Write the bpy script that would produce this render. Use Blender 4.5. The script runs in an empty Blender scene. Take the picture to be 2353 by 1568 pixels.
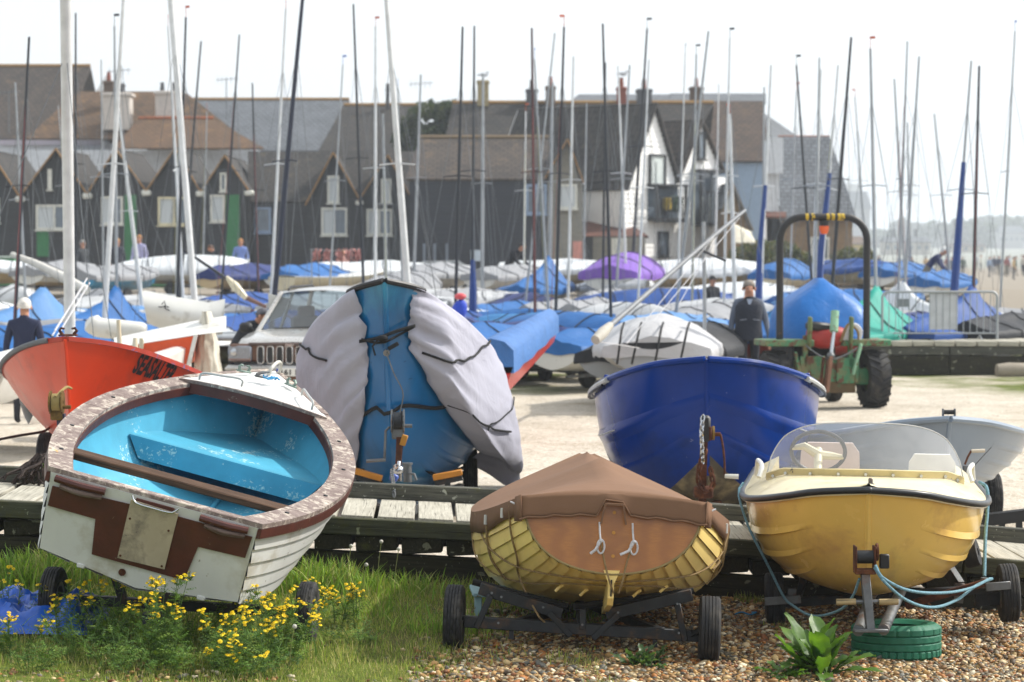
import bpy, bmesh, math, random
import numpy as np
from mathutils import Vector, Matrix, Euler
random.seed(7); np.random.seed(7)
sc = bpy.context.scene
COL = sc.collection
R = math.radians
# ------------------------------------------------------------------ camera
F = 5556.0; CX = 1176.5; CY = 784.0; CAMH = 2.5
PITCH = math.atan((CY - 570.0) / F)
cd = bpy.data.cameras.new('camera'); cam = bpy.data.objects.new('camera', cd); COL.objects.link(cam)
cam.location = (0, 0, CAMH); cam.rotation_euler = (R(90) - PITCH, 0, 0)
cd.sensor_width = 36; cd.lens = F / 2353.0 * 36
cd.clip_start = 0.5; cd.clip_end = 9000
cd.dof.use_dof = True; cd.dof.focus_distance = 15.6; cd.dof.aperture_fstop = 3.6
sc.camera = cam
# ------------------------------------------------------------------ world, sun, exposure
SUN_AZ, SUN_EL = 72.0, 43.0          # degrees: clockwise from the view direction (+Y), above the horizon
w = bpy.data.worlds.new('World'); sc.world = w; w.use_nodes = True
wn = w.node_tree.nodes; wl = w.node_tree.links
sky = wn.new('ShaderNodeTexSky'); sky.sky_type = 'NISHITA'; sky.sun_disc = False
sky.sun_elevation = R(SUN_EL); sky.sun_rotation = R(SUN_AZ); sky.dust_density = 5.0; sky.air_density = 1.0; sky.ozone_density = 1.0
hsv = wn.new('ShaderNodeHueSaturation'); hsv.inputs['Saturation'].default_value = 0.30
wl.new(sky.outputs[0], hsv.inputs['Color'])
pale = wn.new('ShaderNodeMixRGB'); pale.inputs['Fac'].default_value = 0.6; pale.inputs['Color2'].default_value = (7.6, 8.0, 8.4, 1)  # thin even cloud veil
wl.new(hsv.outputs[0], pale.inputs['Color1'])
wl.new(pale.outputs[0], wn['Background'].inputs['Color']); wn['Background'].inputs['Strength'].default_value = 0.128
sd = bpy.data.lights.new('sun', 'SUN'); so = bpy.data.objects.new('sun', sd); COL.objects.link(so)
sd.energy = 3.3; sd.angle = R(1.0); sd.color = (1.0, 0.945, 0.86)
_sv = Vector((math.sin(R(SUN_AZ)) * math.cos(R(SUN_EL)), math.cos(R(SUN_AZ)) * math.cos(R(SUN_EL)), math.sin(R(SUN_EL))))
so.rotation_euler = _sv.to_track_quat('Z', 'Y').to_euler(); so.location = (20, 20, 30)
vs = sc.view_settings
vs.view_transform = 'Standard'; vs.look = 'None'; vs.gamma = 1; vs.use_curve_mapping = False; vs.exposure = 0.5
cy = sc.cycles
cy.use_denoising = True; cy.max_bounces = 8; cy.diffuse_bounces = 3; cy.glossy_bounces = 3; cy.transmission_bounces = 6
cy.transparent_max_bounces = 12; cy.volume_bounces = 1; cy.caustics_reflective = False; cy.caustics_refractive = False
# ------------------------------------------------------------------ pixels (of a 2353 x 1568 view) to points
def at(px, py, Y):
    u = (px - CX) / F; v = (CY - py) / F
    dy = math.cos(PITCH) + v * math.sin(PITCH); dz = -math.sin(PITCH) + v * math.cos(PITCH)
    return Vector((u * Y / dy, Y, CAMH + dz * Y / dy))
def ss(a, b, x):
    t = min(1.0, max(0.0, (x - a) / (b - a))); return t * t * (3 - 2 * t)
def lerp(a, b, t): return a + (b - a) * t
def ground(x, y):
    s = -0.045 * max(-6, min(6, x)) * (1 - ss(20, 36, y))
    r = (1.05 * ss(58, 80, y) - .5 * ss(88, 94, y)) * (1 - ss(16, 34, x))
    hill = 2.5 * ss(500, 1500, y + 1.2 * max(0, x - 60)) * ss(20, 120, x)
    return s + r + hill
def on_ground(px, py):
    """where the ray through a pixel meets the ground"""
    Y = 8.0
    while Y < 700:
        p = at(px, py, Y)
        if p.z <= ground(p.x, p.y): return p
        Y *= 1.002
    return at(px, py, 700)
def gpt(px, Y):
    x = at(px, 600, Y).x
    return Vector((x, Y, ground(x, Y)))
# ------------------------------------------------------------------ mesh builder
def interp(xs, ys, x):
    return float(np.interp(x, xs, ys))
def smooth_interp(xs, ys, x):
    """monotone-ish cubic through a table"""
    n = len(xs)
    if x <= xs[0]: return ys[0]
    if x >= xs[-1]: return ys[-1]
    i = max(k for k in range(n - 1) if xs[k] <= x)
    def slope(k):
        if k == 0: return (ys[1] - ys[0]) / (xs[1] - xs[0])
        if k == n - 1: return (ys[-1] - ys[-2]) / (xs[-1] - xs[-2])
        return (ys[k + 1] - ys[k - 1]) / (xs[k + 1] - xs[k - 1])
    h = xs[i + 1] - xs[i]; t = (x - xs[i]) / h
    m0, m1 = slope(i) * h, slope(i + 1) * h
    return (2*t**3 - 3*t**2 + 1) * ys[i] + (t**3 - 2*t**2 + t) * m0 + (-2*t**3 + 3*t**2) * ys[i + 1] + (t**3 - t**2) * m1
class MB:
    def __init__(s): s.v = []; s.f = []; s.m = []; s.cur = 0
    def add(s, vs, fs):
        o = len(s.v); s.v += [tuple(p) for p in vs]
        for f in fs: s.f.append(tuple(o + i for i in f)); s.m.append(s.cur)
        return s
    def box(s, c, d, rot=None, ch=0.0):
        hx, hy, hz = d[0] / 2, d[1] / 2, d[2] / 2
        if ch <= 0:
            vs = [(x, y, z) for x in (-hx, hx) for y in (-hy, hy) for z in (-hz, hz)]
            fs = [(0, 1, 3, 2), (4, 6, 7, 5), (0, 4, 5, 1), (2, 3, 7, 6), (0, 2, 6, 4), (1, 5, 7, 3)]
        else:
            ch = min(ch, hx * .9, hy * .9, hz * .9)
            bm = bmesh.new(); bmesh.ops.create_cube(bm, size=1)
            for v in bm.verts: v.co = (v.co.x * 2 * hx, v.co.y * 2 * hy, v.co.z * 2 * hz)
            bmesh.ops.bevel(bm, geom=bm.edges[:], offset=ch, segments=1, affect='EDGES', profile=.5)
            bm.verts.index_update(); vs = [v.co.copy() for v in bm.verts]; fs = [tuple(v.index for v in f.verts) for f in bm.faces]; bm.free()
        M = None
        if rot is not None: M = rot if isinstance(rot, Matrix) else Euler(rot).to_matrix()
        c = Vector(c)
        return s.add([(M @ Vector(p) if M is not None else Vector(p)) + c for p in vs], fs)
    def bar(s, p0, p1, wd, ht, up=(0, 0, 1), ch=0.0):
        p0 = Vector(p0); p1 = Vector(p1); d = p1 - p0; L = d.length; x = d.normalized(); y = Vector(up).cross(x).normalized(); z = x.cross(y)
        M = Matrix((x, y, z)).transposed()
        return s.box((p0 + p1) / 2, (L, wd, ht), M, ch)
    def grid(s, P, cu=False, cv=False, flip=False):
        n = len(P); m = len(P[0]); o = [q for row in P for q in row]; fs = []
        for i in range(n if cu else n - 1):
            for j in range(m if cv else m - 1):
                a, b, c, d = i * m + j, i * m + (j + 1) % m, ((i + 1) % n) * m + (j + 1) % m, ((i + 1) % n) * m + j
                fs.append((a, d, c, b) if flip else (a, b, c, d))
        return s.add(o, fs)
    def tube(s, pts, r, n=8, closed=False, cap=True):
        pts = [Vector(p) for p in pts]; k = len(pts); rs = r if isinstance(r, (list, tuple)) else [r] * k
        rings = []; prev = None
        for i, p in enumerate(pts):
            if closed: t = pts[(i + 1) % k] - pts[i - 1]
            else: t = pts[min(i + 1, k - 1)] - pts[max(i - 1, 0)]
            if t.length < 1e-9: t = Vector((0, 0, 1))
            t.normalize()
            if prev is None: a = t.orthogonal().normalized()
            else:
                a = prev - t * prev.dot(t)
                a = t.orthogonal().normalized() if a.length < 1e-6 else a.normalized()
            prev = a; b = t.cross(a)
            rings.append([p + (a * math.cos(2 * math.pi * j / n) + b * math.sin(2 * math.pi * j / n)) * rs[i] for j in range(n)])
        o = len(s.v)
        s.grid(rings, cu=closed, cv=True, flip=True)
        if cap and not closed:
            s.f.append(tuple(o + j for j in range(n))); s.m.append(s.cur)
            s.f.append(tuple(o + (k - 1) * n + j for j in reversed(range(n)))); s.m.append(s.cur)
        return s
    def cyl(s, p0, p1, r0, r1=None, n=12): return s.tube([p0, p1], [r0, r0 if r1 is None else r1], n)
    def lathe(s, prof, o=(0, 0, 0), ax=(1, 0, 0), n=32, disp=None, closed=True):
        o = Vector(o); ax = Vector(ax).normalized(); a = ax.orthogonal().normalized(); b = ax.cross(a)
        rows = []
        for i in range(n):
            th = 2 * math.pi * i / n; e = a * math.cos(th) + b * math.sin(th)
            rows.append([o + ax * h + e * (r + (disp(k, i, h, r) if disp else 0)) for k, (r, h) in enumerate(prof)])
        return s.grid(rows, cu=True, cv=closed)
    def prism(s, poly, O, U, V, W):
        """polygon in the plane (O,U,V), pushed along vector W"""
        O = Vector(O); U = Vector(U); V = Vector(V); W = Vector(W); n = len(poly)
        a = [O + U * p[0] + V * p[1] for p in poly]; b = [q + W for q in a]
        fs = [tuple(range(n)), tuple(reversed(range(n, 2 * n)))] + [(i, n + i, n + (i + 1) % n, (i + 1) % n) for i in range(n)]
        return s.add(a + b, fs)
    def ball(s, c, r, n=12, m=8, rot=None):
        c = Vector(c); r = r if isinstance(r, (tuple, list)) else (r, r, r); P = []
        M = Euler(rot).to_matrix() if rot else None
        for i in range(m + 1):
            ph = math.pi * i / m; row = []
            for j in range(n):
                th = 2 * math.pi * j / n
                q = Vector((r[0] * math.sin(ph) * math.cos(th), r[1] * math.sin(ph) * math.sin(th), r[2] * math.cos(ph)))
                row.append((M @ q if M else q) + c)
            P.append(row)
        return s.grid(P, cv=True, flip=True)
    def mesh(s, name, mats, smooth=True, angle=38, merge=0, fixn=True):
        me = bpy.data.meshes.new(name); me.from_pydata(s.v, [], s.f)
        for m_ in (mats if isinstance(mats, (list, tuple)) else [mats]): me.materials.append(m_)
        if any(s.m): me.polygons.foreach_set('material_index', s.m)
        if fixn or merge:
            bm = bmesh.new(); bm.from_mesh(me)
            if merge: bmesh.ops.remove_doubles(bm, verts=bm.verts[:], dist=merge)
            if fixn: bmesh.ops.recalc_face_normals(bm, faces=bm.faces[:])
            bm.to_mesh(me); bm.free()
        if smooth:
            me.polygons.foreach_set('use_smooth', [True] * len(me.polygons))
            if angle < 180: me.set_sharp_from_angle(angle=R(angle))
        me.update(); return me
    def part(s, name, mats, parent=None, **k):
        o = bpy.data.objects.new(name, s.mesh(name, mats, **k)); COL.objects.link(o)
        if parent is not None: o.parent = parent
        return o
def tag(o, label=None, cat=None, group=None, kind=None):
    if label: o['label'] = label
    if cat: o['category'] = cat
    if group: o['group'] = group
    if kind: o['kind'] = kind
    return o
def rot3(yaw=0, pitch=0, roll=0):
    """boats: x right, y to the bow, z up; yaw turns the heading to +X, pitch lifts the bow, roll drops the right side"""
    c, s = math.cos, math.sin
    Rr = Matrix(((c(roll), 0, s(roll)), (0, 1, 0), (-s(roll), 0, c(roll))))
    Rp = Matrix(((1, 0, 0), (0, c(pitch), -s(pitch)), (0, s(pitch), c(pitch))))
    Ry = Matrix(((c(yaw), s(yaw), 0), (-s(yaw), c(yaw), 0), (0, 0, 1)))
    return Ry @ Rp @ Rr
def thing(name, label, cat, loc=(0, 0, 0), rot=None, group=None, scale=1):
    o = bpy.data.objects.new(name, None); COL.objects.link(o); o.empty_display_size = .2
    o.location = loc
    if rot is not None: o.rotation_euler = rot.to_euler() if isinstance(rot, Matrix) else rot
    o.scale = (scale,) * 3
    return tag(o, label, cat, group)
def copy_tree(o, parent=None):
    c = o.copy(); COL.objects.link(c); c.parent = parent
    for ch in list(o.children): copy_tree(ch, c)
    return c
def obj(name, me, parent=None, loc=None, rot=None, scale=None):
    o = bpy.data.objects.new(name, me); COL.objects.link(o)
    if parent is not None: o.parent = parent
    if loc is not None: o.location = loc
    if rot is not None: o.rotation_euler = rot.to_euler() if isinstance(rot, Matrix) else rot
    if scale is not None: o.scale = scale
    return o
def omat(o, m):
    """material carried by the object, so that meshes can be shared"""
    o.material_slots[0].link = 'OBJECT'; o.material_slots[0].material = m; return o
def text_mb(s, size, shear=0.0, bold=0.0, space=1.0, depth=0.0):
    cu = bpy.data.curves.new('t', 'FONT'); cu.body = s; cu.size = size; cu.shear = shear; cu.offset = bold; cu.space_character = space; cu.extrude = depth; cu.resolution_u = 4
    o = bpy.data.objects.new('t', cu); COL.objects.link(o)
    bpy.context.view_layer.update(); dg = bpy.context.evaluated_depsgraph_get()
    me = bpy.data.meshes.new_from_object(o.evaluated_get(dg))
    b = MB(); b.add([v.co.copy() for v in me.vertices], [tuple(p.vertices) for p in me.polygons])
    bpy.data.objects.remove(o); bpy.data.curves.remove(cu); bpy.data.meshes.remove(me)
    return b
# ------------------------------------------------------------------ materials
def lin(h):
    if isinstance(h, (tuple, list)): return tuple(h)[:3]
    h = h.lstrip('#'); return tuple(((int(h[i:i+2], 16) / 255 + .055) / 1.055) ** 2.4 if int(h[i:i+2], 16) > 10 else int(h[i:i+2], 16) / 255 / 12.92 for i in (0, 2, 4))
class NT:
    def __init__(s, name):
        s.mat = bpy.data.materials.new(name); s.mat.use_nodes = True; s.t = s.mat.node_tree; s.n = s.t.nodes; s.l = s.t.links
        s.b = s.n['Principled BSDF']; s.tc = None
    def node(s, ty, **k):
        nd = s.n.new(ty)
        for a, b in k.items(): setattr(nd, a, b)
        return nd
    def link(s, a, b): s.l.new(a, b)
    def coord(s, scale=(1, 1, 1), rnd=False, out='Object'):
        if s.tc is None: s.tc = s.node('ShaderNodeTexCoord')
        mp = s.node('ShaderNodeMapping'); mp.inputs['Scale'].default_value = scale if isinstance(scale, (tuple, list)) else (scale,) * 3
        s.link(s.tc.outputs[out], mp.inputs['Vector'])
        if rnd:
            oi = s.node('ShaderNodeObjectInfo'); ml = s.node('ShaderNodeVectorMath', operation='SCALE'); ml.inputs[0].default_value = (37, 51, 23)
            s.link(oi.outputs['Random'], ml.inputs['Scale']); s.link(ml.outputs[0], mp.inputs['Location'])
        return mp.outputs[0]
    def noise(s, vec, scale=5, detail=4, rough=.55, dist=0):
        nd = s.node('ShaderNodeTexNoise'); nd.inputs['Scale'].default_value = scale; nd.inputs['Detail'].default_value = detail
        nd.inputs['Roughness'].default_value = rough; nd.inputs['Distortion'].default_value = dist; s.link(vec, nd.inputs['Vector']); return nd.outputs['Fac']
    def ramp(s, fac, a, b, ca=(0, 0, 0), cb=(1, 1, 1)):
        nd = s.node('ShaderNodeValToRGB'); e = nd.color_ramp.elements; e[0].position = a; e[1].position = b
        e[0].color = (*ca, 1); e[1].color = (*cb, 1); s.link(fac, nd.inputs['Fac']); return nd.outputs['Color']
    def mix(s, fac, a, b, mode='MIX'):
        nd = s.node('ShaderNodeMixRGB', blend_type=mode)
        for i, q in ((0, fac), (1, a), (2, b)):
            if isinstance(q, (int, float)): nd.inputs[i].default_value = q if i == 0 else (q, q, q, 1)
            elif isinstance(q, tuple): nd.inputs[i].default_value = (*q, 1)
            else: s.link(q, nd.inputs[i])
        return nd.outputs[0]
    def bump(s, h, strength=.3, dist=.02, prev=None):
        nd = s.node('ShaderNodeBump'); nd.inputs['Strength'].default_value = strength; nd.inputs['Distance'].default_value = dist
        s.link(h, nd.inputs['Height'])
        if prev is not None: s.link(prev, nd.inputs['Normal'])
        s.link(nd.outputs[0], s.b.inputs['Normal']); return nd.outputs[0]
    def color(s, c):
        if isinstance(c, tuple): s.b.inputs['Base Color'].default_value = (*c, 1)
        else: s.link(c, s.b.inputs['Base Color'])
    def set(s, **k):
        for a, v in k.items(): s.b.inputs[a.replace('_', ' ')].default_value = v
        return s
MATS = {}
def M(name, col, rough=.5, metal=0, var=.12, scale=5, bump=0, bscale=30, coat=0, dirt=None, chips=None, stretch=(1, 1, 1), rnd=False, spec=.5, streak=None, sheen=0):
    if name in MATS: return MATS[name]
    t = NT(name); c = lin(col); v = t.coord(stretch, rnd)
    n1 = t.noise(v, scale, 5, .6)
    dk = tuple(q * (1 - var) for q in c); lt = tuple(min(1, q * (1 + var)) for q in c)
    out = t.ramp(n1, .3, .7, dk, lt)
    if dirt:
        dcol, amt, dsc = dirt; dn = t.noise(v, dsc, 6, .65, .3)
        out = t.mix(t.ramp(dn, .62 - amt * .35, .78 - amt * .2), out, lin(dcol))
    if streak:
        scol, amt, ssc = streak; sv = t.coord((1, 1, .12), rnd); sn = t.noise(sv, ssc, 5, .6)
        out = t.mix(t.ramp(sn, .6 - amt * .3, .8 - amt * .2), out, lin(scol))
    if chips:
        ccol, amt, csc = chips; cn = t.noise(v, csc, 8, .7, .2)
        out = t.mix(t.ramp(cn, .68 - amt * .25, .70 - amt * .25), out, lin(ccol))
    t.color(out); t.set(Roughness=rough, Metallic=metal); t.b.inputs['Specular IOR Level'].default_value = spec
    if coat: t.b.inputs['Coat Weight'].default_value = coat; t.b.inputs['Coat Roughness'].default_value = .08
    if sheen: t.b.inputs['Sheen Weight'].default_value = sheen
    rn = t.noise(v, scale * 3, 4, .6); rr = t.node('ShaderNodeMapRange'); rr.inputs['To Min'].default_value = max(.02, rough * .8); rr.inputs['To Max'].default_value = min(1, rough * 1.25)
    t.link(rn, rr.inputs['Value']); t.link(rr.outputs[0], t.b.inputs['Roughness'])
    if bump: t.bump(t.noise(v, bscale, 6, .65), bump, .01)
    MATS[name] = t.mat; return t.mat
def weathered_wood(name, a, b, lichen=None, moss=0.0, bump=.5, gs=(1.2, 22, 22)):
    """grain runs along local X; every piece is shifted by its own random"""
    if name in MATS: return MATS[name]
    t = NT(name); v = t.coord(gs, True); v0 = t.coord((1, 1, 1), True)
    g = t.noise(v, 2.2, 8, .7, .4); out = t.ramp(g, .28, .72, lin(a), lin(b))
    big = t.noise(v0, 3, 4, .6); out = t.mix(t.ramp(big, .35, .75), out, t.mix(.55, out, lin(a)))
    if moss: out = t.mix(t.ramp(t.noise(v0, 7, 6, .7), .62 - moss * .2, .8), out, lin('#4b4a22'))
    if lichen:
        vo = t.noise(v0, 9, 3, .5, .6); out = t.mix(t.ramp(vo, .66, .69), out, lin(lichen))
        sp = t.noise(v0, 48, 2, .5); out = t.mix(t.ramp(sp, .7, .73), out, lin(lichen))
    crk = t.ramp(t.noise(t.coord((.6, 34, 34), True), 3, 3, .5), .33, .42, (0.15, .15, .15), (1, 1, 1)); out = t.mix(.75, out, crk, 'MULTIPLY')
    t.color(out); t.set(Roughness=.85); t.b.inputs['Specular IOR Level'].default_value = .25
    t.bump(crk, bump, .004, t.bump(g, bump * .7, .006)); MATS[name] = t.mat; return t.mat
def attr_mat(name, attr='col', rough=.8, transl=0.0, spec=.3, bump=0):
    if name in MATS: return MATS[name]
    t = NT(name); a = t.node('ShaderNodeAttribute', attribute_name=attr); t.link(a.outputs['Color'], t.b.inputs['Base Color'])
    t.set(Roughness=rough); t.b.inputs['Specular IOR Level'].default_value = spec
    if transl:
        tr = t.node('ShaderNodeBsdfTranslucent'); g = t.mix(1.0, a.outputs['Color'], (1.0, 1.0, .55), 'MULTIPLY'); t.link(g, tr.inputs['Color'])
        mx = t.node('ShaderNodeMixShader'); mx.inputs[0].default_value = transl
        t.link(t.b.outputs[0], mx.inputs[1]); t.link(tr.outputs[0], mx.inputs[2]); t.link(mx.outputs[0], t.n['Material Output'].inputs['Surface'])
    MATS[name] = t.mat; return t.mat
def fabric(name, col, rough=.85, var=.1, wr=.35, wscale=5, transl=0.0, dirt=None, sheen=.2, stretch=(1, 1, 1)):
    """cloth with crease relief"""
    if name in MATS: return MATS[name]
    t = NT(name); c = lin(col); v = t.coord(stretch, True)
    n1 = t.noise(v, wscale * .6, 5, .6); out = t.ramp(n1, .3, .7, tuple(q * (1 - var) for q in c), tuple(min(1, q * (1 + var)) for q in c))
    if dirt: out = t.mix(t.ramp(t.noise(v, dirt[2], 6, .65), .62 - dirt[1] * .3, .8), out, lin(dirt[0]))
    t.color(out); t.set(Roughness=rough); t.b.inputs['Specular IOR Level'].default_value = .3; t.b.inputs['Sheen Weight'].default_value = sheen
    h = t.noise(v, wscale, 4, .5, 1.6); h2 = t.noise(v, 220, 2, .5)
    t.bump(h2, .08, .002, t.bump(h, wr, .03))
    MATS[name] = t.mat; return t.mat
def glass(name, tint=(1, 1, 1), rough=.02, fac=.8, dust=0.0):
    """thin sheet: transparent with a mirror film; dust scatters"""
    if name in MATS: return MATS[name]
    t = NT(name); o = t.n['Material Output']; t.n.remove(t.b)
    tr = t.node('ShaderNodeBsdfTransparent'); tr.inputs[0].default_value = (*tint, 1)
    gl = t.node('ShaderNodeBsdfGlossy'); gl.inputs['Roughness'].default_value = rough
    fr = t.node('ShaderNodeFresnel'); fr.inputs[0].default_value = 1.5
    m1 = t.node('ShaderNodeMixShader'); t.link(fr.outputs[0], m1.inputs[0]); t.link(tr.outputs[0], m1.inputs[1]); t.link(gl.outputs[0], m1.inputs[2])
    df = t.node('ShaderNodeBsdfDiffuse'); df.inputs[0].default_value = (.8, .8, .8, 1)
    m2 = t.node('ShaderNodeMixShader'); v = t.coord(1); nn = t.noise(v, 7, 6, .7)
    mr = t.node('ShaderNodeMapRange'); mr.inputs['To Min'].default_value = dust * .6; mr.inputs['To Max'].default_value = dust * 1.6; t.link(nn, mr.inputs['Value']); t.link(mr.outputs[0], m2.inputs[0])
    t.link(m1.outputs[0], m2.inputs[1]); t.link(df.outputs[0], m2.inputs[2]); t.link(m2.outputs[0], o.inputs['Surface'])
    MATS[name] = t.mat; return t.mat
RUBBER = M('rubber', '#1c1d20', .75, var=.3, scale=12, bump=.15, bscale=60, dirt=('#4a4640', .35, 7))
STEEL = M('galvanised_steel', '#6d7072', .5, .75, .25, 9, bump=.12, bscale=50, dirt=('#6a4a35', .25, 6))
DARKSTEEL = M('dark_steel', '#2f3236', .55, .5, .3, 7, bump=.15, bscale=40, dirt=('#5a4433', .25, 9))
RUST = M('rust', '#4e2a1a', .85, .3, .45, 14, bump=.4, bscale=60, dirt=('#7a4a2a', .4, 11))
CHROME = M('bright_metal', '#b9bcc0', .22, .95, .1, 8)
BLACK = M('black_plastic', '#17181b', .5, var=.2)
WHITEGEL = M('white_gelcoat', '#dcdcd8', .35, var=.04, scale=3, coat=.3, dirt=('#b0aca0', .15, 3))
ROPE = M('hemp_rope', '#8d7650', .95, var=.3, scale=60, bump=.8, bscale=160)
WROPE = M('white_rope', '#c9c9cc', .9, var=.2, scale=60, bump=.6, bscale=160)
BROPE = M('blue_rope', '#6f97a6', .9, var=.35, scale=70, bump=.7, bscale=170)
def rope_pts(pts, n=24):
    """smooth path through points"""
    pts = [Vector(p) for p in pts]; out = []
    ts = [0.0]
    for a, b in zip(pts, pts[1:]): ts.append(ts[-1] + max((b - a).length, 1e-6))
    for i in range(n + 1):
        t = ts[-1] * i / n
        out.append(Vector([smooth_interp(ts, [p[k] for p in pts], t) for k in range(3)]))
    return out
def sag(a, b, s, n=16):
    a = Vector(a); b = Vector(b)
    return [a.lerp(b, i / n) - Vector((0, 0, 4 * s * (i / n) * (1 - i / n))) for i in range(n + 1)]
TYRE_CACHE = {}
def tyre_mesh(Rr, W, rim, kind='rib', mat=None, n=72):
    key = (round(Rr, 3), round(W, 3), rim, kind, mat.name)
    if key in TYRE_CACHE: return TYRE_CACHE[key]
    h = W / 2; prof = [(rim, -h * .72), (rim + .015, -h * .85), (lerp(rim, Rr, .5), -h), (Rr - .02, -h * .95), (Rr - .006, -h * .82)]
    k = 5
    for i in range(k):
        a = lerp(-h * .78, h * .78, i / k); b = lerp(-h * .78, h * .78, (i + 1) / k); g = (b - a) * .14
        cr = lambda q: Rr - .004 * (abs(q) / h) ** 2
        prof += [(cr(a) - (.007 if i else 0), a + .0005), (cr(a), a + g), (cr(b), b - g), (cr(b) - (.007 if i < k - 1 else 0), b - .0005)]
    prof += [(Rr - .006, h * .82), (Rr - .02, h * .95), (lerp(rim, Rr, .5), h), (rim + .015, h * .85), (rim, h * .72)]
    def disp(kk, i, hh, r):
        if r < Rr - .012: return 0
        if kind == 'knob': return -.006 if (i + (kk // 4) * 2) % 4 == 0 else 0
        if kind == 'zig': return -.003 if (i % 3 == 0 and abs(hh) > h * .5) else 0
        if kind == 'block': return -.008 if (i % 5 == 0 and abs(hh) > h * .42) else 0
        return 0
    TYRE_CACHE[key] = MB().lathe(prof, n=n, disp=disp).mesh('tyre', mat, angle=30); return TYRE_CACHE[key]
RIM_CACHE = {}
def wheel(parent, c, Rr, W, rim, kind='rib', axis=(1, 0, 0), rimmat=None, tyremat=None):
    rimmat = rimmat or STEEL; tyremat = tyremat or RUBBER
    key = (round(rim, 3), round(W, 3), rimmat.name)
    if key not in RIM_CACHE:
        h = W / 2
        RIM_CACHE[key] = MB().lathe([(rim + .004, -h * .8), (rim + .004, h * .8), (rim - .02, h * .75), (rim - .03, h * .2), (rim * .45, h * .05), (rim * .4, h * .45), (.012, h * .5), (.012, -h * .5), (rim * .4, -h * .45), (rim * .45, -h * .05), (rim - .03, -h * .2), (rim - .02, -h * .75)], n=24).mesh('wheel', rimmat)
    wq = Vector((1, 0, 0)).rotation_difference(Vector(axis)).to_euler()
    o = obj('wheel', RIM_CACHE[key], parent, c, wq)
    obj('tyre', tyre_mesh(Rr, W, rim, kind, tyremat), o)
    return o
# ================================================================== setting: ground
def ground_material():
    t = NT('yard_ground'); v = t.coord(1)
    sep = t.node('ShaderNodeSeparateXYZ'); t.link(t.tc.outputs['Object'], sep.inputs[0])
    sand = t.ramp(t.noise(v, .8, 8, .7), .3, .75, lin('#a59a88'), lin('#cfc6b8'))
    speck = t.noise(v, 18, 5, .7); sand = t.mix(t.ramp(speck, .6, .72), sand, lin('#8d7f6b'))
    sand = t.mix(t.ramp(t.noise(v, 60, 3, .6), .6, .72), sand, lin('#e6dfd2'))
    # tracks and trodden brown patches in the yard
    sand = t.mix(t.ramp(t.noise(t.coord((.5, .8, 1)), .7, 7, .65), .55, .75), sand, lin('#94856c')); sand = t.mix(t.ramp(t.noise(v, 7, 8, .8, .5), .52, .62), sand, lin('#8d8373')); sand = t.mix(t.ramp(t.noise(v, 26, 4, .7), .55, .6), sand, lin('#d9d3c8'))
    soil = t.ramp(t.noise(v, 6, 8, .7), .3, .7, lin('#3c3423'), lin('#7d6c4c'))
    turf = t.ramp(t.noise(v, 9, 8, .7), .3, .7, lin('#39421b'), lin('#6f7a34'))
    def step(axis, a, b):
        mr = t.node('ShaderNodeMapRange'); mr.inputs['From Min'].default_value = a; mr.inputs['From Max'].default_value = b; mr.clamp = True
        nz = t.node('ShaderNodeMath', operation='MULTIPLY_ADD'); nz.inputs[1].default_value = 2.4; t.link(t.noise(v, .9, 5, .65), nz.inputs[0]); t.link(sep.outputs[axis], nz.inputs[2])
        t.link(nz.outputs[0], mr.inputs['Value']); return mr.outputs[0]
    near = step('Y', 19.0, 19.6); left = step('X', .35, 1.3)
    fg = t.mix(left, turf, soil); out = t.mix(near, fg, sand)
    far = step('Y', 41.5, 44); out = t.mix(far, out, t.mix(t.ramp(t.noise(v, .35, 5, .6), .42, .6), turf, sand))
    vfar = step('Y', 62, 70); out = t.mix(vfar, out, lin('#8d8579')); out = t.mix(step('Y', 270, 330), out, lin('#8d9088'))
    t.color(out); t.set(Roughness=.95); t.b.inputs['Specular IOR Level'].default_value = .1
    t.bump(t.noise(v, 30, 6, .7), .5, .03, t.bump(t.noise(v, 5, 5, .6), .5, .08))
    return t.mat
def build_ground():
    xs = sorted(set([round(q, 3) for q in list(np.arange(-8, 8.01, .25)) + list(np.arange(-30, 30.1, 2)) + [-1500, -700, -300, -150, -90, -60, -45, 45, 60, 90, 120, 150, 200, 300, 500, 900, 1500]]))
    ys = sorted(set([round(q, 3) for q in list(np.arange(8, 40, .4)) + list(np.arange(40, 120, 3)) + [-60, -20, 0, 4, 140, 170, 210, 260, 320, 400, 500, 620, 780, 1000, 1300, 1800, 2600, 4000]]))
    b = MB(); P = []
    for y in ys:
        row = []
        for x in xs:
            z = ground(x, y) + (.012 * math.sin(x * 3.1 + y * 1.7) * math.sin(y * 2.3 - x) if y < 60 and abs(x) < 20 else 0)
            row.append((x, y, z))
        P.append(row)
    b.grid(P, flip=True); o = b.part('ground', ground_material(), angle=180, fixn=False); tag(o, kind='structure')
build_ground()
# ------------------------------------------------------------------ haze: sea air over the whole place
def build_haze():
    t = NT('sea_haze'); o = t.n['Material Output']; t.n.remove(t.b)
    pv = t.node('ShaderNodeVolumePrincipled'); pv.inputs['Color'].default_value = (.86, .925, 1, 1); pv.inputs['Density'].default_value = HAZE; pv.inputs['Anisotropy'].default_value = .35
    t.link(pv.outputs[0], o.inputs['Volume'])
    b = MB().box((0, 2010, 27.0), (3200, 4240, 60)); ob = b.part('haze', t.mat, smooth=False); tag(ob, 'pale sea haze hanging over the whole shore', kind='stuff')
HAZE = .00055
build_haze()
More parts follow.
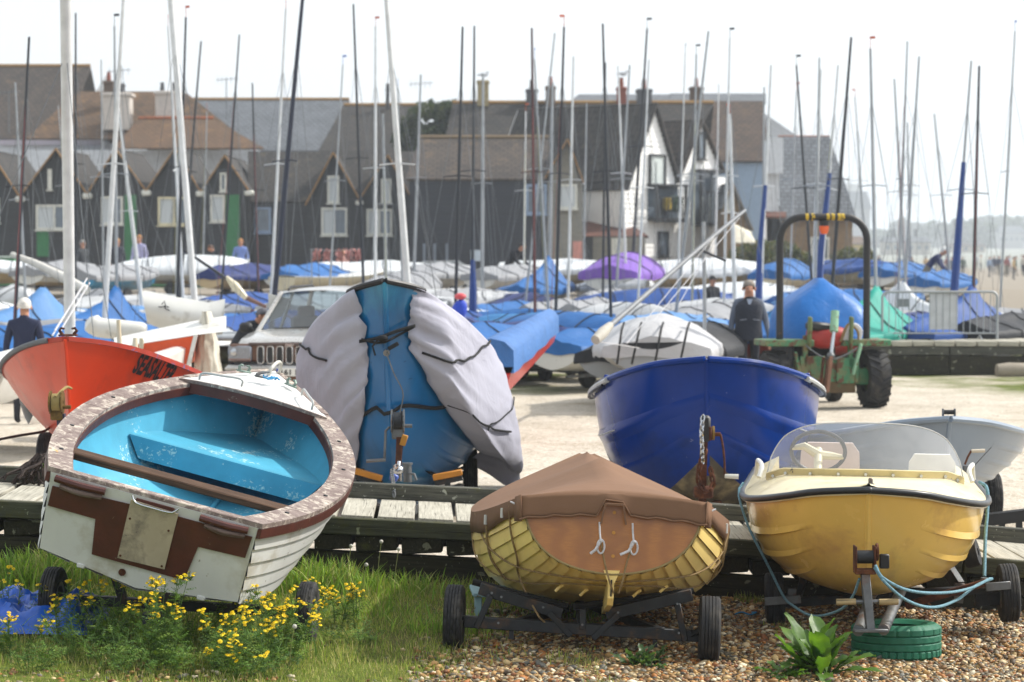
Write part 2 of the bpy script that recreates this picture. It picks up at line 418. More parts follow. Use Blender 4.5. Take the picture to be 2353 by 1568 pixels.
# ================================================================== timber boardwalk between the two rows of boats
KERB = weathered_wood('kerb_wood', '#2e2f2c', '#6a6a60', lichen='#9a9c90', moss=.25)
DECK = weathered_wood('deck_wood', '#8d897c', '#c9c5b7', bump=.35)
FASC = weathered_wood('fascia_wood', '#2a2c22', '#5d5e4c', lichen='#8d9078', moss=.5)
DARKW = weathered_wood('sleeper_wood', '#17160f', '#3d3a2c', lichen='#7a7a6a', moss=.25)
def kerb_y(px): return float(np.interp(px, [-700, 0, 808, 1164, 1624, 2246, 2353, 3000], [1041, 1072, 1108, 1124.5, 1157, 1202, 1212, 1270]))
WB = 18.9   # rear kerb distance
WL = 1.18   # board length
def walk_z(x):
    px = CX + F * x / WB
    return at(px, kerb_y(px), WB).z - .122
def build_walk():
    root = thing('boardwalk', 'long weathered timber boardwalk running behind the white boat and clinker dinghy', 'boardwalk', (0, WB, 0))
    # deck boards
    x = -5.2; k = 0
    unit = {}
    while x < 5.4:
        wdt = .255 + random.uniform(-.02, .02); gap = .018 + random.random() * .022
        xc = x + wdt / 2; z = walk_z(xc); slope = math.atan((walk_z(xc + .1) - walk_z(xc - .1)) / .2)
        me = MB().box((0, 0, 0), (WL + .03, wdt, .045), ch=.005).mesh('plank', DECK)
        o = obj('plank', me, root, (xc, -WL / 2 - .03, z - .022 + random.uniform(-.003, .003)), Euler((slope * 1, 0, 0)))
        o.rotation_euler = Matrix.Rotation(-slope, 3, 'Y').to_euler() if False else (Matrix.Rotation(-slope, 3, 'Y') @ Matrix.Rotation(R(90) + R(1.7) + random.uniform(-.012, .012), 3, 'Z')).to_euler()
        x += wdt + gap; k += 1
    def beam(name, segs, yoff, zoff, h, d, m, ch=.008):
        for a, c in segs:
            za, zb = walk_z(a) + zoff, walk_z(c) + zoff; L = math.hypot(c - a, zb - za)
            me = MB().box((0, 0, 0), (L - .012, d, h), ch=ch).mesh(name, m)
            o = obj(name, me, root, ((a + c) / 2, yoff + random.uniform(-.006, .006), (za + zb) / 2 + random.uniform(-.003, .003)))
            o.rotation_euler = (random.uniform(-.01, .01), -math.atan2(zb - za, c - a), 0)
    beam('kerb_beam', [(-5.4, -2.6), (-2.6, -.05), (-.05, 2.2), (2.2, 5.4)], .02, .061 - .0, .122, .10, KERB)
    beam('fascia_beam', [(-5.4, -3.0), (-3.0, .65), (.65, 3.3), (3.3, 5.4)], -WL - .085, -.064, .125, .07, FASC)
    # short joist ends under the fascia
    x = -5.3
    while x < 5.3:
        wdt = .29 + random.uniform(-.02, .02); z = walk_z(x + wdt / 2) - .126 - .066
        me = MB().box((0, 0, 0), (.7, wdt, .118), ch=.012).mesh('joist', DARKW)
        o = obj('joist', me, root, (x + wdt / 2, -WL + .27 + random.uniform(-.012, .012), z - .004)); o.rotation_euler = (0, 0, R(90)); o.rotation_euler.rotate_axis('X', -.045)
        x += wdt + .03
    # long sleepers down to the ground
    for i, (h, off) in enumerate(((.2, -.36), (.2, -.565), (.2, -.77))):
        beam('sleeper', [(-5.4, -1.9 + .4 * i), (-1.9 + .4 * i, 1.2 - .5 * i), (1.2 - .5 * i, 5.4)], -WL - .0, off, h - .006, .1, DARKW)
    beam('added_gap_board', [(-5.4, 0), (0, 5.4)], -WL + .62, -.2, .16, .04, DARKW)  # dark board added to shut out bright gaps between the joists
    for xx in np.arange(-5, 5.2, 1.3):   # rear posts that carry the deck
        z = walk_z(xx) - .05; g = ground(xx, WB)
        MB().box((xx, -.1, (z + g - .2) / 2), (.12, .12, z - g + .2), ch=.01).part('post', DARKW, root)
build_walk()
# ================================================================== boats: one lofting tool for every hull
class Hull:
    """table rows: t, half beam, gunwale z, half chine, chine z, keel z; rs / rb: transom and stem rake"""
    def __init__(s, L, table, k=.7, rs=0.0, rb=0.0, kp=3.0, sharp=None):
        s.sharp = sharp; s.L = L; s.T = [list(c) for c in zip(*table)]; s.k = k; s.rs = rs; s.rb = rb; s.kp = kp
    def q(s, i, t): return smooth_interp(s.T[0], s.T[i], t)
    def pt(s, t, u, side=1, off=0.0):
        """u 0 keel .. 1 gunwale; off > 0 moves inwards"""
        b, gz, bc, cz, kz = [s.q(i, t) for i in range(1, 6)]
        b = max(b, .0006); bc = max(bc, .0004)
        k = s.k(t) if callable(s.k) else s.k; K = (0, kz); C = (bc, cz); G = (b, gz)
        p1 = (lerp(K[0], C[0], k), lerp(K[1], C[1], k)); p2 = (lerp(G[0], C[0], k), lerp(G[1], C[1], k))
        a = (1 - u)**3; b1 = 3*u*(1-u)**2; c1 = 3*u*u*(1-u); d1 = u**3
        x = a*K[0] + b1*p1[0] + c1*p2[0] + d1*G[0]; z = a*K[1] + b1*p1[1] + c1*p2[1] + d1*G[1]
        if s.sharp:
            w_ = s.sharp(t)
            if u < .5: px_, pz_ = lerp(K[0], C[0], u * 2), lerp(K[1], C[1], u * 2)
            else: px_, pz_ = lerp(C[0], G[0], u * 2 - 1), lerp(C[1], G[1], u * 2 - 1)
            x = lerp(x, px_, w_); z = lerp(z, pz_, w_)
        if off:
            h = 1e-3; u0, u1 = max(0, u - h), min(1, u + h)
            def raw(w):
                a = (1 - w)**3; b1 = 3*w*(1-w)**2; c1 = 3*w*w*(1-w); d1 = w**3
                return (a*K[0] + b1*p1[0] + c1*p2[0] + d1*G[0], a*K[1] + b1*p1[1] + c1*p2[1] + d1*G[1])
            q0, q1 = raw(u0), raw(u1); tx, tz = q1[0] - q0[0], q1[1] - q0[1]; l = math.hypot(tx, tz) or 1
            x = max(.0, x - tz / l * off) if off > 0 else x - tz / l * off; z = z + tx / l * off
        y = t * s.L + (gz - z) * (s.rs * (1 - t)**s.kp - s.rb * t**s.kp)
        return Vector((side * x, y, z))
    def ts(s, n, t0=0.0, t1=1.0): return [t0 + (t1 - t0) * (1 - (1 - i / n)**1.25) for i in range(n + 1)]
    def shell(s, n=26, m=14, off=0.0, u0=0.0, u1=1.0, t0=0.0, t1=1.0, sides=(1, -1), strakes=None, lap=.012):
        b = MB(); T = s.ts(n, t0, t1)
        for sd in sides:
            P = []
            for t in T:
                row = []
                if strakes:
                    for a, c in zip(strakes, strakes[1:]):
                        if not (a >= u0 - 1e-6 and c <= u1 + 1e-6): continue
                        row.append(s.pt(t, a, sd, -lap * min(1, (1 - t) * 6 + .25))); row.append(s.pt(t, lerp(a, c, .5), sd, -lap * .55 * min(1, (1 - t) * 6 + .25))); row.append(s.pt(t, c, sd, 0))
                else:
                    row = [s.pt(t, lerp(u0, u1, j / m), sd, off) for j in range(m + 1)]
                P.append(row)
            b.grid(P, flip=sd < 0)
        return b
    def transom(s, t=0.0, m=14, th=.035):
        """closed board across the stern"""
        pr = [s.pt(t, j / m, -1) for j in range(m, -1, -1)] + [s.pt(t, j / m, 1) for j in range(1, m + 1)]
        b = MB(); n = len(pr); W = Vector((0, th, 0))
        b.add(pr + [p + W for p in pr], [tuple(range(n)), tuple(reversed(range(n, 2*n)))] + [(i, n + i, n + (i + 1) % n, (i + 1) % n) for i in range(n)]); return b
    def stem(s, m, parent, r=.018):
        return MB().tube([Vector((0, s.pt(1, 1 - j / 16, 1).y - r * .35, s.pt(1, 1 - j / 16, 1).z)) for j in range(17)], r, 8).part('stem', m, parent)
    def along(s, u, side, n=26, t0=0.0, t1=1.0, dx=0.0, dz=0.0):
        out = []
        for t in s.ts(n, t0, t1):
            p = s.pt(t, u, side); p.x += side * dx; p.z += dz
            if side * p.x < 0: p.x = 0
            out.append(p)
        return out
    def strip(s, u, side, w_in, w_out, z0, z1, n=26, t0=0.0, t1=1.0):
        """rectangular moulding that follows a line of the hull"""
        P = []
        for t in s.ts(n, t0, t1):
            p = s.pt(t, u, side); xo = p.x + side * w_out; xi = p.x - side * w_in
            if side * xi < 0: xi = 0
            P.append([Vector((xi, p.y, p.z + z0)), Vector((xo, p.y, p.z + z0)), Vector((xo, p.y, p.z + z1)), Vector((xi, p.y, p.z + z1))])
        b = MB(); o = b.grid(P, cv=True, flip=side > 0); k = len(P)
        b.f += [(0, 1, 2, 3), tuple((k - 1) * 4 + j for j in (3, 2, 1, 0))]; b.m += [0, 0]
        return b
def chips_paint(name, base, under, amt=.3, sc_=9, rough=.5, extra=None):
    """painted surface, worn through in patches with a shape of their own"""
    if name in MATS: return MATS[name]
    t = NT(name); v = t.coord(1); c = lin(base)
    out = t.ramp(t.noise(v, 4, 5, .6), .3, .7, tuple(q * .85 for q in c), tuple(min(1, q * 1.12) for q in c))
    big = t.noise(v, 2.6, 3, .6); fine = t.noise(v, sc_ * 4, 7, .7, .3)
    mx = t.node('ShaderNodeMath', operation='MULTIPLY'); t.link(big, mx.inputs[0]); t.link(fine, mx.inputs[1])
    mask = t.ramp(mx.outputs[0], .40 - amt * .2, .41 - amt * .2)
    out = t.mix(mask, out, lin(under))
    if extra:
        for ecol, th, es in extra: out = t.mix(t.ramp(t.noise(v, es, 6, .65, .4), th, th + .03), out, lin(ecol))
    t.color(out); t.set(Roughness=rough); t.bump(mask, .25, .003, t.bump(t.noise(v, 35, 6, .65), .2, .004)); MATS[name] = t.mat; return t.mat
# ------------------------------------------------------------------ white and blue open rowing boat
def white_boat():
    root = thing('rowing_boat', 'white clinker rowing boat with worn blue inside, tilted above the yellow weeds', 'boat', (-2.093, 14.1, 1.026), rot3(.069, .073, .261))
    L, bt, bm_, tm, sb = 3.838, .632, .922, 1.643, .268; u = tm / L
    rows = []
    for i in range(21):
        t = i / 20
        b = bt + (bm_ - bt) * math.sin(t / u * math.pi / 2) if t < u else bm_ * (1 - ((t - u) / (1 - u))**2.2)
        gz = -.06 * math.sin(min(t / .5, 1) * math.pi / 2) * (1 - t) + sb * t**2
        d = lerp(.483, .56, t); bc = b * lerp(.965, .80, ss(0, .7, t)) * (1 - .55 * ss(.7, 1, t)); cz = gz - d * (1 - .25 * ss(.75, 1, t))
        kz = cz - lerp(.085, .09, t) * (1 - .9 * ss(.9, 1, t))
        rows.append((t, max(b, .015), gz, bc, cz, kz))
    h = Hull(L, rows, k=.84, rs=.19, rb=.35, sharp=lambda t: 1 - .85 * ss(0, .55, t))
    white = M('old_white_paint', '#c9cac8', .42, var=.06, scale=3, dirt=('#a39c8c', .22, 2.5), bump=.1, bscale=30, chips=('#7d7568', .08, 11))
    blue = chips_paint('worn_blue_paint', '#459cba', '#a9c9cc', .33, 9, .55, [('#6d7f72', .72, 3)])
    brown = M('oxblood_paint', '#4a1f17', .5, var=.3, scale=6, chips=('#7a6a5c', .14, 9), bump=.2)
    gun = NT('weathered_gunwale'); v = gun.coord(1)
    g = gun.noise(v, 14, 9, .75, .5); o = gun.ramp(g, .3, .7, lin('#5b4a45'), lin('#8f817b'))
    o = gun.mix(gun.ramp(gun.noise(v, 11, 8, .75, .6), .50, .60), o, lin('#b9afa2')); o = gun.mix(gun.ramp(gun.noise(v, 30, 6, .7), .63, .67), o, lin('#c4bdb0'))
    o = gun.mix(gun.ramp(gun.noise(v, 3.1, 7, .7, .3), .66, .69), o, lin('#b98a22')); o = gun.mix(gun.ramp(gun.noise(v, 40, 4, .6), .68, .7), o, lin('#2c2320'))
    gun.color(o); gun.set(Roughness=.85); gun.bump(g, .5, .006)
    strakes = [0, .17, .34, .5, .59, .68, .77, .86, .93, 1.0]
    h.shell(30, strakes=strakes, lap=.014).part('hull', white, root, angle=28)
    inn = h.shell(30, 18, off=.028, t0=.012); inn.part('inner_hull', blue, root)
    # inside ribs, floor boards
    MB().tube([h.pt(t, 0, 1, 0) + Vector((0, 0, .04)) for t in h.ts(14, .02, .7)], .018, 6).part('keelson', blue, root)
    # transom
    tr = h.transom(m=20, th=.045); tr.part('transom', white, root, angle=30)
    TLp, TRp = Vector((-bt, 0, 0)), Vector((bt, 0, 0)); rk = .19
    def tp(uu, vv, off=0): return Vector((lerp(-bt, bt, uu) * (1 - .03 * vv), -off + rk * .483 * vv, -.483 * vv))
    def panel(poly, th, name, m, off=0.0):
        a = [tp(x, y, off) for x, y in poly]; b = [tp(x, y, off + th) for x, y in poly]; n = len(poly)
        mb = MB(); mb.add(a + b, [tuple(range(n)), tuple(range(n, 2*n))] + [(i, n + i, n + (i + 1) % n, (i + 1) % n) for i in range(n)]); return mb.part(name, m, root, smooth=False)
    panel([(.02, .165), (.40, .13), (.42, .03), (.6, .03), (.62, .12), (.985, .123), (.978, .409), (.75, .43), (.722, .903), (.26, .892), (.247, .433), (.012, .426)], .014, 'transom_board', brown, .002)
    pad = M('motor_pad_ply', '#a79b85', .7, var=.12, scale=5, dirt=('#6c6459', .3, 5), chips=('#4f4a48', .12, 6))
    panel([(.397, .06), (.627, .08), (.62, .823), (.387, .84)], .012, 'motor_pad', pad, .017)
    for x, y in ((.41, .3), (.6, .32), (.4, .8), (.605, .79)): MB().cyl(tp(x, y, .028), tp(x, y, .034), .007, n=8).part('screw', RUST, root)
    MB().tube(rope_pts([tp(.40, .0, .035), tp(.42, .07, .045), tp(.5, .085, .046), tp(.6, .075, .045), tp(.625, .01, .035)], 14), .006).part('pad_clamp_strip', CHROME, root)
    greyw = weathered_wood('grey_handle_wood', '#4a3430', '#8f8078', gs=(2, 18, 18), bump=.6)
    for x0, x1 in ((.03, .27), (.73, .96)):
        MB().tube(rope_pts([tp(x0, .055, .02), tp((x0 + x1) / 2, .06, .035), tp(x1, .055, .02)], 8), .022, 8).part('rubbing_strip', brown, root)
        MB().tube(rope_pts([tp(x0 + .03, .13, .02), tp((x0 + x1) / 2, .145, .045), tp(x1 - .01, .13, .02)], 8), .018, 8).part('lifting_handle', greyw, root)
    # gunwale: wide capping boards in lengths, outer rubbing strake, inner band
    for sd in (-1, 1):
        cuts = [0, .19, .42, .66, .82] if sd > 0 else [0, .24, .5, .82]
        for a, c in zip(cuts, cuts[1:]): h.strip(1, sd, .135, .02, 0, .03, 8, a + .001, c - .001).part('gunwale_board', gun.mat, root, angle=30)
        h.strip(1, sd, .035, .02, 0, .036, 14, .82, .99).part('deck_rail', gun.mat, root, angle=30)
        h.strip(1, sd, .0, .024, -.06, -.004, 28, 0, .985).part('rubbing_strake', brown, root, angle=30)
        P = []
        for t in h.ts(20, .01, .80):
            p = h.pt(t, 1, sd); x = sd * max(0, sd * p.x - .128); P.append([Vector((x, p.y, p.z + .004)), Vector((x, p.y, p.z - .055)), Vector((x - sd * .016, p.y, p.z - .055)), Vector((x - sd * .016, p.y, p.z + .004))])
        MB().grid(P, cv=True, flip=sd > 0).part('inner_band', brown, root, angle=30)
    MB().box((0, .05, .012), (2 * bt - .02, .085, .03), ch=.006).part('transom_cap', gun.mat, root)
    # foredeck, slightly crowned, with its aft beam
    t0 = .80; P = []
    for t in h.ts(12, t0, .995):
        b = max(.005, h.q(1, t) - .02); gz = h.q(2, t); y = t * L; row = []
        for j in range(13):
            x = lerp(-b, b, j / 12); row.append(Vector((x, y - (.09 * (1 - (x / max(b, .01))**2) if t < t0 + .01 else 0), gz + .030 + .045 * (1 - (x / max(b, .01))**2) * min(1, b / .4))))
        P.append(row)
    dk = MB().grid(P); dk.grid([[p - Vector((0, 0, .018)) for p in r] for r in P], flip=True); dk.part('foredeck', white, root)
    r0 = P[0]
    MB().grid([[p + Vector((0, -.004, .006)) for p in r0], [p + Vector((0, -.03, .006)) for p in r0], [p + Vector((0, -.03, -.016)) for p in r0], [p + Vector((0, -.004, -.016)) for p in r0]], cu=True).part('deck_edge', gun.mat, root)
    MB().grid([[p + Vector((0, -.002, -.016)) for p in r0], [p + Vector((0, -.024, -.016)) for p in r0], [p + Vector((0, -.024, -.09)) for p in r0], [p + Vector((0, -.002, -.09)) for p in r0]], cu=True).part('deck_beam', brown, root)
    # rowing thwart, bow seat
    old = weathered_wood('thwart_wood', '#2c1c12', '#6b5240', gs=(1.5, 26, 26), bump=.9)
    y = .80; hb = h.pt(y / L, .93, 1).x - .045
    MB().box((0, y, -.035), (2 * hb, .16, .045), ch=.008).part('thwart', old, root)
    for sd in (-1, 1): MB().box((sd * (hb - .02), y, -.09), (.06, .2, .07), ch=.008).part('thwart_knee', blue, root)
    ys = 2.45; tt = ys / L
    def wall(y_, z_):
        t = y_ / L; best = .2
        for i in range(30):
            p = h.pt(t, i / 30, 1, .03)
            if p.z <= z_: best = p.x
        return best
    zs = -.16; w0 = wall(ys, zs); seat = []
    for k in range(7):
        yy = lerp(ys, 3.45, k / 6); ww = wall(yy, zs + .02 * k) ; seat.append([Vector((lerp(-ww, ww, j / 6), yy, zs)) for j in range(7)])
    MB().grid(seat).grid([[p - Vector((0, 0, .02)) for p in r] for r in seat], flip=True).part('bow_seat', blue, root)
    wl = wall(ys, zs - .15); MB().prism([(-w0, 0), (w0, 0), (wl, -.15), (-wl, -.15)], (0, ys - .005, zs), (1, 0, 0), (0, 0, 1), (0, -.022, 0)).part('seat_front', blue, root, smooth=False)
    bulk = wall(2.95, -.15)
    # deck fittings
    for sd in (-1, 1):
        pts = []
        for q in range(3): pass
        a = h.pt(.845, 1, sd); c = h.pt(.955, 1, sd); a = Vector((a.x - sd * .07, a.y - .02, a.z + .045)); c = Vector((c.x - sd * .02, c.y - .06, c.z + .05))
        if sd > 0: a, c = Vector((.43, 2.98, .235)), Vector((.30, 3.28, .262))
        else: a, c = Vector((-.40, 3.02, .225)), Vector((-.10, 3.03, .255))
        up = Vector((0, 0, .055)); d = (c - a).normalized() * .03
        MB().tube(rope_pts([a, a + up * .75, a + up + d, a.lerp(c, .5) + up, c + up - d, c + up * .75, c], 26), .0085).part('grab_rail', M('white_rail', '#b4b5b2', .4, .2), root)
    def fairlead(p, yaw):
        b = MB(); Rm = Matrix.Rotation(yaw, 3, 'Z'); p = Vector(p)
        b.box(p, (.11, .03, .012), Rm, .003)
        for e in (-1, 1): b.tube([p + Rm @ Vector(q) for q in ((e * .03, 0, 0), (e * .042, 0, .03), (e * .03, 0, .045), (e * .012, 0, .042))], [.012, .011, .009, .006], 8)
        b.part('fairlead', M('old_green_bronze', '#76877f', .5, .5, .2), root)
    fairlead((-.17, 3.45, .295), .5); fairlead((.19, 3.42, .29), -.6)
    MB().tube(rope_pts([(.0, 3.52, .3), (.01, 3.54, .36), (.03, 3.68, .39), (.04, 3.76, .36), (.04, 3.78, .3)], 18), .014).part('bow_handle', M('chipped_white_handle', '#b9b8b0', .5, chips=('#6d6a60', .25, 20)), root)
    cl = MB().box((-.02, 3.30, .315), (.09, .03, .014), (0, 0, .5), .003); cl.tube([(-.05, 3.28, .325), (-.02, 3.3, .345), (.03, 3.33, .36)], [.012, .012, .006], 8); cl.part('deck_cleat', STEEL, root)
    b = MB()
    for k in range(5):
        ph = k * 1.3; b.tube([(.02 + .03 * math.cos(ph + q) + .015 * q, 3.30 + .025 * math.sin(ph + 1.4 * q) + .01 * q, .322 + .01 * math.sin(q * 2 + k)) for q in range(5)], .006, 6)
    b.part('cleat_rope', M('bright_blue_rope', '#2f8cc0', .9, var=.3), root)
    for sd, ts_ in ((-1, (.16, .34, .58)), (1, (.14, .33, .52, .68))):
        for t in ts_: p = h.pt(t, 1, sd); MB().cyl((p.x - sd * .06, p.y, p.z + .03), (p.x - sd * .06, p.y, p.z + .036), .014, n=10).part('bolt', DARKSTEEL, root)
    MB().cyl(tp(.42, 1.02, .01), tp(.42, 1.02, -.02), .022, n=12).part('drain_bung', RUST, root)
    for sd in (-.55, .2, .62): MB().box((sd * bt, .1, -.50 - .05 * (1 - abs(sd))), (.05, .02, .03), ch=.006).part('transom_lug', white, root)
    # its launching trolley
    pr = on_ground(706, 1477); pl = gpt(117, pr.y + .12)
    tro = thing('launching_trolley', 'small dark trolley with two tyred wheels under the white rowing boat', 'trolley', (0, 0, 0))
    ax = (pr - pl).normalized(); ax.z *= .6
    cr, cl_ = pr + Vector((0, 0, .185)), pl + Vector((0, 0, .185))
    wheel(tro, cr, .195, .11, .10, 'block', ax); wheel(tro, cl_, .195, .11, .10, 'block', ax)
    MB().bar(cr, cl_, .06, .06).part('axle', DARKSTEEL, tro)
    mid = (cr + cl_) / 2; hd = Vector((math.sin(.069), math.cos(.069), 0))
    MB().bar(mid - hd * .9 + Vector((0, 0, .05)), mid + hd * 2.6 + Vector((0, 0, .2)), .07, .07).part('frame_beam', DARKSTEEL, tro)
    for q in (-.35, .35):
        a = mid + ax * q; MB().bar(a, a + Vector((q * .3, 0, .32)), .07, .05).part('cradle_bracket', DARKSTEEL, tro)
    MB().bar(mid - ax * .6 + Vector((0, 0, .22 + .06)), mid + ax * .6 + Vector((0, 0, .18)), .12, .08).part('cradle_bolster', RUBBER, tro)
    return root
white_boat()
# ================================================================== yellow clinker dinghy under its brown cover
def clinker_dinghy():
    root = thing('clinker_dinghy', 'yellow clinker dinghy with varnished transom under a brown canvas cover', 'dinghy', (.58, 14.6, 0), rot3(-.012, 0, .038))
    rows = list(zip([0, .13, .27, .42, .58, .76, .92, 1], [.545, .68, .785, .84, .81, .60, .25, .02], [.965, .85, .755, .69, .68, .74, .85, .93],
                    [.53, .68, .80, .865, .82, .56, .18, .001], [.55, .37, .23, .15, .14, .19, .31, .45], [.53, .36, .215, .13, .115, .15, .25, .4]))
    h = Hull(3.8, rows, k=lambda t: lerp(.66, .80, ss(0, .3, t)), rs=-.16, rb=.3)
    yel = M('cream_yellow_paint', '#fcdf8e', .34, var=.05, scale=3, coat=.25, dirt=('#a8904e', .2, 2.2), bump=.06)
    st = [0, .09, .18, .27, .36, .45, .55, .65, .75, .85, .93, 1]
    for i, (a, c) in enumerate(zip(st, st[1:])):
        for sd in (-1, 1): h.shell(26, u0=a, u1=c, sides=(sd,), strakes=[a, c], lap=.013).part('strake', yel, root, angle=25)
    # varnished transom with swirling grain
    t = NT('varnished_mahogany'); v = t.coord((1, 1, 1)); wv = t.node('ShaderNodeTexWave'); wv.inputs['Scale'].default_value = 2.1; wv.inputs['Distortion'].default_value = 5; wv.inputs['Detail'].default_value = 4; wv.inputs['Detail Scale'].default_value = 1.3
    mp = t.coord((.9, .4, 3.2)); t.link(mp, wv.inputs['Vector'])
    o = t.mix(t.ramp(t.noise(t.coord((3, 3, 26)), 6, 6, .65), .3, .7), t.ramp(wv.outputs['Fac'], .1, .9, lin('#935a20'), lin('#ad6f2c')), lin('#9a6022')); t.color(o); t.set(Roughness=.38); t.b.inputs['Coat Weight'].default_value = .35; t.b.inputs['Coat Roughness'].default_value = .25
    h.transom(m=18, th=.03).part('transom', t.mat, root, angle=30)
    # thin pale plank ends around the transom
    P = [h.pt(0, j / 18, -1) for j in range(18, -1, -1)] + [h.pt(0, j / 18, 1) for j in range(1, 19)]
    MB().tube([p + Vector((0, -.004, 0)) for p in P], .007, 6).part('plank_ends', M('plank_end_wood', '#8a7a4e', .7), root)
    for z in (.9, .78, .64): MB().cyl((.0 + .005, -.012 - .16 * (.965 - z) * 0 + (.965 - z) * -.16 + .008, z), (.005, (.965 - z) * -.16 - .008, z), .011, n=12).part('plug', M('maple_plug', '#c08a3c', .5), root)
    zt = .535
    sk = MB().prism([(0, 0), (.62, -.30), (.62, -.34), (.05, -.2), (0, -.15)], (-.018, -.068, zt), (0, 1, 0), (0, 0, 1), (.036, 0, 0)); sk.part('skeg', yel, root, smooth=False)
    MB().prism([(-.05, .02), (.05, .02), (.018, -.06), (-.018, -.06)], (0, -.075, zt), (1, 0, 0), (0, 0, 1), (0, .03, 0)).part('skeg_head', yel, root, smooth=False)
    MB().box((0, -.088, zt - .085), (.010, .012, .10)).part('rudder_slot', BLACK, root)
    # cover
    brown = fabric('brown_canvas', '#775a45', .9, .06, .2, 2.6, sheen=.0)
    def ridge(t_): return float(np.interp(t_, [0, .2, .42, .7, 1.0], [1.015, 1.045, 1.10, .98, .95]))
    def section(t_, n=11):
        b = h.q(1, t_) + .022; gz = h.q(2, t_) + .012; rz = max(ridge(t_), gz + .01); y = t_ * 3.8; out = []
        hang = .11 + .03 * ss(0, .3, t_)
        out.append((-b * .995, y, gz - hang)); out.append((-b - .006, y, gz - hang * .5))
        for j in range(2 * n + 1):
            x = lerp(-1, 1, j / (2 * n)); e = abs(x); tent = (1 - e); rnd = (1 - e**2.2)
            tw = ss(.05, .3, t_); prof = lerp(rnd, tent**.93, tw); out.append((x * b, y, gz + (rz - gz) * prof - .012 * math.sin(e * math.pi) * tw))
        out.append((b + .006, y, gz - hang * .5)); out.append((b * .995, y, gz - hang)); return [Vector(p) for p in out]
    P = [section(t_) for t_ in h.ts(30, .0, .995)]
    for i, r in enumerate(P):
        for j in (0, 1, -1, -2): r[j].z += .010 * math.sin(i * .9) - (.004 if j in (0, -1) else 0); r[j].x += .006 * math.sin(i * 1.7)
    cv = MB().grid(P, flip=True)
    # aft flap over the transom with a notch for the rudder
    top = P[0][2:-2]; n = len(top); fl = []
    for k in range(7):
        row = []
        for j, p in enumerate(top):
            x = p.x; d = .135 if abs(x) > .085 else lerp(.045, .135, max(0, (abs(x) - .06) / .025))
            d += .006 * math.sin(x * 40); f = k / 6
            row.append(Vector((x * (1 - .0 * f), -.02 - .026 * math.sin(f * 1.4) - .004 * math.sin(x * 46) * f, p.z - d * f + .004)))
        fl.append(row)
    cv.grid(fl)
    for sd in (-1, 1):   # corner pleat
        q = [Vector((sd * (.545 + .02), -.03, .99)), Vector((sd * .60, .02, .97)), Vector((sd * .60, .03, .82)), Vector((sd * .555, -.055, .83))]; cv.add(q, [(0, 1, 2, 3)])
    c = cv.part('canvas_cover', brown, root, angle=50, merge=.0008)
    so = c.modifiers.new('s', 'SOLIDIFY'); so.thickness = .004
    hem = MB().tube([r + Vector((0, -.006, 0)) for r in fl[-1]], .006, 6); hem.part('cover_hem', brown, c)
    arch = [(-.075, -.06, .835), (-.055, -.062, .955), (.055, -.062, .955), (.075, -.06, .835)]
    for a, b_ in zip(arch, arch[1:]): MB().bar(Vector(a) + Vector((0, -.004, 0)), Vector(b_) + Vector((0, -.004, 0)), .012, .022, up=(0, 1, 0)).part('notch_trim', brown, c)
    # ties
    def R_(name, pts, r=.0065, m=None, n=24): MB().tube(rope_pts(pts, n), r, 6).part(name, m or ROPE, root)
    def hp(t_, u, sd): return h.pt(t_, u, sd, -.02)
    for x in (-.085, .115):
        R_('tie', [(x, -.062, .845), (x + .004, -.075, .78), (x + .01, -.085, .735)], .006, WROPE)
        R_('tie', [(x + .01, -.085, .735), (x + (.04 if x < 0 else -.03), -.1, .6), (x + (.07 if x < 0 else -.05), -.12, .50), (x + (.10 if x < 0 else -.07), -.08, .42)], .006, ROPE)
        kn = MB()
        for q in range(14): a = q * 2 * math.pi / 13; kn.v = kn.v
        kn.tube([(x + .012 + .022 * math.cos(2 * math.pi * q / 16), -.095, .70 + .042 * math.sin(2 * math.pi * q / 16)) for q in range(16)], .006, 6, closed=True)
        kn.tube([(x + .012, -.09, .735), (x - .02, -.1, .68), (x - .05 - .02 * (x > 0), -.1, .655)], .009, 6); kn.ball((x + .012, -.092, .735), .013, 8, 6)
        kn.part('knot', WROPE, root)
    R_('lashing', [hp(.33, 1, -1), hp(.22, .8, -1), hp(.13, .55, -1), hp(.05, .25, -1), hp(.03, .05, -1), hp(.03, .05, 1), hp(.05, .25, 1), hp(.13, .55, 1), hp(.22, .8, 1), hp(.33, 1, 1)], .0055, n=40)
    R_('lashing', [hp(.45, .95, -1), hp(.36, .72, -1), hp(.2, .45, -1), hp(.08, .18, -1), hp(.06, .0, 1), hp(.08, .2, 1), hp(.2, .45, 1), hp(.36, .72, 1), hp(.45, .95, 1)], .0055, n=40)
    R_('lashing', [hp(.06, .98, -1), hp(.07, .8, -1), hp(.10, .6, -1), hp(.16, .48, -1), (-.42, .35, .20), (-.36, .40, .14)], .0065)
    R_('lashing', [hp(.2, .98, -1), hp(.21, .84, -1), hp(.22, .68, -1), hp(.23, .5, -1)], .009)
    R_('lashing', [hp(.18, .98, 1), hp(.22, .86, 1), hp(.24, .74, 1), hp(.26, .60, 1)], .008)
    R_('lashing', [hp(.3, .98, 1), hp(.27, .84, 1), hp(.22, .72, 1), hp(.2, .66, 1)], .008)
    for (tt, sd) in ((.02, -1), (.02, 1)):
        p = h.pt(tt, .97, sd); MB().tube(rope_pts([p + Vector((-sd * .03, -.05, .01)), p + Vector((0, -.05, -.005)), p + Vector((sd * .06, -.03, .015))], 8), .006, 6).part('tie', WROPE, root)
